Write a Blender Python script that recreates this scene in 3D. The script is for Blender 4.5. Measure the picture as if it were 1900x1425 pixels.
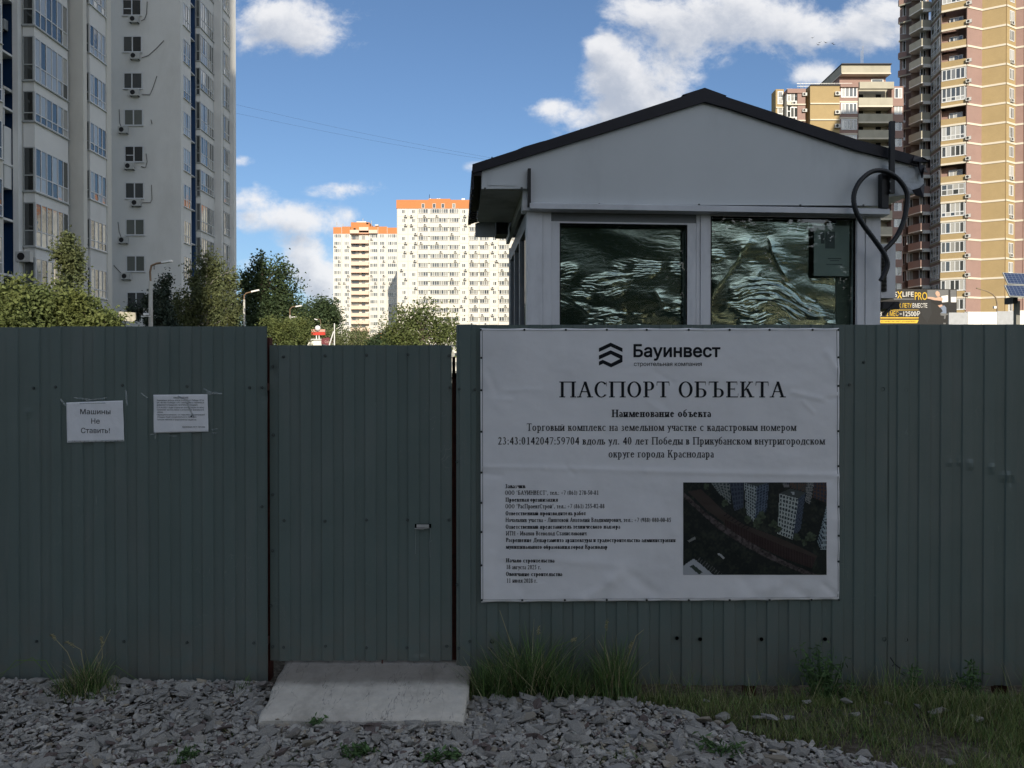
import bpy, bmesh, math, random
import numpy as np
from mathutils import Matrix, Vector, noise as mnoise
random.seed(7); RNG = np.random.default_rng(7)
R = math.radians
sc = bpy.context.scene
col = sc.collection
for o in list(bpy.data.objects): bpy.data.objects.remove(o)

# ------------------------------------------------------------------ camera
CAMZ = 1.71; F = 1427.0; PITCH = math.atan(12.5 / F)
cd = bpy.data.cameras.new('camera'); cd.sensor_width = 36; cd.lens = 36 * F / 1900
cd.clip_start = 0.05; cd.clip_end = 6000
cam = bpy.data.objects.new('camera', cd); col.objects.link(cam)
cam.location = (0, 0, CAMZ); cam.rotation_euler = (math.pi / 2 - PITCH, 0, 0)
sc.camera = cam
FW = Vector((0, math.cos(PITCH), -math.sin(PITCH))); UP = Vector((0, math.sin(PITCH), math.cos(PITCH)))
def ray(px, py):
    return Vector((1, 0, 0)) * ((px - 950) / F) + FW + UP * ((712.5 - py) / F)
def P(px, py, Y):
    d = ray(px, py); return Vector((0, 0, CAMZ)) + d * (Y / d.y)
def PX(px, Y): return P(px, 700, Y).x
def PZ(py, Y): return P(950, py, Y).z

# ------------------------------------------------------------------ light
SUN_EL = R(22); SUN_AZ = R(12)          # behind the camera, 12 degrees to its right
sund = Vector((math.sin(SUN_AZ) * math.cos(SUN_EL), -math.cos(SUN_AZ) * math.cos(SUN_EL), math.sin(SUN_EL)))
sl = bpy.data.lights.new('sun', 'SUN'); sl.energy = 3.0; sl.angle = R(0.5); sl.color = (1.0, 0.89, 0.72)
so = bpy.data.objects.new('sun', sl); col.objects.link(so)
so.rotation_euler = sund.to_track_quat('Z', 'Y').to_euler(); so.location = (30, -60, 60)
sc.view_settings.view_transform = 'Standard'; sc.view_settings.look = 'None'
sc.view_settings.exposure = 0.87; sc.view_settings.gamma = 1
try: sc.view_settings.use_curve_mapping = False
except Exception: pass
sc.render.engine = 'CYCLES'
sc.cycles.max_bounces = 6; sc.cycles.diffuse_bounces = 3; sc.cycles.glossy_bounces = 3
sc.cycles.transparent_max_bounces = 8; sc.cycles.transmission_bounces = 3
sc.cycles.sample_clamp_indirect = 4; sc.cycles.caustics_reflective = False; sc.cycles.caustics_refractive = False

# ---- node expression helper
class NT:
    def __init__(s, tree): s.t = tree
    def new(s, typ, **kw):
        n = s.t.nodes.new(typ)
        for k, v in kw.items(): setattr(n, k, v)
        return n
    def link(s, a, b): s.t.links.new(a, b)
    def put(s, sock, v):
        if isinstance(v, E): s.link(v.o, sock)
        elif isinstance(v, bpy.types.NodeSocket): s.link(v, sock)
        else:
            if hasattr(sock.default_value, '__len__') and not hasattr(v, '__len__'): v = (v,) * len(sock.default_value)
            if hasattr(v, '__len__') and len(v) == 3 and len(sock.default_value) == 4: v = (*v, 1)
            sock.default_value = v
    def m(s, op, *a, clamp=False):
        n = s.new('ShaderNodeMath', operation=op); n.use_clamp = clamp
        for i, v in enumerate(a): s.put(n.inputs[i], v)
        return E(s, n.outputs[0])
    def mix(s, f, a, b):
        n = s.new('ShaderNodeMix', data_type='RGBA'); s.put(n.inputs[0], f); s.put(n.inputs[6], a); s.put(n.inputs[7], b)
        return n.outputs[2]
    def noise(s, vec, scale, detail=4, rough=.55, dist=0):
        n = s.new('ShaderNodeTexNoise'); s.put(n.inputs['Vector'], vec); n.inputs['Scale'].default_value = scale
        n.inputs['Detail'].default_value = detail; n.inputs['Roughness'].default_value = rough; n.inputs['Distortion'].default_value = dist
        return E(s, n.outputs[0])
    def mr(s, v, a, b, c=0., d=1., smooth=False):
        n = s.new('ShaderNodeMapRange'); 
        if smooth: n.interpolation_type = 'SMOOTHSTEP'
        for i, x in enumerate((v, a, b, c, d)): s.put(n.inputs[i], x)
        return E(s, n.outputs[0])
    def comb(s, x, y, z):
        n = s.new('ShaderNodeCombineXYZ'); 
        for i, v in enumerate((x, y, z)): s.put(n.inputs[i], v)
        return n.outputs[0]
    def sep(s, v):
        n = s.new('ShaderNodeSeparateXYZ'); s.put(n.inputs[0], v); return [E(s, n.outputs[i]) for i in range(3)]
    def mapping(s, vec, scale=(1, 1, 1), loc=(0, 0, 0)):
        n = s.new('ShaderNodeMapping'); s.put(n.inputs[0], vec); n.inputs['Scale'].default_value = scale; n.inputs['Location'].default_value = loc
        return n.outputs[0]
    def bump(s, h, strength=.3, dist=.01):
        n = s.new('ShaderNodeBump'); s.put(n.inputs['Height'], h); n.inputs['Strength'].default_value = strength; n.inputs['Distance'].default_value = dist
        return n.outputs[0]
class E:
    def __init__(s, nt, o): s.nt = nt; s.o = o
    def __add__(s, b): return s.nt.m('ADD', s, b)
    __radd__ = __add__
    def __sub__(s, b): return s.nt.m('SUBTRACT', s, b)
    def __rsub__(s, b): return s.nt.m('SUBTRACT', b, s)
    def __mul__(s, b): return s.nt.m('MULTIPLY', s, b)
    __rmul__ = __mul__
    def __truediv__(s, b): return s.nt.m('DIVIDE', s, b)

# ---- world: Nishita sky with clouds
w = bpy.data.worlds.new('World'); sc.world = w; w.use_nodes = True
w.node_tree.nodes.clear(); T = NT(w.node_tree)
sky = T.new('ShaderNodeTexSky', sky_type='NISHITA'); sky.sun_disc = False
sky.sun_elevation = SUN_EL; sky.sun_rotation = math.pi - SUN_AZ; sky.air_density = 1.0; sky.dust_density = 1.2; sky.ozone_density = 3.5
geo = T.new('ShaderNodeTexCoord'); D = geo.outputs['Generated']
dx, dy, dz = T.sep(D)
ady = T.m('MAXIMUM', T.m('ABSOLUTE', dy), .12)
A = dx / ady; B = dz / ady
front = T.mr(dy, .0, .1)
CL = [ # px, py, rx, ry, weight : the cumulus in view
 (540, 48, 125, 50, 1), (600, 78, 70, 26, .7), (480, 35, 70, 35, .6), (640, 350, 62, 16, 1), (520, 408, 120, 27, 1), (468, 372, 45, 32, .8), (590, 415, 60, 20, .6),
 (565, 480, 42, 50, 1.1), (600, 520, 50, 40, 1), (530, 450, 25, 20, .6), (465, 490, 40, 30, .7), (1118, 95, 34, 34, 1.1), (1140, 150, 52, 50, 1.2), (1180, 205, 75, 55, 1.2),
 (1090, 230, 70, 30, .8), (1025, 200, 48, 16, .85), (1240, 130, 60, 75, .62), (1260, 40, 105, 60, 1.1), (1370, 35, 110, 60, 1.15), (1480, 55, 100, 36, .95),
 (1590, 55, 90, 40, .9), (1650, 25, 60, 45, .8), (1520, 143, 52, 26, 1.1), (450, 300, 22, 10, .7), (885, 310, 30, 12, .55), (1170, 25, 50, 20, .6), (1560, 90, 60, 20, .5),
 (760, 560, 400, 40, .35), (1275, 220, 60, 50, .5)]
def density(sA, sB):
    f = None
    for (px, py, rx, ry, wt) in CL:
        a0 = (px - 950) / F; b0 = (700 - py) / F
        u = (sA - a0) * (F / rx); v = (sB - b0) * (F / ry)
        g = T.m('EXPONENT', (u * u + v * v) * -0.75) * wt
        f = g if f is None else T.m('MAXIMUM', f, g) + T.m('MINIMUM', f, g) * .35
    vec = T.comb(sA, sB, 0)
    n1 = T.noise(T.mapping(vec, (1, 1.25, 1), (3.1, 7.2, 0)), 11, 9, .62, .25)
    n2 = T.noise(T.mapping(vec, (1, 1.2, 1), (1.1, 4.2, 0)), 38, 6, .65)
    return f * front, n1 * .78 + n2 * .3
g0, n0 = density(A, B)
g1, n1_ = density(A + .012, B + .022)
# scattered clouds everywhere else (top, sides, behind): unseen cover, thickened to brighten the shaded foreground
zz = T.m('MAXIMUM', dz + .12, .1)
pv = T.comb(dx / zz, dy / zz, 0)
gn = T.noise(T.mapping(pv, (1, 1, 1), (5, 2, 0)), 1.1, 8, .58, .3)
inview = front * T.mr(T.m('ABSOLUTE', A), .75, 1.0, 1, 0) * T.mr(B, .5, .75, 1, 0)
other = T.mr(gn, .46, .60, 0, 1, True) * (1 - inview) * T.mr(dz, -.02, .1)
raw = g0 + (n0 - .54) * 2.9 * T.mr(g0, .0, .4)
dens = T.mr(raw, .30, 1.12, 0, 1, True)
raw1 = g1 + (n1_ - .54) * 2.5 * T.mr(g1, .0, .4)
shade = T.mr(raw1, .35, 1.6, 1, 0, True)
cc = T.mix(shade, (.27, .295, .345), (.50, .50, .508))
skyc = T.new('ShaderNodeMixRGB', blend_type='MULTIPLY'); skyc.inputs[0].default_value = 1
T.link(sky.outputs[0], skyc.inputs[1]); SKYMUL = (.61, .64, .675); skyc.inputs[2].default_value = (*SKYMUL, 1)
WSTR = 0.105
ccs = T.new('ShaderNodeVectorMath', operation='SCALE'); T.put(ccs.inputs[0], cc); ccs.inputs['Scale'].default_value = 1 / WSTR
c1 = T.mix(T.m('MAXIMUM', dens, other) * .93, skyc.outputs[0], ccs.outputs[0])
bg = T.new('ShaderNodeBackground'); T.link(c1, bg.inputs[0]); bg.inputs[1].default_value = WSTR
ow = T.new('ShaderNodeOutputWorld'); T.link(bg.outputs[0], ow.inputs[0])

# ------------------------------------------------------------------ materials
MATS = {}
def mat(name, colr, rough=.7, spec=.3, metal=0., var=.12, vs=6., bump=0., bs=60., dirt=None, ds=1.5, island=0., coat=0., extra=None, stretch=(1, 1, 1), transl=0.):
    if name in MATS: return MATS[name]
    m = bpy.data.materials.new(name); m.use_nodes = True; m.node_tree.nodes.clear(); t = NT(m.node_tree)
    tc = t.new('ShaderNodeTexCoord').outputs['Object']
    tc = t.mapping(tc, stretch)
    c = colr
    n = t.noise(tc, vs, 5, .6)
    f = t.mr(n, .25, .75, 1 - var, 1 + var)
    if island:
        g = t.new('ShaderNodeNewGeometry'); ri = E(t, g.outputs['Random Per Island'])
        f = f * t.mr(ri, 0, 1, 1 - island, 1 + island)
    vm = t.new('ShaderNodeVectorMath', operation='SCALE'); t.put(vm.inputs[0], colr[:3]); t.put(vm.inputs['Scale'], f)
    cs = vm.outputs[0]
    if dirt:
        dn = t.noise(t.mapping(tc, (1, 1, .35)), ds, 6, .65)
        cs = t.mix(t.mr(dn, .45, .72, 0, dirt[1], True), cs, dirt[0])
    if extra: cs = extra(t, tc, cs)
    b = t.new('ShaderNodeBsdfPrincipled'); t.put(b.inputs['Base Color'], cs)
    b.inputs['Roughness'].default_value = rough; b.inputs['Metallic'].default_value = metal
    b.inputs['Specular IOR Level'].default_value = spec; b.inputs['Coat Weight'].default_value = coat
    if bump: t.put(b.inputs['Normal'], t.bump(t.noise(tc, bs, 4, .6), bump, .01))
    out = t.new('ShaderNodeOutputMaterial'); sh = b.outputs[0]
    if transl:
        tr = t.new('ShaderNodeBsdfTranslucent'); t.put(tr.inputs[0], cs)
        mx = t.new('ShaderNodeMixShader'); mx.inputs[0].default_value = transl; t.link(sh, mx.inputs[1]); t.link(tr.outputs[0], mx.inputs[2]); sh = mx.outputs[0]
    t.link(sh, out.inputs[0]); MATS[name] = m; return m
def glossmix(name, colr, gl, refl=.25, var=.5, vs=.7, rough=.02, wob=0.):
    """window glass seen from outside: dark room / pale curtain behind a reflecting pane"""
    m = bpy.data.materials.new(name); m.use_nodes = True; m.node_tree.nodes.clear(); t = NT(m.node_tree)
    tc = t.new('ShaderNodeTexCoord').outputs['Object']; oi = t.new('ShaderNodeObjectInfo')
    rnd = E(t, oi.outputs['Random'])
    g = t.new('ShaderNodeNewGeometry'); ri = E(t, g.outputs['Random Per Island'])
    pick = t.m('FRACT', rnd * 7.3 + ri * 3.1)
    cs = t.mix(t.mr(pick, .35, .65), colr, gl)
    d = t.new('ShaderNodeBsdfDiffuse'); t.put(d.inputs[0], cs)
    gs = t.new('ShaderNodeBsdfGlossy'); gs.inputs['Roughness'].default_value = rough; gs.inputs[0].default_value = (.9, .93, .93, 1)
    if wob: 
        nb = t.bump(t.noise(tc, 1.6, 2, .5), wob, .05); t.put(gs.inputs['Normal'], nb)
    fr = t.new('ShaderNodeFresnel'); fr.inputs[0].default_value = 1.5
    k = t.m('MINIMUM', E(t, fr.outputs[0]) * 1.9 + refl * .25, .9)
    mx = t.new('ShaderNodeMixShader'); t.put(mx.inputs[0], k); t.link(d.outputs[0], mx.inputs[1]); t.link(gs.outputs[0], mx.inputs[2])
    out = t.new('ShaderNodeOutputMaterial'); t.link(mx.outputs[0], out.inputs[0]); MATS[name] = m; return m

# ------------------------------------------------------------------ mesh building
WM = {}
class MB:
    def __init__(s): s.v = []; s.f = []; s.m = []
    def add(s, vs, fs, mi=0):
        k = len(s.v); s.v += [tuple(v) for v in vs]; s.f += [tuple(i + k for i in f) for f in fs]; s.m += [mi] * len(fs); return s
    def box(s, x0, y0, z0, x1, y1, z1, mi=0):
        return s.add([(x0, y0, z0), (x1, y0, z0), (x1, y1, z0), (x0, y1, z0), (x0, y0, z1), (x1, y0, z1), (x1, y1, z1), (x0, y1, z1)],
                     [(0, 3, 2, 1), (4, 5, 6, 7), (0, 1, 5, 4), (1, 2, 6, 5), (2, 3, 7, 6), (3, 0, 4, 7)], mi)
    def prism(s, pts, z0, z1, mi=0):
        """vertical prism over a plan polygon (counter-clockwise)"""
        n = len(pts)
        return s.add([(x, y, z0) for x, y in pts] + [(x, y, z1) for x, y in pts],
                     [tuple(range(n - 1, -1, -1)), tuple(range(n, 2 * n))] + [(i, (i + 1) % n, n + (i + 1) % n, n + i) for i in range(n)], mi)
    def slab(s, poly, off, mi=0):
        """polygon (3-D points) given a thickness vector"""
        n = len(poly); off = Vector(off)
        return s.add([Vector(p) for p in poly] + [Vector(p) + off for p in poly],
                     [tuple(range(n)), tuple(range(2 * n - 1, n - 1, -1))] + [(i, n + i, n + (i + 1) % n, (i + 1) % n) for i in range(n)], mi)
    def bar(s, a, b, w, h=None, mi=0, upv=(0, 0, 1)):
        a = Vector(a); b = Vector(b); h = h or w; d = (b - a).normalized(); u = Vector(upv)
        if abs(d.dot(u)) > .98: u = Vector((0, 1, 0))
        r = d.cross(u).normalized() * w / 2; q = r.cross(d).normalized() * h / 2
        return s.add([a - r - q, a + r - q, a + r + q, a - r + q, b - r - q, b + r - q, b + r + q, b - r + q],
                     [(0, 1, 2, 3), (7, 6, 5, 4), (0, 4, 5, 1), (1, 5, 6, 2), (2, 6, 7, 3), (3, 7, 4, 0)], mi)
    def tube(s, pts, rad, n=6, mi=0):
        pts = [Vector(p) for p in pts]; k = len(pts)
        rad = rad if hasattr(rad, '__len__') else [rad] * k
        vs = []; u0 = None
        for i, p in enumerate(pts):
            d = (pts[min(i + 1, k - 1)] - pts[max(i - 1, 0)]).normalized()
            u = Vector((0, 0, 1)) if abs(d.z) < .9 else Vector((1, 0, 0))
            if u0 is not None: u = u0
            a = (u - d * u.dot(d)).normalized(); u0 = a; b = d.cross(a)
            for j in range(n):
                t = 2 * math.pi * j / n; vs.append(p + (a * math.cos(t) + b * math.sin(t)) * rad[i])
        fs = [(i * n + j, i * n + (j + 1) % n, (i + 1) * n + (j + 1) % n, (i + 1) * n + j) for i in range(k - 1) for j in range(n)]
        fs += [tuple(range(n - 1, -1, -1)), tuple(range((k - 1) * n, k * n))]
        return s.add(vs, fs, mi)
    def mesh(s, name, mats, smooth=False):
        me = bpy.data.meshes.new(name); me.from_pydata(s.v, [], s.f)
        for m in mats: me.materials.append(m)
        if len(mats) > 1: me.polygons.foreach_set('material_index', s.m)
        if smooth: me.polygons.foreach_set('use_smooth', [True] * len(me.polygons))
        me.update(); return me
    def build(s, name, mats, parent=None, smooth=False, mw=None):
        if not isinstance(mats, (list, tuple)): mats = [mats]
        return put(name, s.mesh(name, mats, smooth), parent, mw)
def put(name, me, parent=None, mw=None):
    """link a mesh as an object whose WORLD matrix is mw"""
    o = bpy.data.objects.new(name, me); col.objects.link(o); mw = mw if mw is not None else Matrix()
    if parent is not None:
        o.parent = parent; o.matrix_parent_inverse = WM[parent].inverted(); 
    o.matrix_basis = mw; WM[o] = mw.copy(); return o
def tag(o, label=None, cat=None, group=None, kind=None):
    if label: o['label'] = label
    if cat: o['category'] = cat
    if group: o['group'] = group
    if kind: o['kind'] = kind
    return o
def thing(name, label, cat, loc=(0, 0, 0), rz=0, group=None):
    mw = Matrix.Translation(loc) @ Matrix.Rotation(rz, 4, 'Z')
    o = put(name, None, None, mw); o.empty_display_size = .2; return tag(o, label, cat, group)
def bigmesh(name, V, Fq, mats, mi=None, smooth=False):
    """numpy arrays -> mesh; Fq (n,k)"""
    me = bpy.data.meshes.new(name); n, k = Fq.shape
    me.vertices.add(len(V)); me.vertices.foreach_set('co', np.ascontiguousarray(V, dtype=np.float32).ravel())
    me.loops.add(n * k); me.loops.foreach_set('vertex_index', Fq.astype(np.int32).ravel())
    me.polygons.add(n); me.polygons.foreach_set('loop_start', np.arange(0, n * k, k, dtype=np.int32))
    me.polygons.foreach_set('loop_total', np.full(n, k, dtype=np.int32))
    for m in mats: me.materials.append(m)
    if mi is not None: me.polygons.foreach_set('material_index', mi.astype(np.int32))
    me.polygons.foreach_set('use_smooth', np.full(n, smooth, dtype=bool))
    me.update(calc_edges=True); me.validate(); return me
def vnoise(x, y, s, seed=0, oct=4):
    """vectorised value noise, about -1..1"""
    out = np.zeros_like(x, dtype=float); a = 1.; tot = 0
    for k in range(oct):
        X = x * s * 2 ** k + 13.7 * seed + 5.1 * k; Y = y * s * 2 ** k + 7.3 * seed + 9.2 * k
        xi = np.floor(X).astype(np.int64); yi = np.floor(Y).astype(np.int64); fx = X - xi; fy = Y - yi
        fx = fx * fx * (3 - 2 * fx); fy = fy * fy * (3 - 2 * fy)
        def h(a_, b_):
            q = (a_ * 374761393 + b_ * 668265263 + (seed + 1) * 974634777) & 0x7fffffff
            q = ((q ^ (q >> 13)) * 1274126177) & 0x7fffffff
            return ((q ^ (q >> 16)) & 0xffff) / 32767.5 - 1
        v = (h(xi, yi) * (1 - fx) + h(xi + 1, yi) * fx) * (1 - fy) + (h(xi, yi + 1) * (1 - fx) + h(xi + 1, yi + 1) * fx) * fy
        out += v * a; tot += a; a *= .5
    return out / tot
# ================================================================== SETTING: ground
def gh(x, y):
    """height of the roadside ground"""
    x = np.asarray(x, float); y = np.asarray(y, float)
    z = -.025 + .012 * vnoise(x, y, 1.1, 3, 3)
    left = 1 / (1 + np.exp((x + 1.25) * 12))
    z = z + left * .045 * np.clip((y - 3.7) / .5, 0, 1)
    right = 1 / (1 + np.exp(-(x + .2) * 12))
    z = z + right * (-.055 * np.clip((y - 4.08) / .12, 0, 1) + .022 * np.exp(-((y - 3.98) / .14) ** 2))
    z = z + .038 * np.exp(-((y - 3.66) / .13) ** 2) * np.clip(1 - np.abs(x + .78) / .75, 0, 1)
    return z
def gmask(x, y):
    m = (x < .62 + (4.11 - y) * 1.535 + .12 * vnoise(x, y, 2.3, 9, 2))
    m &= ~((x > -.35) & (y > 4.10 + .05 * vnoise(x, y, 3., 4, 2)))
    return m
def soil_extra(t, tc, cs):
    n = t.noise(tc, 35, 6, .7); return t.mix(t.mr(n, .45, .65), cs, (.16, .145, .12))
m_soil = mat('soil', (.07, .06, .045), .95, .1, vs=9, var=.4, bump=.6, bs=50, extra=soil_extra)
m_field = mat('field', (.055, .065, .03), .95, .1, vs=.4, var=.35)
g = MB(); g.box(-3000, -3000, -1.2, 3000, 5000, -.22); tag(g.build('ground', m_field), kind='structure', label='flat ground of grass and bare earth stretching to the far buildings')
xs = np.arange(-7, 8.01, .05); ys = np.arange(-2., 6.21, .05); gx, gy = np.meshgrid(xs, ys)
gz = gh(gx, gy) - .012 + .006 * vnoise(gx, gy, 12, 5, 3)
V = np.stack([gx.ravel(), gy.ravel(), gz.ravel()], 1); nx = len(xs); ny = len(ys)
ii = (np.arange(ny - 1)[:, None] * nx + np.arange(nx - 1)[None]).ravel()
Fq = np.stack([ii, ii + 1, ii + 1 + nx, ii + nx], 1)
verge = tag(put('roadside_ground', bigmesh('roadside_ground', V, Fq, [m_soil], smooth=True)), kind='structure', label='dark gritty soil in front of the corrugated fence')

# ---- crushed stone
def hulls(n, seed):
    out = []; r = np.random.default_rng(seed)
    for k in range(n):
        bm = bmesh.new(); npt = r.integers(9, 13)
        p = r.uniform(-1, 1, (npt, 3)); p /= (np.abs(p) ** 3.2).sum(1)[:, None] ** (1 / 3.2); p *= r.uniform(.82, 1.0, (npt, 1))
        p *= np.array([.5, .5 * r.uniform(.5, .85), .5 * r.uniform(.24, .5)])
        for q in p: bm.verts.new(q)
        bmesh.ops.convex_hull(bm, input=bm.verts); 
        for v in [v for v in bm.verts if not v.link_faces]: bm.verts.remove(v)
        bmesh.ops.triangulate(bm, faces=bm.faces); bm.verts.index_update(); bm.normal_update()
        out.append((np.array([v.co[:] for v in bm.verts]), np.array([[v.index for v in f.verts] for f in bm.faces]))); bm.free()
    return out
HU = hulls(26, 3)
def stone_col(t, tc, cs):
    g_ = t.new('ShaderNodeNewGeometry'); ri = E(t, g_.outputs['Random Per Island']); oi = E(t, t.new('ShaderNodeObjectInfo').outputs['Random'])
    r_ = t.m('FRACT', ri * 13.7 + oi * 5.3); r2 = t.m('FRACT', ri * 71.3 + oi * 17.1)
    cs = t.mix(t.mr(r2, .86, .9), cs, (.36, .31, .23)); cs = t.mix(t.mr(r2, .95, .96), cs, (.42, .41, .39))
    cs = t.mix(t.mr(r2, .1, .04), cs, (.15, .105, .09))
    n = t.noise(tc, 42, 6, .7); cs = t.mix(t.mr(n, .42, .66, 0, .55), cs, (.30, .30, .30))
    n2 = t.noise(t.mapping(tc, (1, 1, 4)), 16, 4, .7); return t.mix(t.mr(n2, .5, .75, 0, .45), cs, (.085, .085, .092))
m_stone = mat('crushed_stone', (.40, .385, .345), .88, .25, vs=20, var=.25, island=.32, bump=.7, bs=110, extra=stone_col)
SLABX0 = PX(478, 3.77); SLABX1 = PX(866, 3.8)
def in_slab(x, y, pad=0):
    xl = SLABX0 + (y - 3.77) * (PX(548, 4.6) - SLABX0) / .83; xr = PX(862, 3.77) + (y - 3.77) * .02
    return (x > xl + pad) & (x < xr - pad) & (y > 3.77 + pad)
def rotm(n, tilt, r):
    a = r.uniform(0, 2 * math.pi, n); b = r.normal(0, tilt, n); c = r.normal(0, tilt, n)
    ca, sa, cb, sb, cc_, s_c = np.cos(a), np.sin(a), np.cos(b), np.sin(b), np.cos(c), np.sin(c)
    Z = np.zeros(n); O = np.ones(n)
    Rz = np.stack([ca, -sa, Z, sa, ca, Z, Z, Z, O], 1).reshape(n, 3, 3); Rx = np.stack([O, Z, Z, Z, cb, -sb, Z, sb, cb], 1).reshape(n, 3, 3)
    Ry = np.stack([cc_, Z, s_c, Z, O, Z, -s_c, Z, cc_], 1).reshape(n, 3, 3); return Rz @ Rx @ Ry
def scatter_stones(n, seed, lo, hi, med, sig):
    r = np.random.default_rng(seed)
    x = r.uniform(lo[0], hi[0], n); y = r.uniform(lo[1], hi[1], n)
    s = np.clip(r.lognormal(math.log(med), sig, n), .014, .115); ok = gmask(x, y) & ~in_slab(x, y, s * .3)
    return x[ok], y[ok], s[ok]
x, y, s = scatter_stones(70000, 11, (-4.6, 2.4), (3.2, 4.29), .031, .5)
z = gh(x, y) + s * .12 + RNG.uniform(-.012, .010, len(x))
z += np.where(s < .03, .004, 0)
y = np.minimum(y, 4.245 - s * .45 + np.where(x > -1.3, .0, .0))
vis = (y > 3.32) & (np.abs(x / y) < .68)
big = np.argsort(-(s / y) * vis)[:290]
isbig = np.zeros(len(x), bool); isbig[big] = True
Rm = rotm(len(x), .26, RNG); pick = RNG.integers(0, len(HU), len(x))
def join_hulls(x, y, z, s, Rm, pick):
    Vs = []; Fs = []; k = 0
    for h in range(len(HU)):
        idx = np.nonzero(pick == h)[0]
        if not len(idx): continue
        v, f = HU[h]; W = np.einsum('nij,vj->nvi', Rm[idx], v) * s[idx, None, None] + np.stack([x[idx], y[idx], z[idx]], 1)[:, None, :]
        Vs.append(W.reshape(-1, 3)); Fs.append((f[None] + (k + np.arange(len(idx)) * len(v))[:, None, None]).reshape(-1, 3)); k += len(idx) * len(v)
    return np.concatenate(Vs), np.concatenate(Fs)
sm = ~isbig
V, Fq = join_hulls(x[sm], y[sm], z[sm], s[sm], Rm[sm], pick[sm])
tag(put('loose_stones', bigmesh('loose_stones', V, Fq, [m_stone]), verge), kind='stuff')
stone_me = [bigmesh('stone', v, f, [m_stone]) for v, f in HU]
for i in big:
    mw = Matrix.Translation((x[i], y[i], z[i])) @ Matrix([list(r_) for r_ in Rm[i]]).to_4x4() @ Matrix.Scale(s[i] * 1.12, 4)
    put('stone', stone_me[pick[i]], verge, mw)
# rubble and single stones lying on the grassy side (px, py, size m)
for (px, py, sz) in [(1430, 1330, .11), (1340, 1330, .09), (1465, 1330, .07), (1572, 1300, .085), (1586, 1325, .07), (1650, 1305, .055), (1735, 1318, .1), (1755, 1316, .06), (1810, 1332, .095), (1408, 1330, .08),
                     (1200, 1290, .07), (1240, 1282, .06), (1256, 1292, .05), (1180, 1295, .05), (1290, 1292, .05), (1310, 1300, .045), (1760, 1412, .08), (1495, 1302, .07), (1745, 1322, .05), (1610, 1288, .05), (1880, 1300, .05), (1700, 1310, .05)]:
    # ray / ground intersection
    d = ray(px, py); Y = 4.
    for _ in range(6):
        X_ = d.x / d.y * Y; Y = float((CAMZ - gh(X_, Y) - sz * .2) / (-d.z / d.y))
    Y = min(Y, 4.2); X_ = d.x / d.y * Y; k = random.randrange(26)
    put('stone', stone_me[k], verge, Matrix.Translation((X_, Y, float(gh(X_, Y)) + sz * .2)) @ Matrix.Rotation(random.uniform(0, 6), 4, 'Z') @ Matrix.Rotation(random.gauss(0, .2), 4, 'X') @ Matrix.Scale(sz, 4))

# ================================================================== FENCE
FY = 4.27
def fx(px): return PX(px, FY)
def fz(py): return PZ(py, FY)
def metal_extra(t, tc, cs):
    # dust splashed up from the ground, faint rubbed marks
    o = t.new('ShaderNodeTexCoord').outputs['Object']; X_, Y_, Z_ = t.sep(o)
    n = t.noise(t.mapping(o, (1, 1, .25)), 5, 6, .65)
    cs = t.mix(t.mr(n, .48, .70, 0, .35), cs, (.17, .185, .175))
    n2 = t.noise(t.mapping(o, (1, 1, .06)), 30, 4, .6); cs = t.mix(t.mr(n2, .56, .75, 0, .18), cs, (.2, .21, .2))
    low = t.mr(Z_, .5, .0) * t.mr(t.noise(o, 9, 5, .7), .33, .6)
    scr = t.mr(t.m('ABSOLUTE', t.noise(t.mapping(o, (1.3, 1, .5)), 6, 3, .5, 1.2) - .5), .004, .0, 0, .22) * t.mr(t.noise(o, 2.2, 2), .55, .65)
    cs = t.mix(scr, cs, (.4, .42, .4))
    return t.mix(low * .55, cs, (.16, .145, .12))
m_fence = mat('painted_sheet', (.112, .150, .140), .42, .42, var=.07, vs=3, bump=.06, bs=25, extra=metal_extra)
m_edge = mat('galvanised', (.55, .56, .55), .5, .5, metal=.4, var=.25)
m_screw = mat('screw_paint', (.055, .07, .068), .35, .6, var=.1)
m_rub = mat('rubber', (.006, .006, .006), .8, .2)
m_hole = mat('hole_black', (.002, .002, .002), .9, .05)
m_rust = mat('red_oxide_steel', (.07, .02, .014), .75, .3, var=.4, vs=20)
PER = .1205
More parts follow.
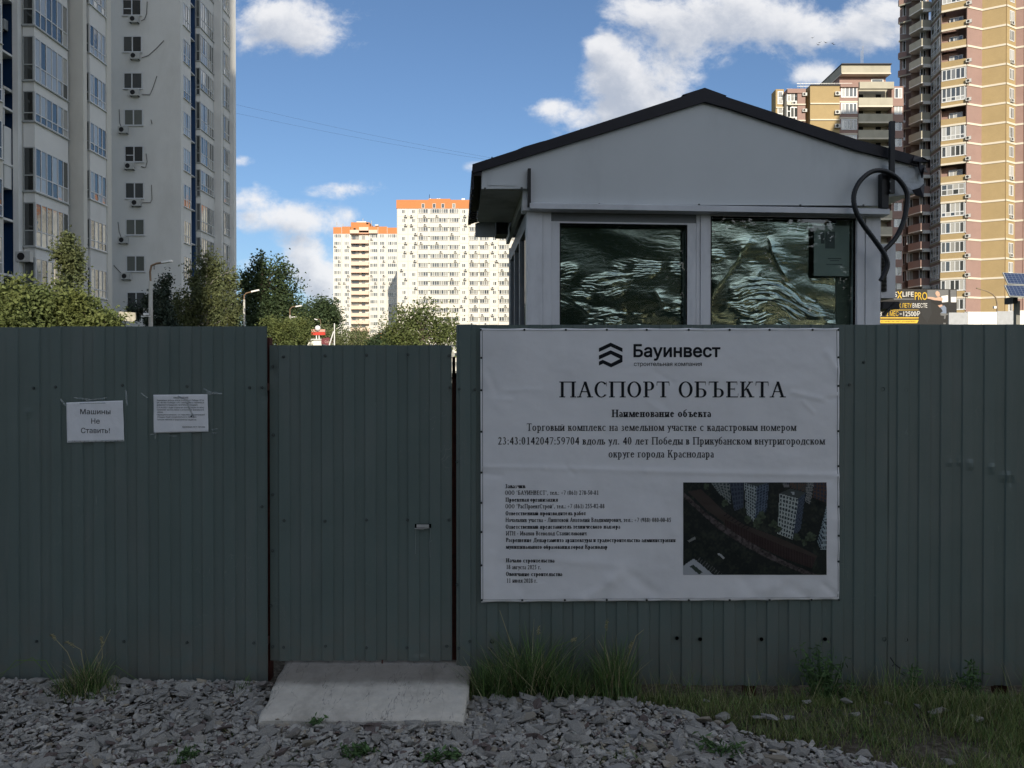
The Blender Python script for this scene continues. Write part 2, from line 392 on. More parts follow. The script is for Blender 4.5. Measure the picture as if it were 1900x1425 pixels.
def sheet(name, parent, x0, x1, zb, zt, Y, phase=0., dents=(), wav=.0013, seed=1, bend=None, label=None):
    xs = [x0]; k0 = math.floor((x0 - phase) / PER) - 1; 
    for k in range(k0, k0 + int((x1 - x0) / PER) + 4):
        for q in (0, .0575, .0625, .1155):
            xq = phase + k * PER + q
            if x0 + .002 < xq < x1 - .002: xs.append(xq)
    for (dx_, _z, wx, wz, amp) in dents: xs += [q_ for q_ in np.linspace(dx_ - 2.6 * wx, dx_ + 2.6 * wx, 15) if x0 < q_ < x1 and min(abs(q_ - e_) for e_ in xs) > .0015]
    xs.append(x1); xs = np.array(sorted(xs)); zs = np.linspace(zb, zt, 90)
    gx, gz = np.meshgrid(xs, zs)
    u = np.mod(gx - phase, PER); dep = np.interp(u, [0, .0575, .0625, .1155, PER], [0, 0, .0085, .0085, 0])
    y = Y + dep + wav * vnoise(gx, gz, 2.3, seed, 3) * 1.3 + .0006 * vnoise(gx, gz * .3, 9, seed + 5, 2)
    for (dx_, dz_, wx, wz, amp) in dents: y = y + amp * np.exp(-((gx - dx_) / wx) ** 2 - ((gz - dz_) / wz) ** 2)
    if bend: y = y + bend(gx, gz)
    V = np.stack([gx.ravel(), y.ravel(), gz.ravel()], 1); nx = len(xs); ny = len(zs)
    ii = (np.arange(ny - 1)[:, None] * nx + np.arange(nx - 1)[None]).ravel(); Fq = np.stack([ii, ii + 1, ii + 1 + nx, ii + nx], 1)
    o = put(name, bigmesh(name, V, Fq, [m_fence]), parent)
    md = o.modifiers.new('thickness', 'SOLIDIFY'); md.thickness = .0012; md.offset = -1
    return o
def screw_mesh():
    b = MB(); n = 14
    for (r, y0, y1, mi, k) in ((.0082, 0, -.0018, 1, n), (.0076, -.0018, -.0028, 0, n), (.0044, -.0028, -.007, 0, 6)):
        vs = [(r * math.cos(2 * math.pi * i / k), y0, r * math.sin(2 * math.pi * i / k)) for i in range(k)] + [(r * .96 * math.cos(2 * math.pi * i / k), y1, r * .96 * math.sin(2 * math.pi * i / k)) for i in range(k)]
        b.add(vs, [(i, (i + 1) % k, k + (i + 1) % k, k + i) for i in range(k)] + [tuple(range(k, 2 * k))], mi)
    return b.mesh('screw', [m_screw, m_rub])
SCR = screw_mesh()
def hole_mesh():
    b = MB(); n = 12; b.add([(.011 * math.cos(2 * math.pi * i / n) * (1 + .12 * math.sin(5 * i)), 0, .011 * math.sin(2 * math.pi * i / n)) for i in range(n)] + [(.007 * math.cos(2 * math.pi * i / n), .012, .007 * math.sin(2 * math.pi * i / n)) for i in range(n)],
        [(i, (i + 1) % n, n + (i + 1) % n, n + i) for i in range(n)] + [tuple(range(n, 2 * n))]); return b.mesh('hole', [m_hole])
HOL = hole_mesh()
def screws(parent, pts, Y, me=SCR, name='screw', off=-.001):
    for (px, py) in pts:
        c = P(px, py, Y); put(name, me, parent, Matrix.Translation((c.x, Y + off, c.z)) @ Matrix.Rotation(random.uniform(0, 1), 4, 'Y'))
# --- left fence
lf = thing('corrugated_fence', 'dark grey-green corrugated metal fence left of the gate, carrying two paper notices', 'fence', (fx(250), FY, 0))
tape_d = [(fx(110), fz(770), .02, .03, .004)]
xL = -4.7
b95 = fx(95); 
sheet('metal_sheet', lf, b95 - 2.3, b95 - 1.14, .0, fz(606), FY + .002, b95, seed=2)
sheet('metal_sheet', lf, b95 - 1.15, b95 + .012, .0, fz(607), FY, b95 - .006, seed=3, dents=[(fx(52), fz(765), .02, .02, -.004)])
sheet('metal_sheet', lf, b95 + .002, fx(495.5), -.03, fz(605.6), FY - .003, b95 - .006, seed=4, dents=[(fx(493), fz(738), .02, .03, .006)])
for zz_, nm in ((fz(718), 'rail'), (fz(1192), 'rail')):
    MB().box(b95 - 2.3, FY + .014, zz_ - .02, fx(494), FY + .054, zz_ + .02).build(nm, m_rust, lf)
for px in (-180, 250, 484): 
    c = fx(px); MB().box(c - .03, FY + .056, -.2, c + .03, FY + .116, fz(625)).build('post', m_rust, lf)
screws(lf, [(227, 715), (347, 717), (62, 720), (103, 718), (463, 719), (486, 719), (486, 940), (68, 1190), (230, 1190), (347, 1192), (471, 1193), (-60, 719), (-60, 1190)], FY - .003)
# --- gate
gt = thing('gate', 'closed corrugated metal gate leaf hung between the two fences above the slab', 'gate', (fx(668), FY + .03, .15))
GY = FY + .022
gph = PX(517, GY)
sheet('metal_sheet', gt, PX(499.5, GY), PX(838, GY), PZ(1226.5, GY), PZ(640.5, GY), GY, gph, seed=8, wav=.0016, dents=[(PX(507, GY), PZ(690, GY), .02, .05, .008), (PX(778, GY), PZ(1223, GY), .03, .012, -.012)])
screws(gt, [(526, 662), (603, 660), (680, 659), (757, 658), (833, 660), (506, 680), (507, 807), (506, 918), (506, 1022), (835, 719), (527, 966), (603, 967), (680, 965), (756, 965), (833, 965), (506, 1200), (526, 1201), (604, 1199), (680, 1202), (755, 1202), (829, 1199), (503, 1124)], GY)
b = MB()
for (a, c) in (((500, 648), (836, 654)), ((500, 1188), (836, 1196)), ((500, 960), (836, 968))):
    b = MB(); b.box(PX(a[0], GY) + .01, GY + .014, PZ(c[1], GY) - .012, PX(c[0], GY) - .005, GY + .045, PZ(a[1], GY) + .008)
    b.build('cross_rail', m_rust, gt)
for px in (506, 829): MB().box(PX(px, GY) - .012, GY + .046, PZ(1222, GY), PX(px, GY) + .012, GY + .07, PZ(648, GY)).build('stile', m_rust, gt)
b = MB()  # latch: slot cut in the sheet with the bolt showing
x0, x1, z0, z1 = PX(769.5, GY), PX(800, GY), PZ(980, GY), PZ(972, GY)
b.box(x0, GY - .0012, z0, x1, GY + .0, z1, 1); b.box(x0 + .01, GY - .006, z0 + .004, x1 - .013, GY - .001, z1 - .003, 0)
b.bar((x0, GY - .005, z0 - .001), (x0 + .05, GY - .005, z0 - .003), .006, .004, 0); b.bar((x0 + .05, GY - .004, z0 - .001), (x1 - .01, GY - .004, z0 + .002), .004, .003, 0)
b.build('latch', [m_edge, m_hole], gt)
MB().tube([P(709.5, 1224, GY + .006), P(708.8, 1240, GY - .004), P(708.6, 1254, GY - .01)], .0042, 8).build('drop_bolt', m_rust, gt)
m_scr = mat('scratch', (.26, .29, .29), .6, .4)
b = MB()
for pts in ([(771.5, 981), (771, 1000), (770.5, 1028)], [(798.5, 979), (798, 1000), (797, 1006), (798, 1034)], [(797, 1006), (801, 1003)]):
    b.tube([P(px, py, GY - .0006) for px, py in pts], .0011, 4)
b.build('scratch', m_scr, gt)
# --- gate post
gp = MB(); gp.box(PX(838.6, 4.34), 4.335, -.1, PX(849, 4.34), 4.385, PZ(692, 4.33)); 
tag(gp.build('gate_post', m_rust), 'rust red steel gate post in the narrow gap right of the gate', 'post')
hg = MB(); hg.tube([P(842, 662, 4.315), P(842, 700, 4.315)], .009, 10); tag(hg.build('hinge', m_hole, [o for o in col.objects if o.name == 'gate_post'][0]))
# --- right fence
rf = thing('corrugated_fence', 'long dark grey-green corrugated metal fence right of the gate, carrying the big banner', 'fence', (fx(1370), FY, 0))
p1266 = fx(1266)
sheet('metal_sheet', rf, fx(846.5), fx(884), fz(1266), fz(602), FY - .004, fx(853), seed=12, wav=.002, bend=lambda X, Z: .012 * np.clip((fx(866) - X) / .06, 0, 1) * np.clip((Z - 1.55) / .45, 0, 1))
sheet('metal_sheet', rf, fx(883), p1266 + .004, fz(1270), fz(602.5), FY, p1266, seed=13)
dn = [(fx(1762), fz(856), .018, .012, -.007), (fx(1781), fz(856), .012, .014, -.007), (fx(1799), fz(862), .018, .02, -.01), (fx(1839), fz(868), .018, .022, -.009), (fx(1868), fz(884), .03, .02, -.01), (fx(1876), fz(890), .012, .03, .008)]
sheet('metal_sheet', rf, p1266 + .002, p1266 + 1.155, fz(1272), fz(602.5), FY - .003, p1266 - .006, seed=14, wav=.0018)
sheet('metal_sheet', rf, p1266 + 1.15, p1266 + 2.31, fz(1272), fz(602), FY - .005, p1266 - .01, seed=15, dents=dn, wav=.0018)
sheet('metal_sheet', rf, p1266 + 2.305, p1266 + 3.46, fz(1272), fz(603), FY - .003, p1266, seed=16)
for zz_ in (fz(722), fz(1188)): MB().box(fx(856), FY + .014, zz_ - .02, p1266 + 3.4, FY + .054, zz_ + .02).build('rail', m_rust, rf)
for px in (880, 1400, 1876, 2300):
    c = fx(px); MB().box(c - .03, FY + .056, -.2, c + .03, FY + .116, fz(625)).build('post', m_rust, rf)
screws(rf, [(852, 722), (881, 723), (848, 857), (848, 1085), (872, 1190), (851, 1203), (910, 1205), (1603, 672), (1576, 714)], FY - .004)
screws(rf, [(913, 1190), (1256, 1184), (1299, 1186), (1413, 1186), (1531, 1186), (1641, 1186), (1681, 1187), (1799, 1186), (1638, 722), (1681, 724), (1798, 723)], FY - .005, HOL, 'drilled_hole', -.0012)

# --- concrete slab
def conc_extra(t, tc, cs):
    o = t.new('ShaderNodeTexCoord').outputs['Object']; X_, Y_, Z_ = t.sep(o)
    n = t.noise(t.mapping(o, (.35, 1, 1)), 55, 6, .7); cs = t.mix(t.mr(n, .40, .68, 0, .6), cs, (.62, .60, .55))
    n2 = t.noise(t.mapping(o, (1, 1, 1)), 6, 5, .65); cs = t.mix(t.mr(n2, .42, .7, 0, .5), cs, (.42, .39, .34))
    cr = t.m('ABSOLUTE', t.noise(t.mapping(o, (1.6, .3, 1)), 5, 4, .6) - .5); cs = t.mix(t.mr(cr, .0, .006, .55, 0), cs, (.08, .075, .07))
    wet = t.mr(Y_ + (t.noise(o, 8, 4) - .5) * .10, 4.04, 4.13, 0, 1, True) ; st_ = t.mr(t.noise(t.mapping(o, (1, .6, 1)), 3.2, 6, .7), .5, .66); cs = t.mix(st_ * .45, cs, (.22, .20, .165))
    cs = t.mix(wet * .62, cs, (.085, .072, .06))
    return cs
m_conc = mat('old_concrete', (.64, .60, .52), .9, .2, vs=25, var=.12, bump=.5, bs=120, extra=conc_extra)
bm = bmesh.new(); xs = np.linspace(0, 1, 70); ysl = np.linspace(0, 1, 26)
rows = []
for v in ysl:
    Y = 3.76 + v * .95; xl = SLABX0 + (Y - 3.77) * (PX(548, 4.6) - SLABX0) / .83; xr = PX(862, 3.77) + (Y - 3.77) * .02 + .0
    row = []
    for u in xs:
        X_ = xl + (xr - xl) * u; e = min(u, 1 - u) * (xr - xl); ev = min(v, 1) * .95
        jag = float(vnoise(np.array([X_]), np.array([Y]), 9, 2, 3)[0]) 
        Xq = X_ + (jag * .012 if e < .01 else 0); Yq = Y + (jag * .018 if v == 0 else 0)
        zq = .035 + (Y - 3.76) * .135 + .003 * float(vnoise(np.array([X_]), np.array([Y]), 6, 7, 2)[0]) - .012 * math.exp(-e / .012) - .012 * math.exp(-ev / .015)
        row.append(bm.verts.new((Xq, Yq, zq)))
    rows.append(row)
for j in range(len(rows) - 1):
    for i in range(len(rows[0]) - 1): bm.faces.new((rows[j][i], rows[j][i + 1], rows[j + 1][i + 1], rows[j + 1][i]))
ret = bmesh.ops.extrude_face_region(bm, geom=list(bm.faces)); vs_ = [v for v in ret['geom'] if isinstance(v, bmesh.types.BMVert)]
for v in vs_: v.co.z -= .13
bmesh.ops.recalc_face_normals(bm, faces=bm.faces)
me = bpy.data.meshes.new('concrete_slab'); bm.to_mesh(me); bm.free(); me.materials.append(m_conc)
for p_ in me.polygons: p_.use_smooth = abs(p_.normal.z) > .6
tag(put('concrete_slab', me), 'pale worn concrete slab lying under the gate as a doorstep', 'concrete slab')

# ================================================================== LETTERING
def ring(cx, cy, rx, ry, a0, a1, T_, t_, n=None):
    n = n or max(4, int(abs(a1 - a0) / 15)); out = []
    pr = None
    for i in range(n + 1):
        a = R(a0 + (a1 - a0) * i / n); o_ = (cx + rx * math.cos(a), cy + ry * math.sin(a)); q = (cx + max(rx - T_, .01) * math.cos(a), cy + max(ry - t_, .01) * math.sin(a))
        if pr: out.append([pr[0], o_, q, pr[1]])
        pr = (o_, q)
    return out
def rc(x0, y0, x1, y1): return [(x0, y0), (x1, y0), (x1, y1), (x0, y1)]
def ln(x0, y0, x1, y1, w_): return [(x0, y0), (x0 + w_, y0), (x1 + w_, y1), (x1, y1)]
LOW = 'вгджзийклмнптцчшщъыьэюя'
def glyph(ch, T_, t_):
    """narrow antiqua letters drawn from stems, hairlines, bowls and serifs; cap height 1"""
    small = ch in LOW or ch in 'осх'; C_ = ch.upper() if small else ch
    h = .68 if small else 1.; s = .74 if small else 1.; sf = .075 if small else .085
    if small and ch in 'шщжмю': s = .78
    S = []
    def st(x, y0=0, y1=None, b_=1, tp=1, w_=None):
        y1 = h if y1 is None else y1; w_ = w_ or T_; S.append(rc(x, y0, x + w_, y1))
        if b_: S.append(rc(x - sf, y0, x + w_ + sf, y0 + t_))
        if tp: S.append(rc(x - sf, y1 - t_, x + w_ + sf, y1))
    def bowl(x, y0, y1, rx, ext=0):
        cy = (y0 + y1) / 2; S.extend(ring(x + ext, cy, rx, (y1 - y0) / 2, -90, 90, T_, t_))
        S.append(rc(x - .05, y0, x + ext, y0 + t_)); S.append(rc(x - .05, y1 - t_, x + ext, y1))
    L = .1 * s; adv = None
    if C_ in 'ПН':
        x2 = .74 * s; st(L); st(x2 - T_ + .1 * s); adv = x2 + .2 * s
        S.append(rc(L, h - t_, x2, h) if C_ == 'П' else rc(L, h * .5, x2, h * .5 + t_))
    elif C_ in 'ИЙ':
        x2 = .74 * s; st(L); st(x2 - T_ + .1 * s); adv = x2 + .2 * s; S.append(ln(L + T_ * .6, h * .12, x2 - T_ * .4, h * .88, t_ * 1.8))
        if C_ == 'Й': S.extend(ring(.45 * s, h + .24, .15, .14, 200, 340, .05, .05))
    elif C_ in 'ГТ':
        if C_ == 'Г': st(L); S.append(rc(L, h - t_, .62 * s, h)); S.append([(.62 * s - .03, h), (.62 * s + .01, h), (.62 * s + .02, h * .74), (.62 * s, h * .74)]); adv = .68 * s
        else: st(.36 * s - T_ / 2 + .03); S.append(rc(.04, h - t_, .72 * s, h)); S.append([(.04, h), (.075, h), (.05, h * .74), (.03, h * .74)]); S.append([(.72 * s - .035, h), (.72 * s, h), (.72 * s + .01, h * .74), (.72 * s - .01, h * .74)]); adv = .76 * s
    elif C_ in 'ЛД':
        x2 = .72 * s; st(x2 - T_ + .1 * s, b_=C_ == 'Л'); S.append(ln(.13 * s, t_, .33 * s, h, t_ * 1.6)); S.append(rc(.28 * s, h - t_, x2, h)); adv = x2 + .2 * s
        if C_ == 'Л': S.append(rc(.02, 0, .28 * s, t_))
        else: S.append(rc(.02, 0, x2 + .16 * s, t_)); S.append(rc(.02, -.16 * s, .02 + t_, 0)); S.append(rc(x2 + .16 * s - t_, -.16 * s, x2 + .16 * s, 0))
    elif C_ == 'А': S += [ln(.1, 0, .40, h, t_ * 1.3), ln(.62 + .02, 0, .36, h, T_), rc(.2, .33, .62, .33 + t_), rc(0, 0, .25, t_), rc(.55, 0, .88, t_)]; adv = .88
    elif C_ == 'М': S += [rc(.13 * s, 0, .13 * s + t_ * 1.3, h), ln(.46 * s, 0, .12 * s, h, T_), ln(.48 * s, 0, .80 * s, h, t_ * 1.3)]; st(.80 * s); S += [rc(.02, 0, .24 * s, t_), rc(.04, h - t_, .16, h)]; adv = 1.04 * s
    elif C_ == 'К': st(L); S += [ln(L + T_ * .8, h * .42, .56 * s, h, t_ * 1.4), ln(.56 * s, 0, L + T_ + .07, h * .56, T_ * 1.05), rc(.46 * s, h - t_, .72 * s, h), rc(.5 * s, 0, .8 * s, t_)]; adv = .8 * s
    elif C_ == 'Ж': S += [ln(.02, 0, .42 * s, h * .55, T_ * .9), ln(.86 * s, 0, .5 * s, h * .55, T_ * .9), ln(.4 * s, h * .45, .1 * s, h, t_ * 1.5), ln(.55 * s, h * .45, .85 * s, h, t_ * 1.5)]; st(.49 * s - T_ / 2); adv = 1.02 * s
    elif C_ == 'О' : S += ring(.42 * s, h / 2, .38 * s, h / 2 + .01, 0, 360, T_, t_, 22); adv = .86 * s
    elif C_ == 'С': S += ring(.42 * s, h / 2, .38 * s, h / 2 + .01, 42, 318, T_, t_, 18); S.append([(.68 * s, h * .98), (.70 * s, h * .98), (.71 * s, h * .70), (.69 * s, h * .70)]); adv = .78 * s
    elif C_ == 'Э': S += ring(.34 * s, h / 2, .38 * s, h / 2 + .01, -138, 138, T_, t_, 18); S.append(rc(.3 * s, h * .5, .66 * s, h * .5 + t_)); adv = .78 * s
    elif C_ == 'Е': st(L); S += [rc(L, h - t_, .62, h), rc(L, 0, .66, t_), rc(L, h * .5, .5, h * .5 + t_), [(.59, h), (.62, h), (.62, .78), (.605, .78)], [(.64, 0), (.66, 0), (.69, .25), (.675, .25)], rc(.485, .42, .5, .62)]; adv = .72
    elif C_ == 'Р': st(L, tp=1); bowl(L + T_, .44, 1, .24, .12); adv = .68
    elif C_ == 'В': st(L); bowl(L + T_, h * .5, h, .22 * s, .10 * s); bowl(L + T_, 0, h * .54, .26 * s, .12 * s); adv = .74 * s
    elif C_ == 'Б': st(L); S += [rc(L, 1 - t_, .62, 1), [(.59, 1), (.62, 1), (.62, .76), (.605, .76)]]; bowl(L + T_, 0, .56, .27, .14); adv = .74
    elif C_ in 'ЬЪ':
        o_ = .2 * s if C_ == 'Ъ' else 0; st(L + o_); bowl(L + o_ + T_, 0, h * .56, .26 * s, .12 * s); adv = .7 * s + o_
        if o_: S += [rc(.02, h - t_, L + o_, h), [(.02, h), (.05, h), (.03, h * .76), (.01, h * .76)]]
    elif C_ == 'Ы': st(L); bowl(L + T_, 0, h * .56, .22 * s, .1 * s); st(.74 * s); adv = .98 * s
    elif C_ == 'Ю': st(L); S.append(rc(L, h * .5, .4 * s, h * .5 + t_)); S += ring(.66 * s, h / 2, .31 * s, h / 2 + .01, 0, 360, T_, t_, 20); adv = 1.02 * s
    elif C_ == 'Я': st(.56 * s); S += [ln(.08 * s, 0, .34 * s, h * .48, T_ * .8), rc(.0, 0, .16 * s, t_)]; S += [[(2 * .56 * s - x + .0, y) for x, y in q] for q in ring(.56 * s + .14 * s, h * .73, .24 * s, h * .27, -90, 90, T_, t_)]; S += [rc(.40 * s, h - t_, .56 * s, h), rc(.40 * s, h * .46, .56 * s, h * .46 + t_)]; adv = .8 * s
    elif C_ == 'З': S += ring(.3 * s, h * .74, .22 * s, h * .26, -90, 150, T_ * .8, t_); S += ring(.3 * s, h * .26, .27 * s, h * .26 + .01, -150, 90, T_, t_); S.append(rc(.2 * s, h * .49, .3 * s, h * .49 + t_)); adv = .64 * s
    elif C_ in 'ШЩЦ':
        n_ = 2 if C_ == 'Ц' else 3; d_ = .42 * s if n_ == 3 else .58 * s
        for i in range(n_): st(L + i * d_)
        S.append(rc(L, 0, L + (n_ - 1) * d_ + T_, t_)); adv = L + (n_ - 1) * d_ + T_ + .1 * s
        if C_ in 'ЩЦ': S.append(rc(adv - .01, -.17 * s, adv + .02, t_)); adv += .04
    elif C_ == 'Ч': st(.56 * s, tp=1); S += ring(.40 * s, h * .72, .28 * s, h * .3, 180, 285, T_, t_); S += [rc(.12 * s, h * .7, .12 * s + T_, h), rc(.04, h - t_, .12 * s + T_ + sf, h), rc(.42 * s, h * .42, .56 * s, h * .42 + t_)]; adv = .8 * s
    elif C_ in 'Х': S += [ln(.52 * s, 0, .08 * s, h, T_), ln(.08 * s, 0, .56 * s, h, t_ * 1.4), rc(0, 0, .26 * s, t_), rc(.42 * s, 0, .78 * s, t_), rc(0, h - t_, .3 * s, h), rc(.44 * s, h - t_, .72 * s, h)]; adv = .76 * s
    elif ch in 'Уу':
        h = 1. if ch == 'У' else .68; k = 1. if ch == 'У' else .72; dsc = 0 if ch == 'У' else -.26
        S += [ln(.36 * k, h * .28, .08 * k, h, T_), ln(.22 * k, dsc + .03, .62 * k, h, t_ * 1.5), rc(0, h - t_, .3 * k, h), rc(.5 * k, h - t_, .76 * k, h)]; S += ring(.16 * k, dsc + .06, .08, .06, 150, 330, .05, .05); adv = .76 * k
    elif ch == 'а': S += [rc(.33, .05, .33 + T_ * .85, .5), rc(.33, 0, .48, t_ + .02)]; S += ring(.24, .5, .2, .18, 5, 160, T_ * .8, t_); S += ring(.23, .19, .19, .2, 80, 320, T_ * .9, t_); S.append([(.22, .36), (.22, .4), (.36, .46), (.36, .42)]); adv = .52
    elif ch == 'б': S += ring(.3, .33, .27, .34, 0, 360, T_, t_, 20); S += ring(.42, .55, .38, .42, 95, 175, T_ * .8, t_); S.append([(.36, .93), (.5, .96), (.52, 1.06), (.36, 1.0)]); adv = .62
    elif ch == 'е': S += ring(.3, .34, .26, .35, 10, 325, T_, t_, 20); S.append(rc(.09, .37, .54, .37 + t_)); adv = .6
    elif ch == 'р': h = .68; st(.1, -.3, .68, tp=0); S.append(rc(.02, .68 - t_ * 1.4, .1, .68)); S += ring(.33, .34, .25, .35, -120, 120, T_, t_); adv = .66
    elif ch == 'ф': h = .9; st(.38, -.3, .95); S += ring(.25, .34, .21, .33, 0, 360, T_ * .8, t_); S += ring(.6, .34, .21, .33, 0, 360, T_ * .8, t_); adv = .88
    elif ch == '0': S += ring(.3, .5, .26, .51, 0, 360, T_, t_, 20); adv = .62
    elif ch == '1': S += [rc(.26, 0, .26 + T_, .98), rc(.14, 0, .5, t_), [(.12, .84), (.26, .98), (.26, .92), (.12, .81)]]; adv = .62
    elif ch == '2': S += ring(.29, .72, .23, .28, -10, 165, T_, t_); S += [ln(.06, .03, .4, .62, T_ * .8), rc(.05, 0, .55, T_ * .75)]; adv = .62
    elif ch == '3': S += ring(.27, .76, .19, .24, -90, 155, T_ * .9, t_); S += ring(.26, .28, .26, .29, -150, 90, T_, t_); adv = .62
    elif ch == '4': S += [rc(.36, 0, .36 + T_, .98), rc(.03, .26, .58, .26 + t_ * 2), ln(.03, .3, .36, .98, t_ * 1.5)]; adv = .62
    elif ch == '5': S += [rc(.14, .87, .53, 1.), ln(.12, .55, .15, 1, t_ * 1.5)]; S += ring(.24, .32, .27, .33, -140, 105, T_, t_); adv = .62
    elif ch == '6': S += ring(.31, .31, .25, .32, 0, 360, T_, t_, 18); S += ring(.48, .36, .42, .66, 108, 180, T_ * .8, t_); adv = .62
    elif ch == '7': S += [rc(.06, .88, .55, .98), ln(.18, 0, .49, .9, T_ * .7)]; adv = .62
    elif ch == '8': S += ring(.3, .76, .2, .24, 0, 360, T_ * .85, t_, 16); S += ring(.3, .27, .25, .28, 0, 360, T_, t_, 18); adv = .62
    elif ch == '9': S += ring(.3, .68, .25, .31, 0, 360, T_, t_, 18); S += ring(.12, .62, .43, .66, -72, 0, T_ * .8, t_); adv = .62
    elif ch in '.:,': S.append(rc(.08, 0, .08 + max(T_, .13), max(T_, .13))); adv = .31; S += [rc(.08, .5, .21, .63)] if ch == ':' else [ln(.06, -.16, .14, .0, .06)] if ch == ',' else []
    elif ch == '-': S.append(rc(.05, .3, .35, .3 + T_ * .8)); adv = .4
    elif ch == '+': S += [rc(.06, .36, .62, .42), rc(.31, .12, .37, .66)]; adv = .7
    elif ch == '(': S += ring(.44, .4, .36, .62, 125, 235, T_ * .8, .03); adv = .4
    elif ch == ')': S += ring(-.06, .4, .36, .62, -55, 55, T_ * .8, .03); adv = .4
    elif ch == '"': S += [rc(.1, .66, .16, 1), rc(.26, .66, .32, 1)]; adv = .42
    elif ch == ' ': adv = .36
    else: S.append(rc(.1, 0, .5, .68)); adv = .6
    return adv, S
def serif_line(txt, x0, x1, base, cap, bold=False, squeeze=None):
    """polygons in photo pixels"""
    T_, t_ = (.21, .07) if bold else (.15, .06)
    if cap < 10: T_ += .02; t_ += .035
    elif cap < 20: t_ += .02
    X_ = 0; out = []
    for ch in txt:
        adv, S = glyph(ch, T_, t_)
        out += [[(X_ + a, b_) for a, b_ in q] for q in S]; X_ += adv + .035
    k = (x1 - x0) / (X_ - .035)
    return [[(x0 + a * k, base - b_ * cap) for a, b_ in q] for q in out]
def sans_polys(txt, x0, x1, base, cap, weight=0., shear=0.):
    """outlines of the built-in face, each contour filled on its own (they overlap)"""
    cu = bpy.data.curves.new('t', 'FONT'); cu.body = txt; cu.size = 1; cu.offset = weight; cu.resolution_u = 3; cu.fill_mode = 'NONE'
    ob = bpy.data.objects.new('t', cu); col.objects.link(ob); dg = bpy.context.evaluated_depsgraph_get(); dg.update()
    me = bpy.data.meshes.new_from_object(ob.evaluated_get(dg)); vs = [v.co.copy() for v in me.vertices]
    nb = {}
    for e in me.edges: a, b_ = e.vertices; nb.setdefault(a, []).append(b_); nb.setdefault(b_, []).append(a)
    bpy.data.objects.remove(ob); bpy.data.curves.remove(cu); bpy.data.meshes.remove(me)
    if not vs: return []
    seen = set(); loops = []
    for i in nb:                                        # vertices of a contour keep their order
        if i in seen: continue
        lp = [i]; seen.add(i); c = i
        while True:
            nx_ = [k for k in nb[c] if k not in seen]
            if not nx_: break
            c = min(nx_) if len(lp) == 1 else nx_[0]; seen.add(c); lp.append(c)
        if len(lp) > 2: loops.append(lp)
    # overlapping, self-crossing contours: triangulate everything, keep what has a non-zero winding number
    from mathutils.geometry import delaunay_2d_cdt
    eg = [(l[i - 1], l[i]) for l in loops for i in range(len(l))]
    cv, _, cf, *_r = delaunay_2d_cdt([v.to_2d() for v in vs], eg, [], 0, 1e-6)
    A0 = np.array([vs[i][:2] for i, _ in eg]); A1 = np.array([vs[j][:2] for _, j in eg]); a, b_ = min(v.x for v in vs), max(v.x for v in vs); k_ = (x1 - x0) / (b_ - a); CH = .727; out = []
    Q = np.array([[cv[i][:] for i in f] for f in cf]); ce = Q.mean(1)
    wn = np.zeros(len(ce), int)
    for k in range(0, len(ce), 400):
        c = ce[k:k + 400, None, :]; cr_ = (A1[None, :, 0] - A0[None, :, 0]) * (c[..., 1] - A0[None, :, 1]) - (c[..., 0] - A0[None, :, 0]) * (A1[None, :, 1] - A0[None, :, 1])
        wn[k:k + 400] = (((A0[None, :, 1] <= c[..., 1]) & (A1[None, :, 1] > c[..., 1]) & (cr_ > 0)).sum(1) - ((A0[None, :, 1] > c[..., 1]) & (A1[None, :, 1] <= c[..., 1]) & (cr_ < 0)).sum(1))
    for t3 in Q[wn != 0]: out.append([(x0 + (u_ - a) * k_, base - v_ / CH * cap) for u_, v_ in t3])
    if weight:      # heavier face: a ribbon along every contour
        for i, j in eg:
            p_, q_ = vs[i], vs[j]; d = q_ - p_
            if d.length < 1e-6: continue
            d = d.normalized(); n_ = Vector((-d.y, d.x, 0)) * weight; e_ = d * weight * .6
            out.append([(x0 + (v.x - a) * k_, base - v.y / CH * cap) for v in (p_ - n_ - e_, q_ - n_ + e_, q_ + n_ + e_, p_ + n_ - e_)])
    return out
def PV(px, py, Y):
    a = (np.asarray(px, float) - 950) / F; b_ = (712.5 - np.asarray(py, float)) / F; dy_ = math.cos(PITCH) + math.sin(PITCH) * b_
    return a * Y / dy_, CAMZ + Y * (-math.sin(PITCH) + math.cos(PITCH) * b_) / dy_
def decal(name, polys, mp, m, parent, dice=None):
    """flat print: polygons (photo px) laid on the surface given by mp(px, py) -> point"""
    bm = bmesh.new()
    for q in polys:
        try: bm.faces.new([bm.verts.new((a, -b_, 0)) for a, b_ in q])
        except Exception: pass
    if dice:
        xs = [v.co.x for v in bm.verts]; ys = [v.co.y for v in bm.verts]
        for ax, lo, hi in ((0, min(xs), max(xs)), (1, min(ys), max(ys))):
            c = lo + dice
            while c < hi:
                co = [0, 0, 0]; co[ax] = c; no = [0, 0, 0]; no[ax] = 1
                bmesh.ops.bisect_plane(bm, geom=list(bm.verts) + list(bm.edges) + list(bm.faces), plane_co=co, plane_no=no); c += dice
    vl = list(bm.verts); W3 = mp(np.array([v.co.x for v in vl]), np.array([-v.co.y for v in vl]))
    for v, c_ in zip(vl, W3): v.co = c_
    me = bpy.data.meshes.new(name); bm.to_mesh(me); bm.free(); me.materials.append(m); return put(name, me, parent)
m_ink = mat('black_ink', (.008, .01, .014), .6, .2, var=.0)

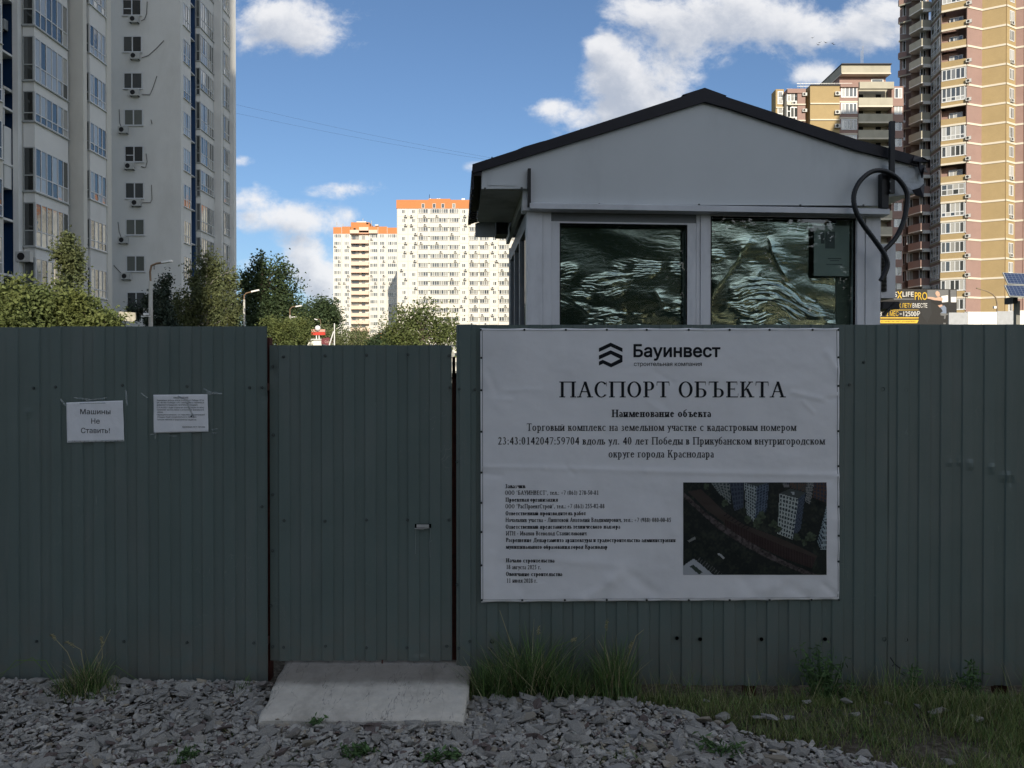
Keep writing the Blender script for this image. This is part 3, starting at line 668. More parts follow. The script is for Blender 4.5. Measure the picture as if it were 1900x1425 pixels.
# ================================================================== BANNER
BY = FY - .014
folds = [(905, 690, 925, 740, -.004, 7), (925, 740, 948, 742, .003, 5), (900, 700, 935, 760, .003, 12), (1215, 690, 1250, 712, -.003, 5), (1195, 740, 1235, 768, .003, 6), (1235, 750, 1255, 800, -.0025, 10), (1470, 728, 1530, 742, .004, 5),
         (1530, 742, 1556, 738, -.003, 4), (1535, 655, 1557, 690, .005, 7), (1490, 745, 1510, 765, .003, 4), (900, 866, 1010, 868, .003, 4), (1010, 868, 1200, 874, .003, 5), (1200, 874, 1555, 882, .0035, 5), (895, 880, 930, 882, -.003, 5),
         (1050, 865, 1065, 880, -.003, 4), (1520, 930, 1556, 885, .0035, 6), (940, 1050, 975, 1105, -.004, 10), (1130, 1075, 1165, 1060, .006, 12), (1165, 1060, 1220, 1105, -.006, 10), (1085, 1110, 1135, 1080, .006, 10), (1000, 1035, 1150, 1050, .003, 8),
         (1420, 1095, 1455, 1080, .006, 12), (1455, 1080, 1500, 1108, -.005, 10), (1380, 1075, 1400, 1105, -.004, 10), (910, 1030, 905, 1080, .004, 8), (1040, 650, 1060, 690, .0012, 15), (1240, 930, 1250, 985, .0015, 8), (1530, 1085, 1556, 1108, -.005, 6),
         (970, 1010, 1100, 1012, .002, 7), (1000, 885, 1020, 1020, .0012, 10), (935, 725, 1000, 722, .002, 4), (1185, 625, 1200, 690, .0015, 8), (1300, 700, 1480, 716, .0015, 6)]
GR_T = [892, 973, 1050, 1126, 1200, 1278, 1354, 1428, 1508, 1556]; GR_B = [894, 969, 1048, 1126, 1200, 1278, 1354, 1428, 1506, 1557]
GR_L = [664, 724, 801, 877, 933, 987, 1049]; GR_R = [663, 716, 800, 865, 940, 994, 1042]
def bdep(px, py):
    px = np.asarray(px, float); py = np.asarray(py, float)
    d = .0045 * vnoise(px, py * 1.2, 1 / 150, 21, 3) + .0014 * vnoise(px, py * 1.6, 1 / 28, 22, 3)
    d += .0016 * (1 - np.abs(vnoise(px + py * .3, py * 1.5, 1 / 70, 33, 2)) * 2) * np.clip((py - 860) / 100, .25, 1)
    for (x0, y0, x1, y1, amp, wd) in folds:
        L2 = (x1 - x0) ** 2 + (y1 - y0) ** 2; t = np.clip(((px - x0) * (x1 - x0) + (py - y0) * (y1 - y0)) / L2, 0, 1)
        dist = np.hypot(px - x0 - t * (x1 - x0), py - y0 - t * (y1 - y0)); d += amp * np.exp(-(dist / wd) ** 2) * .9
    # pulled in at the ties, bellied between them
    for g_, yy in ((GR_T, 610), (GR_B, 1114)):
        e = np.exp(-np.abs(py - yy) / 14)
        for gx_ in g_: d -= .005 * e * np.exp(-((px - gx_) / 11) ** 2)
        d += .0025 * e
    for g_, xx in ((GR_L, 892), (GR_R, 1557)):
        e = np.exp(-np.abs(px - xx) / 14)
        for gy_ in g_: d -= .004 * e * np.exp(-((py - gy_) / 11) ** 2)
    return d
def bposv(px, py, off=0.):
    X_, Z_ = PV(px, py, BY); return np.stack([X_, BY - bdep(px, py) - off, Z_], -1)
def bpos(px, py, off=0.): return Vector(bposv(np.array([px]), np.array([py]), off)[0])
def vinyl(t, tc, cs):
    n = t.noise(tc, 3, 6, .6); return t.mix(t.mr(n, .45, .8, 0, .3), cs, (.5, .51, .52))
m_vin = mat('white_vinyl', (.80, .80, .81), .5, .35, var=.04, vs=2, bump=.08, bs=35, extra=vinyl)
bn = thing('banner', 'large white construction notice banner with black Cyrillic text tied to the right fence', 'banner', tuple(P(1225, 1112, BY)))
us = np.linspace(0, 1, 230); vs = np.linspace(0, 1, 175); U, Vv = np.meshgrid(us, vs)
# slightly scalloped outline
def sc_(p_, g_, a): 
    r_ = np.zeros_like(p_)
    for i in range(len(g_) - 1):
        k = (p_ - g_[i]) / (g_[i + 1] - g_[i]); r_ += np.where((k >= 0) & (k <= 1), np.sin(np.clip(k, 0, 1) * math.pi), 0) * a
    return r_
x_l = 891 + 1.5 * Vv; x_r = 1557 + 2 * Vv; pxg = x_l + (x_r - x_l) * U
y_t = 609 - .8 * U + sc_(pxg, GR_T, 1.2); y_b = 1116.5 - 4.5 * U - sc_(pxg, GR_B, 1.6) + 1.5
pyg = y_t + (y_b - y_t) * Vv; dd = bdep(pxg, pyg)
kx = BY / F
V = np.stack([((pxg - 950) * kx).ravel(), (BY - dd).ravel(), PV(950, pyg.ravel(), BY)[1]], 1)
nx = len(us); ny = len(vs); ii = (np.arange(ny - 1)[:, None] * nx + np.arange(nx - 1)[None]).ravel(); Fq = np.stack([ii, ii + nx, ii + 1 + nx, ii + 1], 1)
o = put('vinyl_sheet', bigmesh('vinyl_sheet', V, Fq, [m_vin], smooth=True), bn)
md = o.modifiers.new('thickness', 'SOLIDIFY'); md.thickness = .0008; md.offset = -1
# hem seam line and ties
b = MB()
seam = [(895, 613), (1553, 612), (1555.5, 1108), (896, 1112.5), (895, 613)]
for k in range(4):
    (a0, b0), (a1, b1) = seam[k], seam[k + 1]; n = 40
    for i in range(n):
        p0 = bpos(a0 + (a1 - a0) * i / n, b0 + (b1 - b0) * i / n, .0006); p1 = bpos(a0 + (a1 - a0) * (i + 1) / n, b0 + (b1 - b0) * (i + 1) / n, .0006); b.bar(p0, p1, .0026, .0008)
b.build('hem_seam', mat('seam_grey', (.10, .11, .12), .7), bn)
gro = MB(); gro.tube([(0, .001, 0), (0, -.0025, 0)], .0062, 12); gro.tube([(0, -.0025, 0), (0, -.004, 0)], .003, 8, 1); gme = gro.mesh('eyelet', [m_screw, m_hole])
for px, py in [(q, 612) for q in GR_T] + [(q, 1113.5) for q in GR_B] + [(893, q) for q in GR_L] + [(1556, q) for q in GR_R]:
    c = bpos(px, py, .0012); put('eyelet', gme, bn, Matrix.Translation(c))
mpb = lambda a, c: bposv(a, c, .0016)
LINES = [('ПАСПОРТ ОБЪЕКТА', 1037.3, 1457.5, 737.3, 29.4, 0), ('Наименование объекта', 1134.6, 1319, 773.8, 13.8, 1),
 ('Торговый комплекс на земельном участке с кадастровым номером', 977, 1477.5, 799.4, 13.8, 0), ('23:43:0142047:59704 вдоль ул. 40 лет Победы в Прикубанском внутригородском', 923.6, 1530.9, 824.8, 13.8, 0),
 ('округе города Краснодара', 1128.8, 1324.6, 848.8, 13.8, 0),
 ('Заказчик', 937, 974.4, 905.6, 7.6, 1), ('ООО "БАУИНВЕСТ", тел.: +7 (861) 278-50-81', 937, 1111, 918, 8, 0), ('Проектная организация', 937.8, 1034.4, 930.6, 7.6, 1), ('ООО "РасПроектСтрой", тел.: +7 (861) 255-02-88', 937.4, 1121.9, 943, 8, 0),
 ('Ответственный производитель работ', 937.8, 1087, 955.8, 7.6, 1), ('Начальник участка - Лиштовой Анатолий Владимирович, тел.: +7 (988) 080-00-85', 938, 1245, 968.3, 8, 0), ('Ответственный представитель технического надзора', 938, 1150.6, 980.7, 7.6, 1),
 ('ИТН - Иванов Всеволод Станиславович', 938.5, 1088, 993.2, 8, 0), ('Разрешение Департамента архитектуры и градостроительства администрации', 938.5, 1253.4, 1005.5, 7.6, 1), ('муниципального образования город Краснодар', 938.5, 1127, 1018, 7.6, 1),
 ('Начало строительства', 938.5, 1028.5, 1043.4, 7.6, 1), ('18 августа 2025 г.', 939, 1004, 1056, 8, 0), ('Окончание строительства', 938.5, 1043, 1068.6, 7.6, 1), ('11 июля 2028 г.', 939.6, 997, 1081, 8, 0)]
for (s_, x0, x1, bl, cap, bo) in LINES:
    decal('lettering', serif_line(s_, x0, x1, bl, cap, bo), mpb, m_ink, bn, dice=8 if cap > 20 else None)
lg = [[(155, 190), (315, 115), (315, 168), (155, 242)], [(315, 115), (475, 190), (475, 242), (315, 168)], [(155, 290), (315, 218), (318, 272), (155, 345)], [(315, 218), (475, 290), (443, 335), (318, 272)], [(475, 290), (475, 378), (443, 335)],
      [(475, 378), (320, 450), (320, 398), (443, 335)], [(320, 450), (212, 400), (208, 348), (320, 398)], [(212, 400), (155, 425), (155, 372), (208, 348)]]
decal('logo', [[(1090 + a * .1368, 620 + c * .1368) for a, c in q] for q in lg], mpb, m_ink, bn, dice=6)
decal('lettering', sans_polys('Бауинвест', 1176.2, 1335.9, 662, 22.8, .026), mpb, m_ink, bn, dice=8)
decal('lettering', sans_polys('строительная компания', 1176.2, 1302, 679, 7.8, .004), mpb, m_ink, bn)
# printed aerial view on the banner: colour per cell of a fine grid
def colormat(name, rough=.5):
    m = bpy.data.materials.new(name); m.use_nodes = True; t = NT(m.node_tree); bs = m.node_tree.nodes['Principled BSDF']
    a = t.new('ShaderNodeVertexColor'); a.layer_name = 'print'; t.link(a.outputs[0], bs.inputs['Base Color']); bs.inputs['Roughness'].default_value = rough; bs.inputs['Specular IOR Level'].default_value = .3; return m
def print_grid(name, img, mp, x0, y0, x1, y1, parent, m):
    H, W_, _ = img.shape; px = np.linspace(x0, x1, W_ + 1); py = np.linspace(y0, y1, H + 1)
    A_, C_ = np.meshgrid(px, py); V = mp(A_.ravel(), C_.ravel()); ii = (np.arange(H)[:, None] * (W_ + 1) + np.arange(W_)[None]).ravel()
    me = bigmesh(name, V, np.stack([ii, ii + W_ + 1, ii + W_ + 2, ii + 1], 1), [m]); ca = me.color_attributes.new('print', 'FLOAT_COLOR', 'CORNER')
    c = np.concatenate([img.reshape(-1, 3), np.ones((H * W_, 1))], 1).repeat(4, 0); ca.data.foreach_set('color', c.astype(np.float32).ravel()); return put(name, me, parent)
def fillpoly(img, pts, c, sx=1., sy=1.):
    H, W_, _ = img.shape; yy, xx = np.mgrid[0:H, 0:W_] + .5; xx = xx / W_ * sx; yy = yy / H * sy
    ins = np.zeros((H, W_), bool); n = len(pts); j = n - 1
    for i in range(n):
        xi, yi = pts[i]; xj, yj = pts[j]
        if yi != yj: ins ^= ((yi > yy) != (yj > yy)) & (xx < (xj - xi) * (yy - yi) / (yj - yi) + xi)
        j = i
    img[ins] = c; return ins
W_, H_ = 200, 128; img = np.zeros((H_, W_, 3)); gx_, gy_ = np.meshgrid(np.arange(W_), np.arange(H_))
n1 = vnoise(gx_ * 1., gy_ * 1., .09, 41, 4); n2 = vnoise(gx_ * 1., gy_ * 1., .35, 42, 2)
img[:] = (.008, .012, .012); img += np.clip(n1 * .5 + n2 * .5 + .05, 0, 1)[..., None] * np.array([.05, .062, .035]) * .6
SXp, SYp = 1777, 1147; O = (48, 66)
def q(pts): return [(a - O[0], c - O[1]) for a, c in pts]
def curve(pts, w0, w1): return pts
up_ = [(100, 180), (270, 150), (570, 440), (800, 590), (1250, 760), (1500, 870), (1710, 975)]; lo_ = [(1640, 1130), (1400, 1040), (1100, 900), (760, 700), (520, 540), (330, 400), (180, 250)]
fillpoly(img, q(up_ + lo_), (.042, .032, .028), SXp, SYp)
ins = fillpoly(img.copy(), q([(560, 520), (900, 690), (1300, 860), (1690, 1000), (1640, 1130), (1300, 1010), (900, 820), (560, 620)]), (0, 0, 0), SXp, SYp)
img[ins] = np.array([.022, .013, .013]) + (np.sin(gx_[ins] * 1.7) > .2)[:, None] * np.array([.012, .008, .008])
fillpoly(img, q([(60, 190), (330, 440), (700, 700), (1000, 880), (1300, 1040), (1700, 1210), (1560, 1210), (1100, 1010), (800, 850), (480, 640), (60, 260)]), (.06, .05, .05), SXp, SYp)
sp = ins * 0
rd = fillpoly(img.copy(), q([(60, 190), (330, 440), (700, 700), (1000, 880), (1300, 1040), (1700, 1210), (1560, 1210), (1100, 1010), (800, 850), (480, 640), (60, 260)]), (0, 0, 0), SXp, SYp)
img[rd] *= (1 + 1.2 * n2[rd])[:, None].clip(.3, 2)
for k in range(7): a = 545 + k * 45; c = 440 + k * 28; fillpoly(img, q([(a, c + 40), (a + 60, c), (a + 72, c + 6), (a + 12, c + 48)]), (.012, .01, .012), SXp, SYp)
def ptower(front, side, top, lit, sh, nx, ny):
    def face(qd, base, nx, ny, wc):
        fillpoly(img, q(qd), base, SXp, SYp); A_, B_, C2, D_ = [np.array(v, float) for v in qd]
        for i in range(nx):
            for j in range(ny):
                def bl(u, v): return tuple((A_ * (1 - u) + B_ * u) * (1 - v) + (D_ * (1 - u) + C2 * u) * v)
                u0, u1, v0, v1 = (i + .25) / nx, (i + .85) / nx, (j + .2) / ny, (j + .85) / ny
                fillpoly(img, q([bl(u0, v0), bl(u1, v0), bl(u1, v1), bl(u0, v1)]), wc, SXp, SYp)
    face(side, sh, 4, ny, (.02, .03, .05)); face(front, lit, nx, ny, (.03, .045, .05))
    if top: fillpoly(img, q(top), (.045, .055, .055), SXp, SYp)
ptower([(390, 66), (620, 66), (640, 340), (490, 200)], [(620, 66), (790, 66), (790, 380), (680, 420)], None, (.17, .19, .18), (.05, .065, .09), 5, 6)
ptower([(800, 66), (960, 110), (935, 570), (830, 450)], [(960, 110), (1110, 66), (1080, 420), (935, 560)], [(800, 66), (1110, 66), (960, 118)], (.28, .32, .32), (.08, .11, .15), 5, 11)
ptower([(1240, 205), (1475, 265), (1400, 775), (1215, 700)], [(1475, 265), (1565, 190), (1500, 640), (1400, 775)], [(1240, 205), (1375, 140), (1565, 190), (1475, 268)], (.36, .40, .38), (.06, .08, .11), 6, 10)
fillpoly(img, q([(1380, 180), (1430, 180), (1425, 220), (1400, 215)]), (.3, .33, .33), SXp, SYp)
ptower([(1370, 66), (1580, 66), (1560, 180), (1380, 135)], [(1670, 66), (1825, 66), (1825, 320), (1650, 250)], None, (.08, .05, .035), (.07, .04, .03), 8, 5)
ptower([(1575, 66), (1670, 66), (1620, 340), (1560, 300)], [(1285, 66), (1365, 66), (1360, 130), (1290, 130)], None, (.2, .2, .19), (.15, .15, .15), 4, 8)
ptower([(1822, 360), (1827, 360), (1827, 900), (1750, 900)], [(1822, 360), (1822, 360), (1750, 900), (1710, 800)], None, (.3, .36, .38), (.2, .26, .28), 3, 9)
fillpoly(img, q([(50, 1100), (180, 1010), (420, 1210), (50, 1210)]), (.36, .38, .40), SXp, SYp); fillpoly(img, q([(130, 1110), (175, 1088), (290, 1180), (245, 1210)]), (.03, .045, .035), SXp, SYp)
fillpoly(img, q([(100, 790), (190, 735), (205, 765), (120, 810)]), (.2, .21, .2), SXp, SYp); fillpoly(img, q([(470, 950), (500, 945), (565, 1000), (545, 1020)]), (.35, .36, .37), SXp, SYp)
for k in range(10): a = 215 + k * 30; c = 1000 + k * 21; fillpoly(img, q([(a, c + 50), (a + 40, c), (a + 48, c + 2), (a + 8, c + 52)]), (.12, .12, .125), SXp, SYp)
for (a, c, r_) in [(960, 560, 60), (1160, 580, 50), (1010, 470, 50), (1620, 740, 60), (1450, 740, 50), (560, 320, 40), (840, 520, 45), (1220, 640, 40), (330, 110, 40), (1550, 800, 40)]:
    m_ = ((gx_ / W_ * SXp - (a - O[0])) ** 2 + (gy_ / H_ * SYp - (c - O[1])) ** 2) < (r_ * (1 + .4 * n2)) ** 2; img[m_] = np.array([.04, .055, .035]) * (1 + n2[m_])[:, None]
print_grid('printed_picture', img.clip(.004, 1), mpb, 1267.5, 895, 1533.5, 1066.5, bn, colormat('print_ink'))

# ================================================================== PAPER NOTICES
m_paper = mat('paper', (.8, .81, .83), .6, .3, var=.05, vs=14, bump=.25, bs=28)
m_tape = bpy.data.materials.new('clear_tape'); m_tape.use_nodes = True; bs = m_tape.node_tree.nodes['Principled BSDF']; bs.inputs['Base Color'].default_value = (.55, .6, .6, 1); bs.inputs['Roughness'].default_value = .2; bs.inputs['Alpha'].default_value = .28
PYf = FY - .008
def paper(nm, label, quad, seed, amp):
    t = thing(nm, label, 'paper notice', tuple(P(*quad[3], PYf)))
    A_, B_, C2, D_ = [np.array(v, float) for v in quad]; U, V_ = np.meshgrid(np.linspace(0, 1, 40), np.linspace(0, 1, 30))
    def pos(px, py, off=0.): 
        X_, Z_ = PV(px, py, PYf); r_ = np.stack([X_, PYf - amp * vnoise(np.atleast_1d(np.asarray(px, float)), np.atleast_1d(np.asarray(py, float)), 1 / 22, seed, 3).reshape(np.shape(px)) - off, Z_], -1)
        return Vector(r_) if np.ndim(px) == 0 else r_
    q_ = ((A_ * (1 - U[..., None]) + B_ * U[..., None]) * (1 - V_[..., None]) + (D_ * (1 - U[..., None]) + C2 * U[..., None]) * V_[..., None]).reshape(-1, 2)
    V = pos(q_[:, 0], q_[:, 1]); ii = (np.arange(29)[:, None] * 40 + np.arange(39)[None]).ravel()
    o = put('sheet_of_paper', bigmesh('sheet_of_paper', V, np.stack([ii, ii + 40, ii + 41, ii + 1], 1), [m_paper], smooth=True), t)
    md = o.modifiers.new('thickness', 'SOLIDIFY'); md.thickness = .0003; md.offset = -1
    return t, pos
def tape(t, pts, w_, pos):
    for (a, c, a2, c2) in pts:
        b = MB(); p0 = Vector(P(a, c, PYf)); p1 = Vector(P(a2, c2, PYf)); p0.y = p1.y = PYf - .0022; b.bar(p0, p1, w_, .0002, upv=(0, 1, 0)); b.build('tape', m_tape, t)
t, pos = paper('paper_notice', 'white paper notice reading Машины Не Ставить taped to the left fence', [(123, 747), (228, 743), (230.5, 818), (124.5, 821.5)], 5, .0018)
mp_ = lambda a, c: pos(a, c, .0008)
for s_, x0, x1, bl in (('Машины', 149, 205, 768.5), ('Не', 169.5, 185, 786), ('Ставить!', 150.5, 204, 803.5)): decal('lettering', sans_polys(s_, x0, x1, bl, 9.6, .004), mp_, m_ink, t)
tape(t, [(126, 819.5, 230, 817.5)], .010, pos)
for a in (135, 139, 149, 157, 164, 178, 190, 197, 206, 214, 219): MB().tube([pos(a, 818.4, .001), pos(a, 818.4, .003)], .0022, 7).build('pin_hole', m_hole, t)
tape(t, [(138, 738, 175, 742), (160, 743, 200, 738), (148, 748.5, 196, 747.5)], .006, pos); tape(t, [(234, 724, 236, 752), (112, 740, 122, 752)], .010, pos)
t, pos = paper('paper_notice', 'crumpled white paper notice with many lines of small print taped right of the short notice', [(284.5, 732.5), (385, 731.5), (387, 801), (285.5, 803.5)], 9, .0032)
mp2 = lambda a, c: pos(a, c, .0012)
k = 140 / 1900
for s_, a0, a1, bl, bo in (('УВЕДОМЛЕНИЕ', 700, 1080, 330, 1), ('Уважаемые жильцы домов по ул. 40 лет Победы 137 по', 290, 1475, 392, 0), ('ул. 40 лет Победы 139, сообщаем о переносе', 290, 1475, 450, 0), ('временного ограждения строительной площадки.', 290, 1320, 508, 0),
        ('С 01.04.2025 г. будет ограничен проезд машин по пятну', 290, 1475, 575, 0), ('проезжей части в связи с установкой временного', 290, 1475, 632, 0), ('забора.', 290, 445, 690, 0), ('Обращаем внимание, что парковка у строительной', 290, 1490, 755, 0),
        ('площадки будет осуществляться по правилам.', 295, 1290, 812, 0), ('Приносим извинения за предоставленные неудобства.', 295, 1290, 880, 0), ('Администрация, тел. 8 г. Краснодар', 925, 1500, 1062, 0)):
    decal('lettering', sans_polys(s_, 270 + a0 * k, 270 + a1 * k, 715 + bl * k, 2.7, .012 if bo else .006), mp2, m_ink, t)
MB().add([pos(353, 773, .0014), pos(357, 769.5, .0014), pos(356.6, 773.6, .0014)], [(0, 1, 2)]).build('tear', m_hole, t)
tape(t, [(378, 721, 398, 731), (262, 729, 275, 739), (385, 731, 412, 730), (383, 728, 404, 728)], .007, pos); tape(t, [(278, 806, 290, 805), (289, 806, 288, 814), (312, 809, 328, 809), (392, 798, 404, 795), (394, 804, 402, 803)], .004, pos); tape(t, [(347, 747, 360, 775), (330, 735, 352, 745)], .009, pos)

# ================================================================== SECURITY BOOTH
m_pvc = mat('white_pvc', (.72, .73, .75), .45, .35, var=.05, vs=4, dirt=((.38, .39, .40), .5), ds=4)
m_gab = mat('gable_sheet', (.60, .63, .64), .5, .4, var=.05, vs=1.2, bump=.04, bs=6, dirt=((.34, .36, .37), .4), ds=1.4)
m_blk = mat('black_trim', (.012, .012, .018), .55, .35, var=.3, vs=6, bump=.1, bs=30)
m_blks = mat('black_steel', (.012, .013, .015), .5, .4, var=.3)
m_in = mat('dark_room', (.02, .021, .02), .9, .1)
m_glass = bpy.data.materials.new('clear_glass'); m_glass.use_nodes = True; m_glass.node_tree.nodes.clear(); t = NT(m_glass.node_tree)
tr = t.new('ShaderNodeBsdfTransparent'); tr.inputs[0].default_value = (.86, .91, .885, 1); gs = t.new('ShaderNodeBsdfGlossy'); gs.inputs['Roughness'].default_value = .01
fr = t.new('ShaderNodeFresnel'); fr.inputs[0].default_value = 1.5; mx = t.new('ShaderNodeMixShader'); t.put(mx.inputs[0], E(t, fr.outputs[0]) * 1.7 * (1 - E(t, t.new('ShaderNodeNewGeometry').outputs['Backfacing']))); t.link(tr.outputs[0], mx.inputs[1]); t.link(gs.outputs[0], mx.inputs[2])
ow = t.new('ShaderNodeOutputMaterial'); t.link(mx.outputs[0], ow.inputs[0])
SYF = 5.45; STH = R(4.2)
so_ = Vector((PX(978, SYF), SYF, 0)); ex = Vector((math.cos(STH), math.sin(STH), 0)); ey = Vector((-math.sin(STH), math.cos(STH), 0))
booth = thing('security_booth', 'small white guard booth with black gabled roof and film covered windows behind the right fence', 'guard booth', tuple(so_), STH)
SM = WM[booth].copy()
def S(px, py, dy=0.):
    """photo pixel -> booth coordinates on the plane at depth dy"""
    d = ray(px, py); o_ = so_ + ey * dy - Vector((0, 0, CAMZ)); k = o_.dot(ey) / d.dot(ey); p_ = Vector((0, 0, CAMZ)) + d * k - so_
    return Vector((p_.dot(ex), dy, p_.z))
def U(px, py=500, dy=0.): return S(px, py, dy).x
def Z(py, px=1300, dy=0.): return S(px, py, dy).z
DEP = 1.8; W_ = U(1632); zt = Z(398, 1000); zsill = Z(628, 1200); zs2 = Z(381, 1000)
# walls below the windows, back and right wall, floor
b = MB(); b.box(0, 0, 0, W_, .07, zsill); b.box(W_ - .07, .0701, 0, W_, DEP, zs2); b.box(0, DEP, 0, W_, DEP + .07, zs2); b.box(0, .0701, 0, .07, DEP, zsill)
b.build('wall', m_pvc, booth, mw=SM)
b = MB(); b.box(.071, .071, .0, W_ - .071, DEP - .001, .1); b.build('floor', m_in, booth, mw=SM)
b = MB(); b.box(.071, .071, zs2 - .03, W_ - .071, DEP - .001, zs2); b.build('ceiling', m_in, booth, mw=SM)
def post(px0, px1, y0=-.0, y1=.07, name='post', z0=zsill, z1=None, m=m_pvc):
    b = MB(); b.box(U(px0), y0, z0, U(px1), y1, z1 or zs2 - .02); return b.build(name, m, booth, mw=SM)
post(978, 1006.5, -.012, .10, 'corner_post'); post(1007, 1022.5, -.004, .07, 'wall_strip')
post(1300, 1317, -.004, .08, 'post'); post(1292.5, 1299.5, .006, .08, 'wall_strip')
post(1590, 1604, -.004, .07, 'wall_strip'); post(1605, 1632, -.012, .10, 'corner_post'); 
# header over the windows
b = MB(); b.box(U(1007), .012, Z(413, 1000), U(1300), .07, zs2 - .021); b.build('header', mat('grey_header', (.2, .215, .225), .5), booth, mw=SM)
b = MB(); b.box(U(1317), .014, Z(404, 1450), U(1590), .07, zs2 - .021); b.build('header', mat('grey_header', (0, 0, 0)), booth, mw=SM)
def window(x0, x1, ytop, fl, frr, ft):
    u0, u1 = U(x0), U(x1); z1 = Z(ytop, (x0 + x1) / 2); b = MB(); z0 = zsill
    b.box(u0, .008, z0, u0 + fl, .06, z1); b.box(u1 - frr, .008, z0, u1, .06, z1); b.box(u0 + fl, .008, z0, u1 - frr, .06, z0 + .04); b.box(u0 + fl, .008, z1 - ft, u1 - frr, .06, z1)
    w_ = b.build('window', m_pvc, booth, mw=SM)
    b = MB(); g_ = .006
    for (a, c, d_, e) in ((u0 + fl, u0 + fl + g_, z0 + .04, z1 - ft), (u1 - frr - g_, u1 - frr, z0 + .04, z1 - ft)): b.box(a, .006, d_, c, .03, e)
    b.box(u0 + fl, .006, z1 - ft - g_, u1 - frr, .03, z1 - ft)
    gk = b.build('gasket', m_rub, w_, mw=SM)
    b = MB(); b.box(u0 + fl - .005, .026, z0 + .035, u1 - frr + .005, .032, z1 - ft + .005); b.build('pane', m_glass, w_, mw=SM)
    return u0 + fl, u1 - frr, z0 + .04, z1 - ft
wl = window(1023, 1292, 412, (1039 - 1023) / 262, (1292 - 1275) / 262, .012)
wr = window(1318, 1590, 401, .006, .008, .006)
# side windows of the left wall
b = MB(); zt_s = zs2 - .14
for (a, c) in ((.09, .16), (.62, .70), (1.16, 1.23), (1.66, 1.73)): b.box(.0, a, zsill, .06, c, zt_s)
b.box(0, .09, zt_s, .06, 1.73, zs2 - .03); b.box(-.002, 1.731, zsill, .06, DEP - .001, zs2 - .03); side = b.build('side_window', mat('grey_frame', (.30, .32, .34), .5), booth, mw=SM)
for (a, c) in ((.16, .62), (.70, 1.16), (1.23, 1.66)): MB().box(.02, a, zsill, .026, c, zt_s).build('pane', m_glass, side, mw=SM)
MB().box(-.034, -.03, Z(392, 980), .035, .1, zs2 + .03).build('corner_trim', m_pvc, booth, mw=SM)
# gable
apex = S(1305.5, 186); gl = S(894, 320); gr = S(1682, 306); bl_ = S(894, 352.7); b2 = S(978, 352); b3 = S(978, 381); b4 = S(1637, 383.5); b5 = S(1637, 352)
b = MB(); b.slab([(p_.x, -.035, p_.z) for p_ in (gl, bl_, b2, b3, b4, b5, S(1682, 352), gr, apex)][::1], (0, .035, 0))
ga = b.build('gable', m_gab, booth, mw=SM)
md = ga.modifiers.new('tri', 'TRIANGULATE')
b = MB()  # back gable and inner structure so that the roof is closed
b.slab([(gl.x, DEP, gl.z), (bl_.x, DEP, bl_.z), (S(1682, 352).x, DEP, bl_.z), (gr.x, DEP, gr.z), (apex.x, DEP, apex.z)], (0, .03, 0)); b.build('back_gable', m_gab, booth, mw=SM)
# ledge under the gable
b = MB(); l0 = U(981, 390); l1 = U(1639, 390); zb_, ztp = Z(398.6, 1300), Z(383, 1300)
b.add([(l0, -.036, ztp), (l1, -.036, ztp), (l1, -.085, ztp - .015), (l0, -.085, ztp - .015), (l0, -.0, zb_), (l1, -.0, zb_), (l1, -.085, zb_ + .008), (l0, -.085, zb_ + .008)], [(0, 1, 2, 3), (3, 2, 6, 7), (7, 6, 5, 4), (0, 3, 7, 4), (1, 5, 6, 2), (0, 4, 5, 1)])
b.build('ledge', mat('white_metal', (.6, .62, .65), .4, .5, dirt=((.4, .41, .42), .5)), booth, mw=SM)
sm_ = SCR
for (px, py) in ((1007, 379), (1112, 379), (1297, 380), (1485, 381), (1602, 381), (900, 350), (968, 349)):
    c = S(px, py, -.036); put('screw', sm_, booth, SM @ Matrix.Translation(c))
# soffit boxes
def soff(u0, u1, z, d1, nm='soffit', m=m_gab): b = MB(); b.box(u0, .001, z, u1, d1, z + .012); return b.build(nm, m, booth, mw=SM)
zl = bl_.z; m_sof = mat('soffit_sheet', (.5, .5, .48), .6, .3, dirt=((.2, .19, .17), .7), ds=3)
soff(bl_.x, -.001, zl, 1.12, m=m_sof)
MB().box(bl_.x - .004, -.03, zl - .002, bl_.x, 1.12, gl.z - .01).build('fascia', m_gab, booth, mw=SM)
MB().box(-.16, 1.121, Z(440, 940, 1.1) + .03, -.06, 1.35, zl + .01).build('gutter_box', m_blks, booth, mw=SM)
MB().box(-.001 - .03, .0, Z(372, 978), -.001, DEP, zl + .03).build('frieze', m_gab, booth, mw=SM)
# small frames drawn on the box end
b = MB(); f0 = S(905, 343, -.036); f1 = S(958, 343, -.036)
b.box(f0.x, -.039, f0.z - .004, f1.x, -.0355, f0.z + .012); b.box(f0.x, -.038, f0.z + .013, f0.x + .006, -.0355, f0.z + .1); b.build('trim_strip', m_gab, booth, mw=SM)
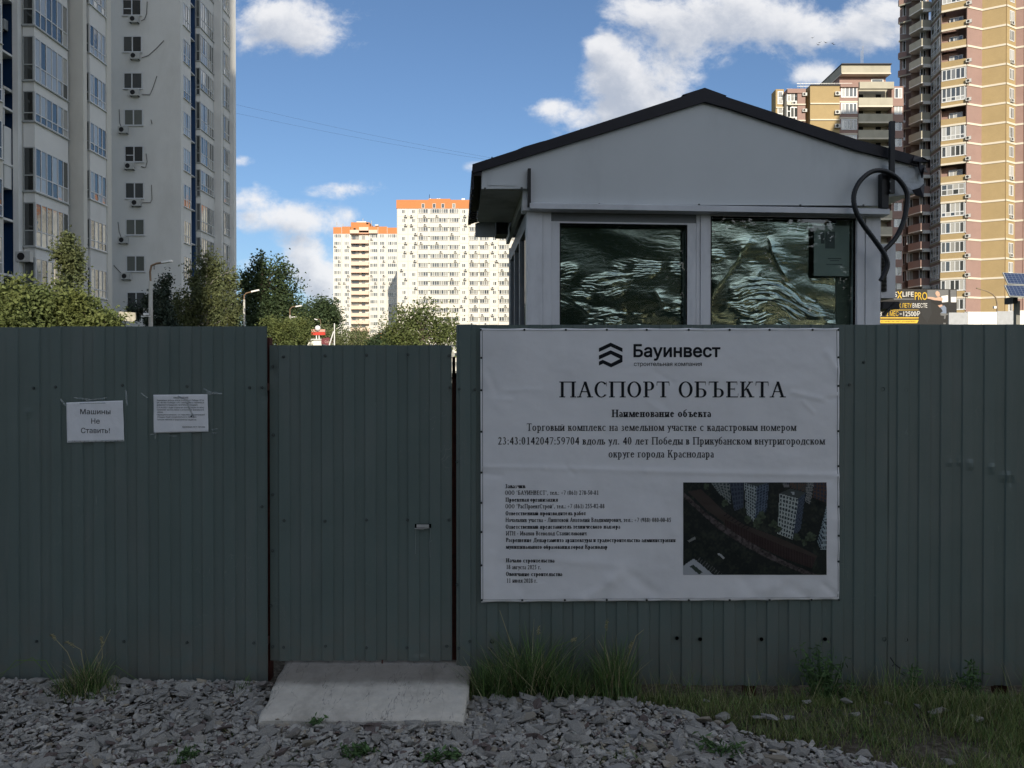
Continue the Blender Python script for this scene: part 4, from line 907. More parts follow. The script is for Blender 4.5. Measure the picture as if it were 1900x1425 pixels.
# roof: two slopes with a black barge board
A_ = S(1307, 166.5, -.05); L_ = S(876.5, 305.5, -.05); Rr = S(1703, 291, -.05); th = .055
def slope(p0, p1, nm):
    b = MB(); n = 46
    for i in range(n):          # metal tiles: ribbed, each course stepped
        y0 = -.03 + i * (DEP + .15) / n; y1 = y0 + (DEP + .15) / n; h = .012 * (i % 2)
        b.slab([(p0.x, y0, p0.z + h), (p1.x, y0, p1.z + h), (p1.x, y1, p1.z + h), (p0.x, y1, p0.z + h)], (0, 0, -.03))
    o = b.build(nm, m_blk, booth, mw=SM); tag(o, kind=None); return o
off = Vector((0, 0, -.012))
slope(L_ + off, A_ + off, 'roof'); slope(A_ + off, Rr + off, 'roof')
b = MB()
def band(p0, p1, t0, t1, y0=-.062, y1=-.0355): 
    b.add([(p0.x, y0, p0.z), (p1.x, y0, p1.z), (p1.x, y0, p1.z - t1), (p0.x, y0, p0.z - t0), (p0.x, y1, p0.z), (p1.x, y1, p1.z), (p1.x, y1, p1.z - t1), (p0.x, y1, p0.z - t0)], [(0, 3, 2, 1), (4, 5, 6, 7), (0, 1, 5, 4), (3, 7, 6, 2), (0, 4, 7, 3), (1, 2, 6, 5)])
band(L_, A_, .062, .088); 
M1 = S(1348, 181, -.05); M2 = S(1590, 260, -.05); M3 = S(1655, 277.5, -.05)
band(A_, M1, .088, .076); band(M1, M2, .076, .078); band(M2, M3, .078, .072); band(M3, Rr, .072, .07)
b.build('barge_board', m_blk, booth, mw=SM)
b = MB(); b.box(A_.x - .13, -.064, A_.z - .045, A_.x + .13, DEP + .1, A_.z - .03); 
b = MB(); b.slab([(A_.x - .16, -.058, A_.z - .042), (A_.x, -.058, A_.z + .012), (A_.x + .16, -.058, A_.z - .040)], (0, DEP + .12, 0)); b.build('ridge_cap', m_blk, booth, mw=SM)
b = MB(); p0, p1, p2, p3 = S(925, 291, -.02), S(972, 274, -.02), S(1004, 264.5, -.02), S(1050, 250, -.02)
for a, c, h0, h1 in ((p0, p1, 0, .012), (p1, p2, .012, .012), (p2, p3, .012, .0)): b.slab([(a.x, 0, a.z + h0), (c.x, 0, c.z + h1), (c.x, .5, c.z + h1 - .01), (a.x, .5, a.z + h0 - .01)], (0, 0, -.006))
b.build('lifted_sheet', m_blk, booth, mw=SM)
for px, py in ((913, 293), (1078, 241)): MB().box(S(px, py, -.05).x - .004, -.05, S(px, py, -.05).z - .005, S(px, py, -.05).x + .004, -.03, S(px, py, -.05).z + .008).build('screw', m_blks, booth, mw=SM)
# left eave edge, ribbed sheet turned down
b = MB(); e0 = U(876.5, 320); e1 = U(892.5, 320); n = 27
for i in range(n):
    y0 = -.05 + i * 1.18 / n; b.box(e0 - .006 * (i % 2), y0, L_.z - .17 - .01 * (i % 3), e0 + .01, y0 + 1.18 / n, L_.z - .03)
b.box(e0 + .0101, -.05, L_.z - .075, e1, 1.1, L_.z - .04); b.build('eave_sheet', m_blk, booth, mw=SM)
# right eave: crumpled end box, torn sheet
n = 9; r_ = random.Random(5); q0 = [S(px, py, -.04) for px, py in ((1637, 306), (1660, 311), (1684, 309), (1702, 308), (1713, 316), (1716, 342), (1698, 360), (1660, 364), (1637, 366))]
b = MB(); c0 = S(1676, 338, -.055)
pts = [Vector((p_.x, -.04 + r_.uniform(-.015, .01), p_.z)) for p_ in q0]; bk = [Vector((p_.x - .01, 1.0, p_.z)) for p_ in q0]
k = len(pts); b.add([c0] + pts, [(0, i + 1, (i + 1) % k + 1) for i in range(k)]); b.add(pts + bk, [(i, (i + 1) % k, k + (i + 1) % k, k + i) for i in range(k)]); b.add(bk, [tuple(range(k - 1, -1, -1))])
b.build('crumpled_soffit', mat('crumpled_metal', (.42, .45, .47), .45, .5, var=.15, vs=14, bump=.7, bs=16), booth, mw=SM)
b = MB()
for pl in ([(1697, 289), (1712, 291), (1726, 299), (1718, 303), (1706, 300), (1699, 306), (1694, 298)], [(1706, 300), (1716, 309), (1722, 320), (1714, 318), (1712, 330), (1706, 312)], [(1694, 352), (1708, 348), (1716, 340), (1714, 366), (1700, 362)]):
    b.slab([S(px, py, -.075 + .03 * math.sin(px)) for px, py in pl], (.0, .012, 0))
b.build('torn_roof_sheet', m_blk, booth, mw=SM)
b = MB(); [b.slab([S(px, py, -.07) for px, py in pl], (0, .004, 0)) for pl in ([(1706, 301), (1711, 304), (1708, 309)],)]; b.build('bent_flashing', m_edge, booth, mw=SM)
# brackets
b = MB(); p0, p1 = S(979, 314, -.05), S(984.5, 384, -.05); b.box(p0.x, -.075, p1.z, p1.x, -.036, p0.z); b.build('bracket', m_blks, booth, mw=SM)
b = MB(); p0, p1 = S(1649.5, 226, -.10), S(1657.5, 360, -.10); b.box(p0.x, -.12, p1.z, p1.x, -.095, p0.z)
p0, p1 = S(1636.5, 321, -.09), S(1648.5, 386, -.09); b.box(p0.x, -.094, p1.z, p1.x, -.04, p0.z); b.build('arm_bracket', m_blks, booth, mw=SM)
for py in (337, 354): c = S(1651.5, py, -.12); put('screw', sm_, booth, SM @ Matrix.Translation(c))
# crumpled film behind each window
m_film = bpy.data.materials.new('foil_film'); m_film.use_nodes = True; m_film.node_tree.nodes.clear(); t = NT(m_film.node_tree)
tc = t.new('ShaderNodeTexCoord').outputs['Object']
wn = t.noise(tc, 5, 3, .6); ww = t.comb(0, 0, (wn - .5) * .35); va = t.new('ShaderNodeVectorMath', operation='ADD'); t.put(va.inputs[0], tc); t.put(va.inputs[1], ww); tcd = va.outputs[0]
n1 = t.noise(t.mapping(tcd, (1, 1, 4.2)), 9, 7, .62, .8); n2 = t.noise(t.mapping(tcd, (1, 1, 2.0)), 34, 4, .6, .6)
d_ = t.new('ShaderNodeBsdfDiffuse'); t.put(d_.inputs[0], t.mix(n2, (.012, .02, .016), (.03, .045, .038)))
gs = t.new('ShaderNodeBsdfGlossy'); gs.inputs['Roughness'].default_value = .13; t.put(gs.inputs[0], (.93, .96, .94)); t.put(gs.inputs['Normal'], t.bump(n1, .05, .02))
mask = t.mr(t.m('ABSOLUTE', n1 - .5), .03, .0, 0, 1)
k_ = t.mr(t.noise(t.mapping(tcd, (1, 1, 1.6)), 3.2, 3), .42, .62, .18, 1)
mx = t.new('ShaderNodeMixShader'); t.put(mx.inputs[0], t.m('MINIMUM', .5, 1)); t.link(d_.outputs[0], mx.inputs[1]); t.link(gs.outputs[0], mx.inputs[2])
o_ = t.new('ShaderNodeOutputMaterial'); t.link(mx.outputs[0], o_.inputs[0])
def film(u0, u1, z0, z1, seed, label, tucks, ulim=None):
    nu, nz = 330, 330; us = np.linspace(u0 - .03, ulim or (u1 + .03), nu); zs_ = np.linspace(z0 - .03, z1 + .03, nz); Ug, Zg = np.meshgrid(us, zs_)
    v = (Zg - z0) / (z1 - z0); wrp = .03 * vnoise(Ug, Zg, 7, seed + 9, 2)
    h = .006 * vnoise(Ug * .5, Zg * 1.2 + Ug * .3, 4., seed, 2)
    msk = np.clip(-.16 + 2.4 * vnoise(Ug * .8, Zg * 1.5, 5.0, seed + 21, 2) + (.62 - v) * .85, .0, 1)
    msk = msk * msk * (3 - 2 * msk)
    fl = Zg + wrp * .8 + .25 * (Ug - u0) * vnoise(Ug, Zg, 2.5, seed + 41, 1)
    h += .0050 * (1 - 2 * np.abs(vnoise(Ug * 4, fl * 28, 1, seed + 3, 3))) * (msk + .06)
    h += .0021 * (1 - 2 * np.abs(vnoise(Ug * 14 + wrp, fl * 62, 1, seed + 5, 2))) * (msk + .04)
    for (ua, za, ub, zb__, amp, wd) in tucks:       # pleats: one steep side, one long gentle side
        dx_, dz_ = ub - ua, zb__ - za; L_ = math.hypot(dx_, dz_); t_ = ((Ug - ua) * dx_ + (Zg - za) * dz_) / L_ ** 2; s_ = ((Ug - ua) * -dz_ + (Zg - za) * dx_) / L_ + .02 * vnoise(Ug, Zg, 9, seed + 31, 2)
        h += amp * np.where(s_ > 0, np.exp(-s_ / wd), np.exp(s_ / (wd * .22))) * np.clip(np.minimum(t_, 1 - t_) * 5, 0, 1)
    V = np.stack([Ug.ravel(), (.078 - h).ravel(), Zg.ravel()], 1); V[:, 1] = np.maximum(V[:, 1], .0615)
    ii = (np.arange(nz - 1)[:, None] * nu + np.arange(nu - 1)[None]).ravel()
    o = put('plastic_film', bigmesh('plastic_film', V, np.stack([ii, ii + 1, ii + nu + 1, ii + nu], 1), [m_film], smooth=True), None, SM)
    tag(o, label, 'plastic film', 'film behind the booth windows'); return o
u0, u1, z0, z1 = wl; hz = z1 - z0
film(u0, u1, z0, z1, 3, 'crumpled glossy film behind the left window of the guard booth', [(u0, z0 + .38 * hz, u0 + .26, z0 + .16 * hz, .006, .05), (u0 + .26, z0 + .16 * hz, u0 + .5, z0 + .2 * hz, .005, .05), (u0 + .7, z0 + .42 * hz, u0 + .8, z0 + .18 * hz, .005, .05)])
u0, u1, z0, z1 = wr; hz = z1 - z0
film(u0, u1, z0, z1 - .05, 17, 'crumpled glossy film behind the right window of the guard booth, hanging loose', [(u0 + .02, z0 + .3 * hz, u0 + .33, z0 + .85 * hz, .006, .06), (u0 + .45, z0 + .85 * hz, u0 + .60, z0 + .45 * hz, .006, .06), (u0 + .05, z0 + .15 * hz, u0 + .42, z0 + .55 * hz, .005, .06)], ulim=U(1560))
MB().box(U(1561), .075, z0, u1 - .002, .08, z1).build('inner_curtain', mat('olive_board', (.12, .14, .12), .8), booth, mw=SM)
# faded sheet of paper stuck inside the right pane
t_ = thing('paper_sheet', 'faded printed sheet stuck inside the upper right corner of the right booth window', 'paper', tuple(SM @ Vector(S(1544, 513, .034))))
p0, p1 = S(1510, 512, .034), S(1576, 419, .034); mfp = mat('faded_paper', (.30, .33, .32), .7, .3, var=.1)
MB().box(p0.x, .0335, p0.z, p1.x, .0355, p1.z).build('sheet_of_paper', mfp, t_, mw=SM)
b = MB(); 
for (xa, ya, xb, yb) in ((1523, 432, 1530, 452), (1531, 430, 1549, 461), (1536, 479, 1561, 480.5), (1540, 483, 1557, 484), (1533, 490, 1563, 491)):
    a, c = S(xa, yb, .033), S(xb, ya, .033); b.box(a.x, .0325, a.z, c.x, .0333, c.z)
b.build('print', mat('faded_ink', (.12, .13, .14), .8), t_, mw=SM)
# hose
hp = [(1035, 1150), (1062, 1100), (1074, 1050), (1052, 990), (1000, 915), (930, 820), (888, 735), (882, 650), (918, 575), (985, 522), (1060, 520), (1130, 560), (1178, 625), (1188, 690), (1168, 800), (1132, 885), (1090, 940), (1045, 982)]
def cr(pts, n=6):
    out = []; P_ = [pts[0]] + pts + [pts[-1]]
    for i in range(1, len(P_) - 2):
        for k in range(n):
            t_ = k / n; a, b_, c, d = P_[i - 1], P_[i], P_[i + 1], P_[i + 2]
            out.append(.5 * ((2 * b_) + (c - a) * t_ + (2 * a - 5 * b_ + 4 * c - d) * t_ ** 2 + (3 * b_ - a - 3 * c + d) * t_ ** 3))
    out.append(P_[-2]); return out
w3 = [SM @ (S(1300 + a * .3228, 150 + c * .3228, -.14 + (.02 if i > 10 else 0)) + Vector((0, .0, 0))) for i, (a, c) in enumerate(hp)]
path = cr(w3, 10); rad = [.0165 + .0012 * (i % 2) for i in range(len(path))]
b = MB(); b.tube(path, rad, 12); tag(b.build('hose', mat('black_rubber_hose', (.006, .008, .011), .45, .5), smooth=True), 'thick black hose hung in a loop over the bracket at the booth right end', 'hose')
# outdoor unit on the right wall
ac = thing('air_conditioner', 'white air conditioner unit with black grille on the right wall of the guard booth', 'air conditioner', tuple(SM @ Vector((U(1646, 500, .2), .2, Z(552, 1640, .2)))))
a0, a1 = S(1633.5, 553, .16), S(1657, 453, .16)
MB().box(a0.x + .004, .16, a0.z, a1.x + .02, .75, a1.z).build('casing', m_pvc, ac, mw=SM)
b = MB(); n = 30
for i in range(n): z_ = a0.z + .05 + i * (a1.z - a0.z - .1) / n; b.box(a0.x + .006, .148, z_, a0.x + .045, .159, z_ + .006)
b.build('grille', m_rub, ac, mw=SM)
b = MB(); b.box(a0.x + .0, .12, a0.z - .085, a1.x + .03, .5, a0.z - .03); b.bar((a0.x, .12, a0.z - .13), (a1.x, .12, a0.z - .04), .02); b.build('mount', m_blks, ac, mw=SM)

# ================================================================== BUILDINGS
m_st = mat('grey_stucco', (.70, .71, .705), .9, .15, var=.05, vs=.5, dirt=((.52, .52, .50), .35), ds=.5, bump=.25, bs=14, stretch=(1, 1, 1))
m_st2 = mat('beige_stucco', (.63, .625, .585), .9, .15, var=.06, vs=.4, dirt=((.46, .45, .41), .45), ds=.4)
m_blue = mat('blue_panel', (.012, .045, .12), .6, .3, var=.12, vs=.6)
m_wfr = mat('window_frame_white', (.62, .64, .66), .4, .4, var=.04)
m_gfr = mat('window_frame_grey', (.36, .38, .38), .5, .4)
g_dk = glossmix('window_glass', (.045, .05, .05), (.42, .42, .40), .16, wob=.12, rough=.05)
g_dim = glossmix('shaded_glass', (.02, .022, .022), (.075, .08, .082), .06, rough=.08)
g_far = glossmix('far_glass', (.05, .06, .07), (.28, .28, .26), .12, rough=.12)
def winm(w_, h, cols, rows=(), fw=.06, d=.06, proud=.045, fm=None, gm=None, one=True, name='window', sill=True):
    """window mesh, local x along the wall, -y outwards, z up from the sill"""
    b = MB(); fm = fm or m_wfr; gm = gm or g_dk
    b.box(-w_ / 2, -proud, 0, w_ / 2, d, fw); b.box(-w_ / 2, -proud, h - fw, w_ / 2, d, h)
    xs = [-w_ / 2] + [(-w_ / 2 + w_ * (c if isinstance(c, float) else 0)) for c in []]
    n = cols if isinstance(cols, int) else len(cols) - 1; cx = [-w_ / 2 + w_ * i / n for i in range(n + 1)] if isinstance(cols, int) else [-w_ / 2 + w_ * c for c in cols]
    for i, c in enumerate(cx):
        a = c if i == 0 else (c - fw if i == n else c - fw / 2); b.box(a, -proud + .001, fw, a + fw, d, h - fw)
    for r_ in rows: b.box(-w_ / 2 + fw, -proud + .002, h * r_ - fw / 2, w_ / 2 - fw, d, h * r_ + fw / 2)
    if sill: b.box(-w_ / 2 - .04, -proud - .06, -.03, w_ / 2 + .04, .0, -.001)
    gl_ = MB() if not one else b; mi = 1 if one else 0
    for i in range(n):
        rr = [0] + list(rows) + [1]
        for j in range(len(rr) - 1):
            x0, x1, z0, z1 = cx[i] + fw * .4, cx[i + 1] - fw * .4, h * rr[j] + fw * .4, h * rr[j + 1] - fw * .4
            tl = random.uniform(-.006, .006); gl_.add([(x0, -.014 + tl, z0), (x1, -.014 - tl, z0), (x1, -.014 - tl + random.uniform(-.003, .003), z1), (x0, -.014 + tl, z1)], [(0, 1, 2, 3)], mi)
    if one: return b.mesh(name, [fm, gm])
    return b.mesh(name, [fm]), gl_.mesh('panes', [gm])
def wput(me, parent, x, y, z, rz=0.):
    mw = Matrix.Translation((x, y, z)) @ Matrix.Rotation(rz, 4, 'Z')
    if isinstance(me, tuple): w_ = put('window', me[0], parent, mw); put('panes', me[1], w_, mw); return w_
    return put('window', me, parent, mw)
def acm():
    b = MB(); b.box(-.4, -.34, 0, .4, -.04, .55, 0); n = 12
    b.add([(-.1 + .21 * math.cos(2 * math.pi * i / n), -.342, .28 + .21 * math.sin(2 * math.pi * i / n)) for i in range(n)], [tuple(range(n))], 1)
    b.box(-.35, -.3, -.05, -.3, 0, 0, 1); b.box(.3, -.3, -.05, .35, 0, 0, 1); return b.mesh('air_conditioner', [mat('ac_white', (.5, .51, .5), .5), mat('ac_dark', (.02, .02, .022), .6)])
ACM = acm()
def acput(parent, x, y, z, rz=0., s=1.): return put('air_conditioner', ACM, parent, Matrix.Translation((x, y, z)) @ Matrix.Rotation(rz, 4, 'Z') @ Matrix.Scale(s, 4))
E90 = math.pi / 2
# ---- left tower, near section
lt = thing('apartment_building', 'near grey apartment block at the left edge with glazed bays and deep blue recess', 'apartment building', (-30, 45, 0))
MB().prism([(-26.6, 28), (-26.6, 40.3), (-28.2, 40.3), (-28.2, 42.2), (-26.85, 42.2), (-26.85, 46), (-25.56, 46), (-25.56, 46.4), (-26.6, 46.4), (-26.6, 48.6), (-25.5, 48.6), (-25.5, 49.1), (-48, 49.1), (-48, 28)], -.3, 52).build('wall', m_st2, lt)
MB().box(-28.19, 42.14, -.3, -27.14, 42.199, 52).build('blue_panel', m_blue, lt); MB().box(-28.199, 40.31, -.3, -28.14, 42.13, 52).build('blue_panel', m_blue, lt)
MB().box(-27.13, 41.9, -.3, -26.83, 42.199, 52).build('pilaster', m_st, lt)
b = MB()
for k in range(8): MB().box(-28.13, 40.6, 1.2 + 2.98 * k, -27.14, 42.13, 1.32 + 2.98 * k).build('floor_slab', m_st, lt)
wnear = winm(2.1, 2.0, 3, (.3,), one=False); 
for k in range(-3, 8): wput(wnear, lt, -26.6, 39.15, 13.06 + 3.0 * k, E90)
# box balcony closed in front of the blue recess
MB().box(-28.1, 41.3, 11.9, -27.2, 41.9, 15.2).build('balcony', m_st, lt); wput(winm(.9, 1.9, 2, (.5,), one=False), lt, -27.65, 41.3, 15.25); MB().box(-28.12, 41.2, 17.15, -27.15, 42.1, 17.3).build('balcony_roof', m_edge, lt)
MB().box(-28.1, 41.5, 2.9, -27.2, 41.9, 5.9).build('balcony', m_st, lt)
acput(lt, -27.85, 42.1, PZ(57, 42)); 
# bay 1: full height glazing
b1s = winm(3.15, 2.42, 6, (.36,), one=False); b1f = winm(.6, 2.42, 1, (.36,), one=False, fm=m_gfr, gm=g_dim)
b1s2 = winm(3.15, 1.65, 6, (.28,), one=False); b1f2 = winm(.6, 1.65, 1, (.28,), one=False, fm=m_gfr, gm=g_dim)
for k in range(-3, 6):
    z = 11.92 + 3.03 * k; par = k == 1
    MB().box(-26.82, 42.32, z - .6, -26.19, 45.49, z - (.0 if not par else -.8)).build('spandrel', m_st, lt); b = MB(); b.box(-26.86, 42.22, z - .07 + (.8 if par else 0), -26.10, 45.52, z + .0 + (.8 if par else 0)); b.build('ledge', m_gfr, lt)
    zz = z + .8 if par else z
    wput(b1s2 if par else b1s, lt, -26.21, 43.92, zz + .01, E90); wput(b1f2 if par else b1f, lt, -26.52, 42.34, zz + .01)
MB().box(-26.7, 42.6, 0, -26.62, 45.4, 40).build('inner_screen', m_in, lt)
# bay 2
b2s = winm(1.85, 1.75, 4, (.28,), one=False); b2f = winm(.5, 1.75, 1, (.32,), one=False, fm=m_gfr, gm=g_dim)
for k in range(-3, 6):
    z = 12.48 + 2.95 * k
    MB().box(-26.15, 46.75, z - 1.2, -25.58, 48.59, z).build('spandrel', m_st, lt); MB().box(-26.2, 46.68, z - .001, -25.5, 48.595, z + .05).build('ledge', m_wfr, lt)
    wput(b2s, lt, -25.6, 47.67, z + .05, E90); wput(b2f, lt, -25.86, 46.77, z + .05)
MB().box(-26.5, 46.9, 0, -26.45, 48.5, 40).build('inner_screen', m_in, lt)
acput(lt, -26.0, 46.7, PZ(517, 46.7), 0, .9); acput(lt, -26.6, 42.2, PZ(487, 42.2), 0, 1.)
# ---- left tower, set back section
l2 = thing('apartment_building', 'set back grey apartment block with one window column above air conditioners', 'apartment building', (-32, 66, 0))
MB().prism([(-27.05, 63), (-27.05, 65), (-28.9, 65), (-28.9, 68), (-27.9, 68), (-27.9, 71.1), (-26.8, 71.1), (-26.8, 71.5), (-27.3, 71.5), (-27.3, 73.3), (-26.45, 73.3), (-26.3, 73.5), (-27.0, 75.0), (-48, 75.0), (-48, 63)], -.3, 54).build('wall', m_st, l2)
MB().box(-28.89, 67.94, -.3, -27.91, 67.999, 54).build('blue_panel', m_blue, l2)
b = MB()
for k in range(13): MB().box(-28.7, 66.8, 1.4 + 2.98 * k, -27.92, 67.93, 1.5 + 2.98 * k).build('floor_slab', m_wfr, l2)
kinds = ['shut', 'dark', 'dark', 'pale', 'dark', 'cross', 'pale', 'pale', 'dark', 'pale']
g_b1 = glossmix('blind_glass', (.10, .11, .10), (.13, .14, .13), .05); g_nt = glossmix('night_glass', (.015, .016, .02), (.05, .055, .06), .05)
wA = winm(1.58, 1.36, 2, (), .09, gm=g_nt, one=False); wB = winm(1.58, 1.36, 2, (), .09, gm=g_b1, one=False); wC = winm(1.58, 1.36, (0, .45, 1), (), .09, gm=g_nt, one=False)
acx = [253, 254, 253, 232, 243, 255, 231, 236, 0]; acy = [37, 105, 173, 242, 309, 377, 446, 513, 0]
for k in range(0, 12):
    z = 28.2 - 2.98 * (k - 1); px = 249 + .7 * k
    if z < .8: continue
    w_ = wput([wA, wA, wC, wB, wA, wA, wB, wB, wA, wB, wA, wB][k], l2, PX(248 + .7 * k, 63), 62.99, z)
    if k in (0, 4): MB().box(PX(233 + k, 63), 62.955, z + .55, PX(246 + k, 63), 62.99, z + .62).build('transom', m_wfr, w_)
    if k < 8: acput(l2, PX(acx[k], 62.9), 62.97, PZ(acy[k] + 6, 62.9), 0, .95)
b = MB()
for pl in ([(262, 38), (268, 36), (272, 25), (273, 3)], [(263, 107), (275, 103), (290, 90), (304, 75)], [(263, 175), (278, 176), (283, 165), (291, 141)], [(226, 238), (222, 228), (221, 203)], [(262, 309), (270, 311), (273, 300), (271, 285)], [(264, 376), (279, 376), (282, 370), (281, 343)], [(226, 444), (221, 430), (219, 412)], [(228, 510), (218, 500), (211, 492)], [(280, 222), (282, 230)], [(286, 500), (286, 490)]):
    MB().tube([P(px, py, 62.95) for px, py in pl], .028, 5).build('pipe', mat('pipe_grey', (.12, .12, .115), .7), l2)
wn_ = winm(1.35, 1.9, 3, (.33,), one=False)
b3 = winm(2.9, 2.4, 6, (.36,), one=False); b3f = winm(.36, 2.4, 1, (.36,), fm=m_gfr, gm=g_dim, one=False); b3p = winm(2.9, 1.8, 6, (.3,), one=False)
b4 = winm(1.45, 2.1, 3, (.3,), one=False)
for k in range(-2, 11):
    z = 27.7 - 2.98 * k
    if z > .5: wput(wn_, l2, -27.05, 64.15, z, E90)
    z = 29.5 - 2.98 * k; par = k % 3 == 1
    if z > .8:
        MB().box(-27.88, 68.02, z - .5, -27.47, 71.06, z + (.6 if par else 0)).build('spandrel', m_st, l2); MB().box(-27.89, 67.98, z - .0 + (.6 if par else 0), -27.40, 71.07, z + .06 + (.6 if par else 0)).build('ledge', m_gfr, l2)
        wput(b3p if par else b3, l2, -27.49, 69.55, z + .07 + (.6 if par else 0), E90); wput(b3f, l2, -27.67, 68.03, z + .07)
    z = 29.9 - 2.98 * k
    if z > .5: MB().box(-27.28, 71.72, z - .8, -26.82, 73.28, z).build('spandrel', m_st, l2); wput(b4, l2, -26.84, 72.5, z + .01, E90); wput(winm(.4, 2.1, 1, (.3,), fm=m_gfr, gm=g_dim, one=False), l2, -27.03, 71.74, z + .01)
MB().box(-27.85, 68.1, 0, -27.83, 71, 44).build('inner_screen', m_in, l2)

# ---- far white towers with orange tops
m_w1 = mat('white_panel', (.66, .635, .585), .85, .2, var=.03, vs=.12, dirt=((.62, .6, .55), .35), ds=.12)
m_or = mat('orange_panel', (.52, .21, .085), .85, .2, var=.05, vs=.2); m_pk = mat('pale_pink_panel', (.72, .56, .46), .85, .2, var=.04, vs=.2)
m_jo = mat('panel_joint', (.42, .41, .38), .9)
m_ff = mat('far_frame', (.66, .67, .66), .6)
def cx3(c): return 420 + .2842 * c
YT = 250.; YL = 305.
tt = thing('apartment_tower', 'far white panel apartment tower with a plain orange top band, the taller of the two', 'apartment tower', (0, YT, 0))
xl_, xr_ = PX(737, YT), 118.; ztop = PZ(387, YT); 
MB().box(xl_, YT, -.3, xr_, YT + 18, ztop).build('wall', m_w1, tt); MB().box(xl_ - .2, YT - .15, ztop, xr_, YT + 18, PZ(371, YT)).build('orange_band', m_or, tt)
MB().box(PX(793, YT), YT + 4, PZ(371, YT), PX(834, YT), YT + 12, PZ(363.5, YT)).build('roof_house', m_or, tt)
b = MB()
for px in (794, 808, 812, 855, 858): b.box(PX(px, YT), YT + 5, PZ(371, YT), PX(px, YT) + .5, YT + 5.5, PZ(361.5, YT)); 
b.build('roof_vent', m_edge, tt); MB().tube([(PX(794, YT), YT + 5, PZ(371, YT)), (PX(794, YT), YT + 5, PZ(354, YT))], .08, 5).build('antenna', m_blks, tt)
for c in (1286, 1358, 1415, 1486): put('attic_window', winm(1.0, 1.5, 1, (), .1, fm=m_ff, gm=g_far, name='attic_window', sill=False), tt, Matrix.Translation((PX(cx3(c), YT), YT - .17, PZ(383, YT) - .6)))
# window kinds (crop column, width in crop px, panes)
COLS = [(1160, 26, 2), (1225, 26, 2), (1287, 64, 4), (1390, 118, 8), (1488, 62, 4), (1550, 26, 2), (1617, 56, 4), (1685, 60, 4), (1752, 26, 2), (1814, 66, 4)]
wk = {}
for (c, w_, n) in COLS:
    if (w_, n) not in wk: wk[(w_, n)] = [winm(w_ * .2842 / F * YT, 1.5 if n > 2 else 1.3, n, (), .13, .1, .05, fm=m_ff, gm=g_far, name='window', sill=False) for _ in range(3)]
cnt = 0; hid = MB(); PIT = 58.6 * .2842
for r_ in range(0, 19):
    zc = PZ(340 + .2842 * 172 + PIT * r_ + 7.5, YT)
    if zc < 1: break
    # string ledge and projecting loggia parapets
    for (c0, c1) in ((1252, 1324), (1325, 1455), (1456, 1524), (1586, 1650), (1652, 1718), (1776, 1850)):
        MB().box(PX(cx3(c0), YT), YT - .5, zc - 1.55, PX(cx3(c1), YT), YT - .001, zc - .15).build('loggia_parapet', m_w1, tt) if r_ < 16 else None
    for (c, w_, n) in COLS:
        wput(wk[(w_, n)][random.randrange(3)], tt, PX(cx3(c), YT), YT - (.35 if n > 2 else .02), zc)
        if random.random() < .55 and c < 1850: acput(tt, PX(cx3(c + random.choice((-12, 10, 14))), YT), YT - .5, zc - 1.25, 0, 1.25)
for r_ in range(0, 19):
    zc = PZ(340 + .2842 * 172 + PIT * r_ + 7.5, YT)
    if zc < 1: break
    x = PX(cx3(1862), YT)
    while x < xr_ - 3:
        for k in range(3):
            hid.box(x + k * .9, YT - .05, zc, x + k * .9 + .75, YT - .02, zc + 1.7)
        x += random.choice((4.2, 6.0))
tag(hid.build('window_row', g_far, tt), kind='stuff')
b = MB()
for c in (1118, 1187, 1250, 1524.5, 1584, 1719, 1775): b.box(PX(cx3(c), YT) - .06, YT - .03, 0, PX(cx3(c), YT) + .06, YT - .002, ztop - .01)
b.build('panel_joint', m_jo, tt)
b = MB()
for r_ in range(18):
    z = PZ(340 + .2842 * 172 + PIT * r_ - 4, YT)
    for (c0, c1) in ((1120, 1250), (1526, 1584), (1720, 1775)): b.box(PX(cx3(c0), YT), YT - .025, z, PX(cx3(c1), YT), YT - .002, z + .1)
b.build('panel_joint', m_jo, tt)
tl = thing('apartment_tower', 'lower far white apartment tower with a column of pink open balconies and orange parapet', 'apartment tower', (PX(680, YL), YL, 0))
zo = PZ(340 + .2842 * 330, YL)
MB().prism([(PX(cx3(700), YL), YL), (PX(cx3(816), YL), YL), (PX(cx3(816), YL), YL + 1.1), (PX(cx3(934), YL), YL + 1.1), (PX(cx3(934), YL), YL), (PX(cx3(1121), YL), YL), (PX(cx3(1121), YL), YL + 16), (PX(cx3(700), YL), YL + 16)], -.3, zo).build('wall', m_w1, tl)
for (c0, c1, y0) in ((700, 754, 287), (758, 813, 283), (936, 990, 283), (993, 1050, 283), (1053, 1121, 290)): MB().box(PX(cx3(c0), YL), YL - .1, zo + .01, PX(cx3(c1), YL), YL + 14, PZ(340 + .2842 * y0, YL)).build('orange_parapet', m_or, tl)
b = MB()
for c in (755.5, 991.5, 1051.5): b.box(PX(cx3(c) - .3, YL), YL - .09, zo + .01, PX(cx3(c) + .3, YL), YL + 1, PZ(340 + .2842 * 284, YL))
b.build('parapet_post', m_w1, tl)
MB().box(PX(cx3(815), YL), YL + .0, zo + .02, PX(cx3(936), YL), YL + 8, PZ(340 + .2842 * 255, YL)).build('roof_house', m_or, tl)
for (c0, c1, r0, r1) in ((812, 870, 308, 330), (872, 932, 290, 312), (935, 990, 308, 330)): MB().box(PX(cx3(c0), YL), YL - 1.2, PZ(340 + .2842 * r1, YL), PX(cx3(c1), YL), YL - .11, PZ(340 + .2842 * r0, YL)).build('balcony', m_pk, tl)
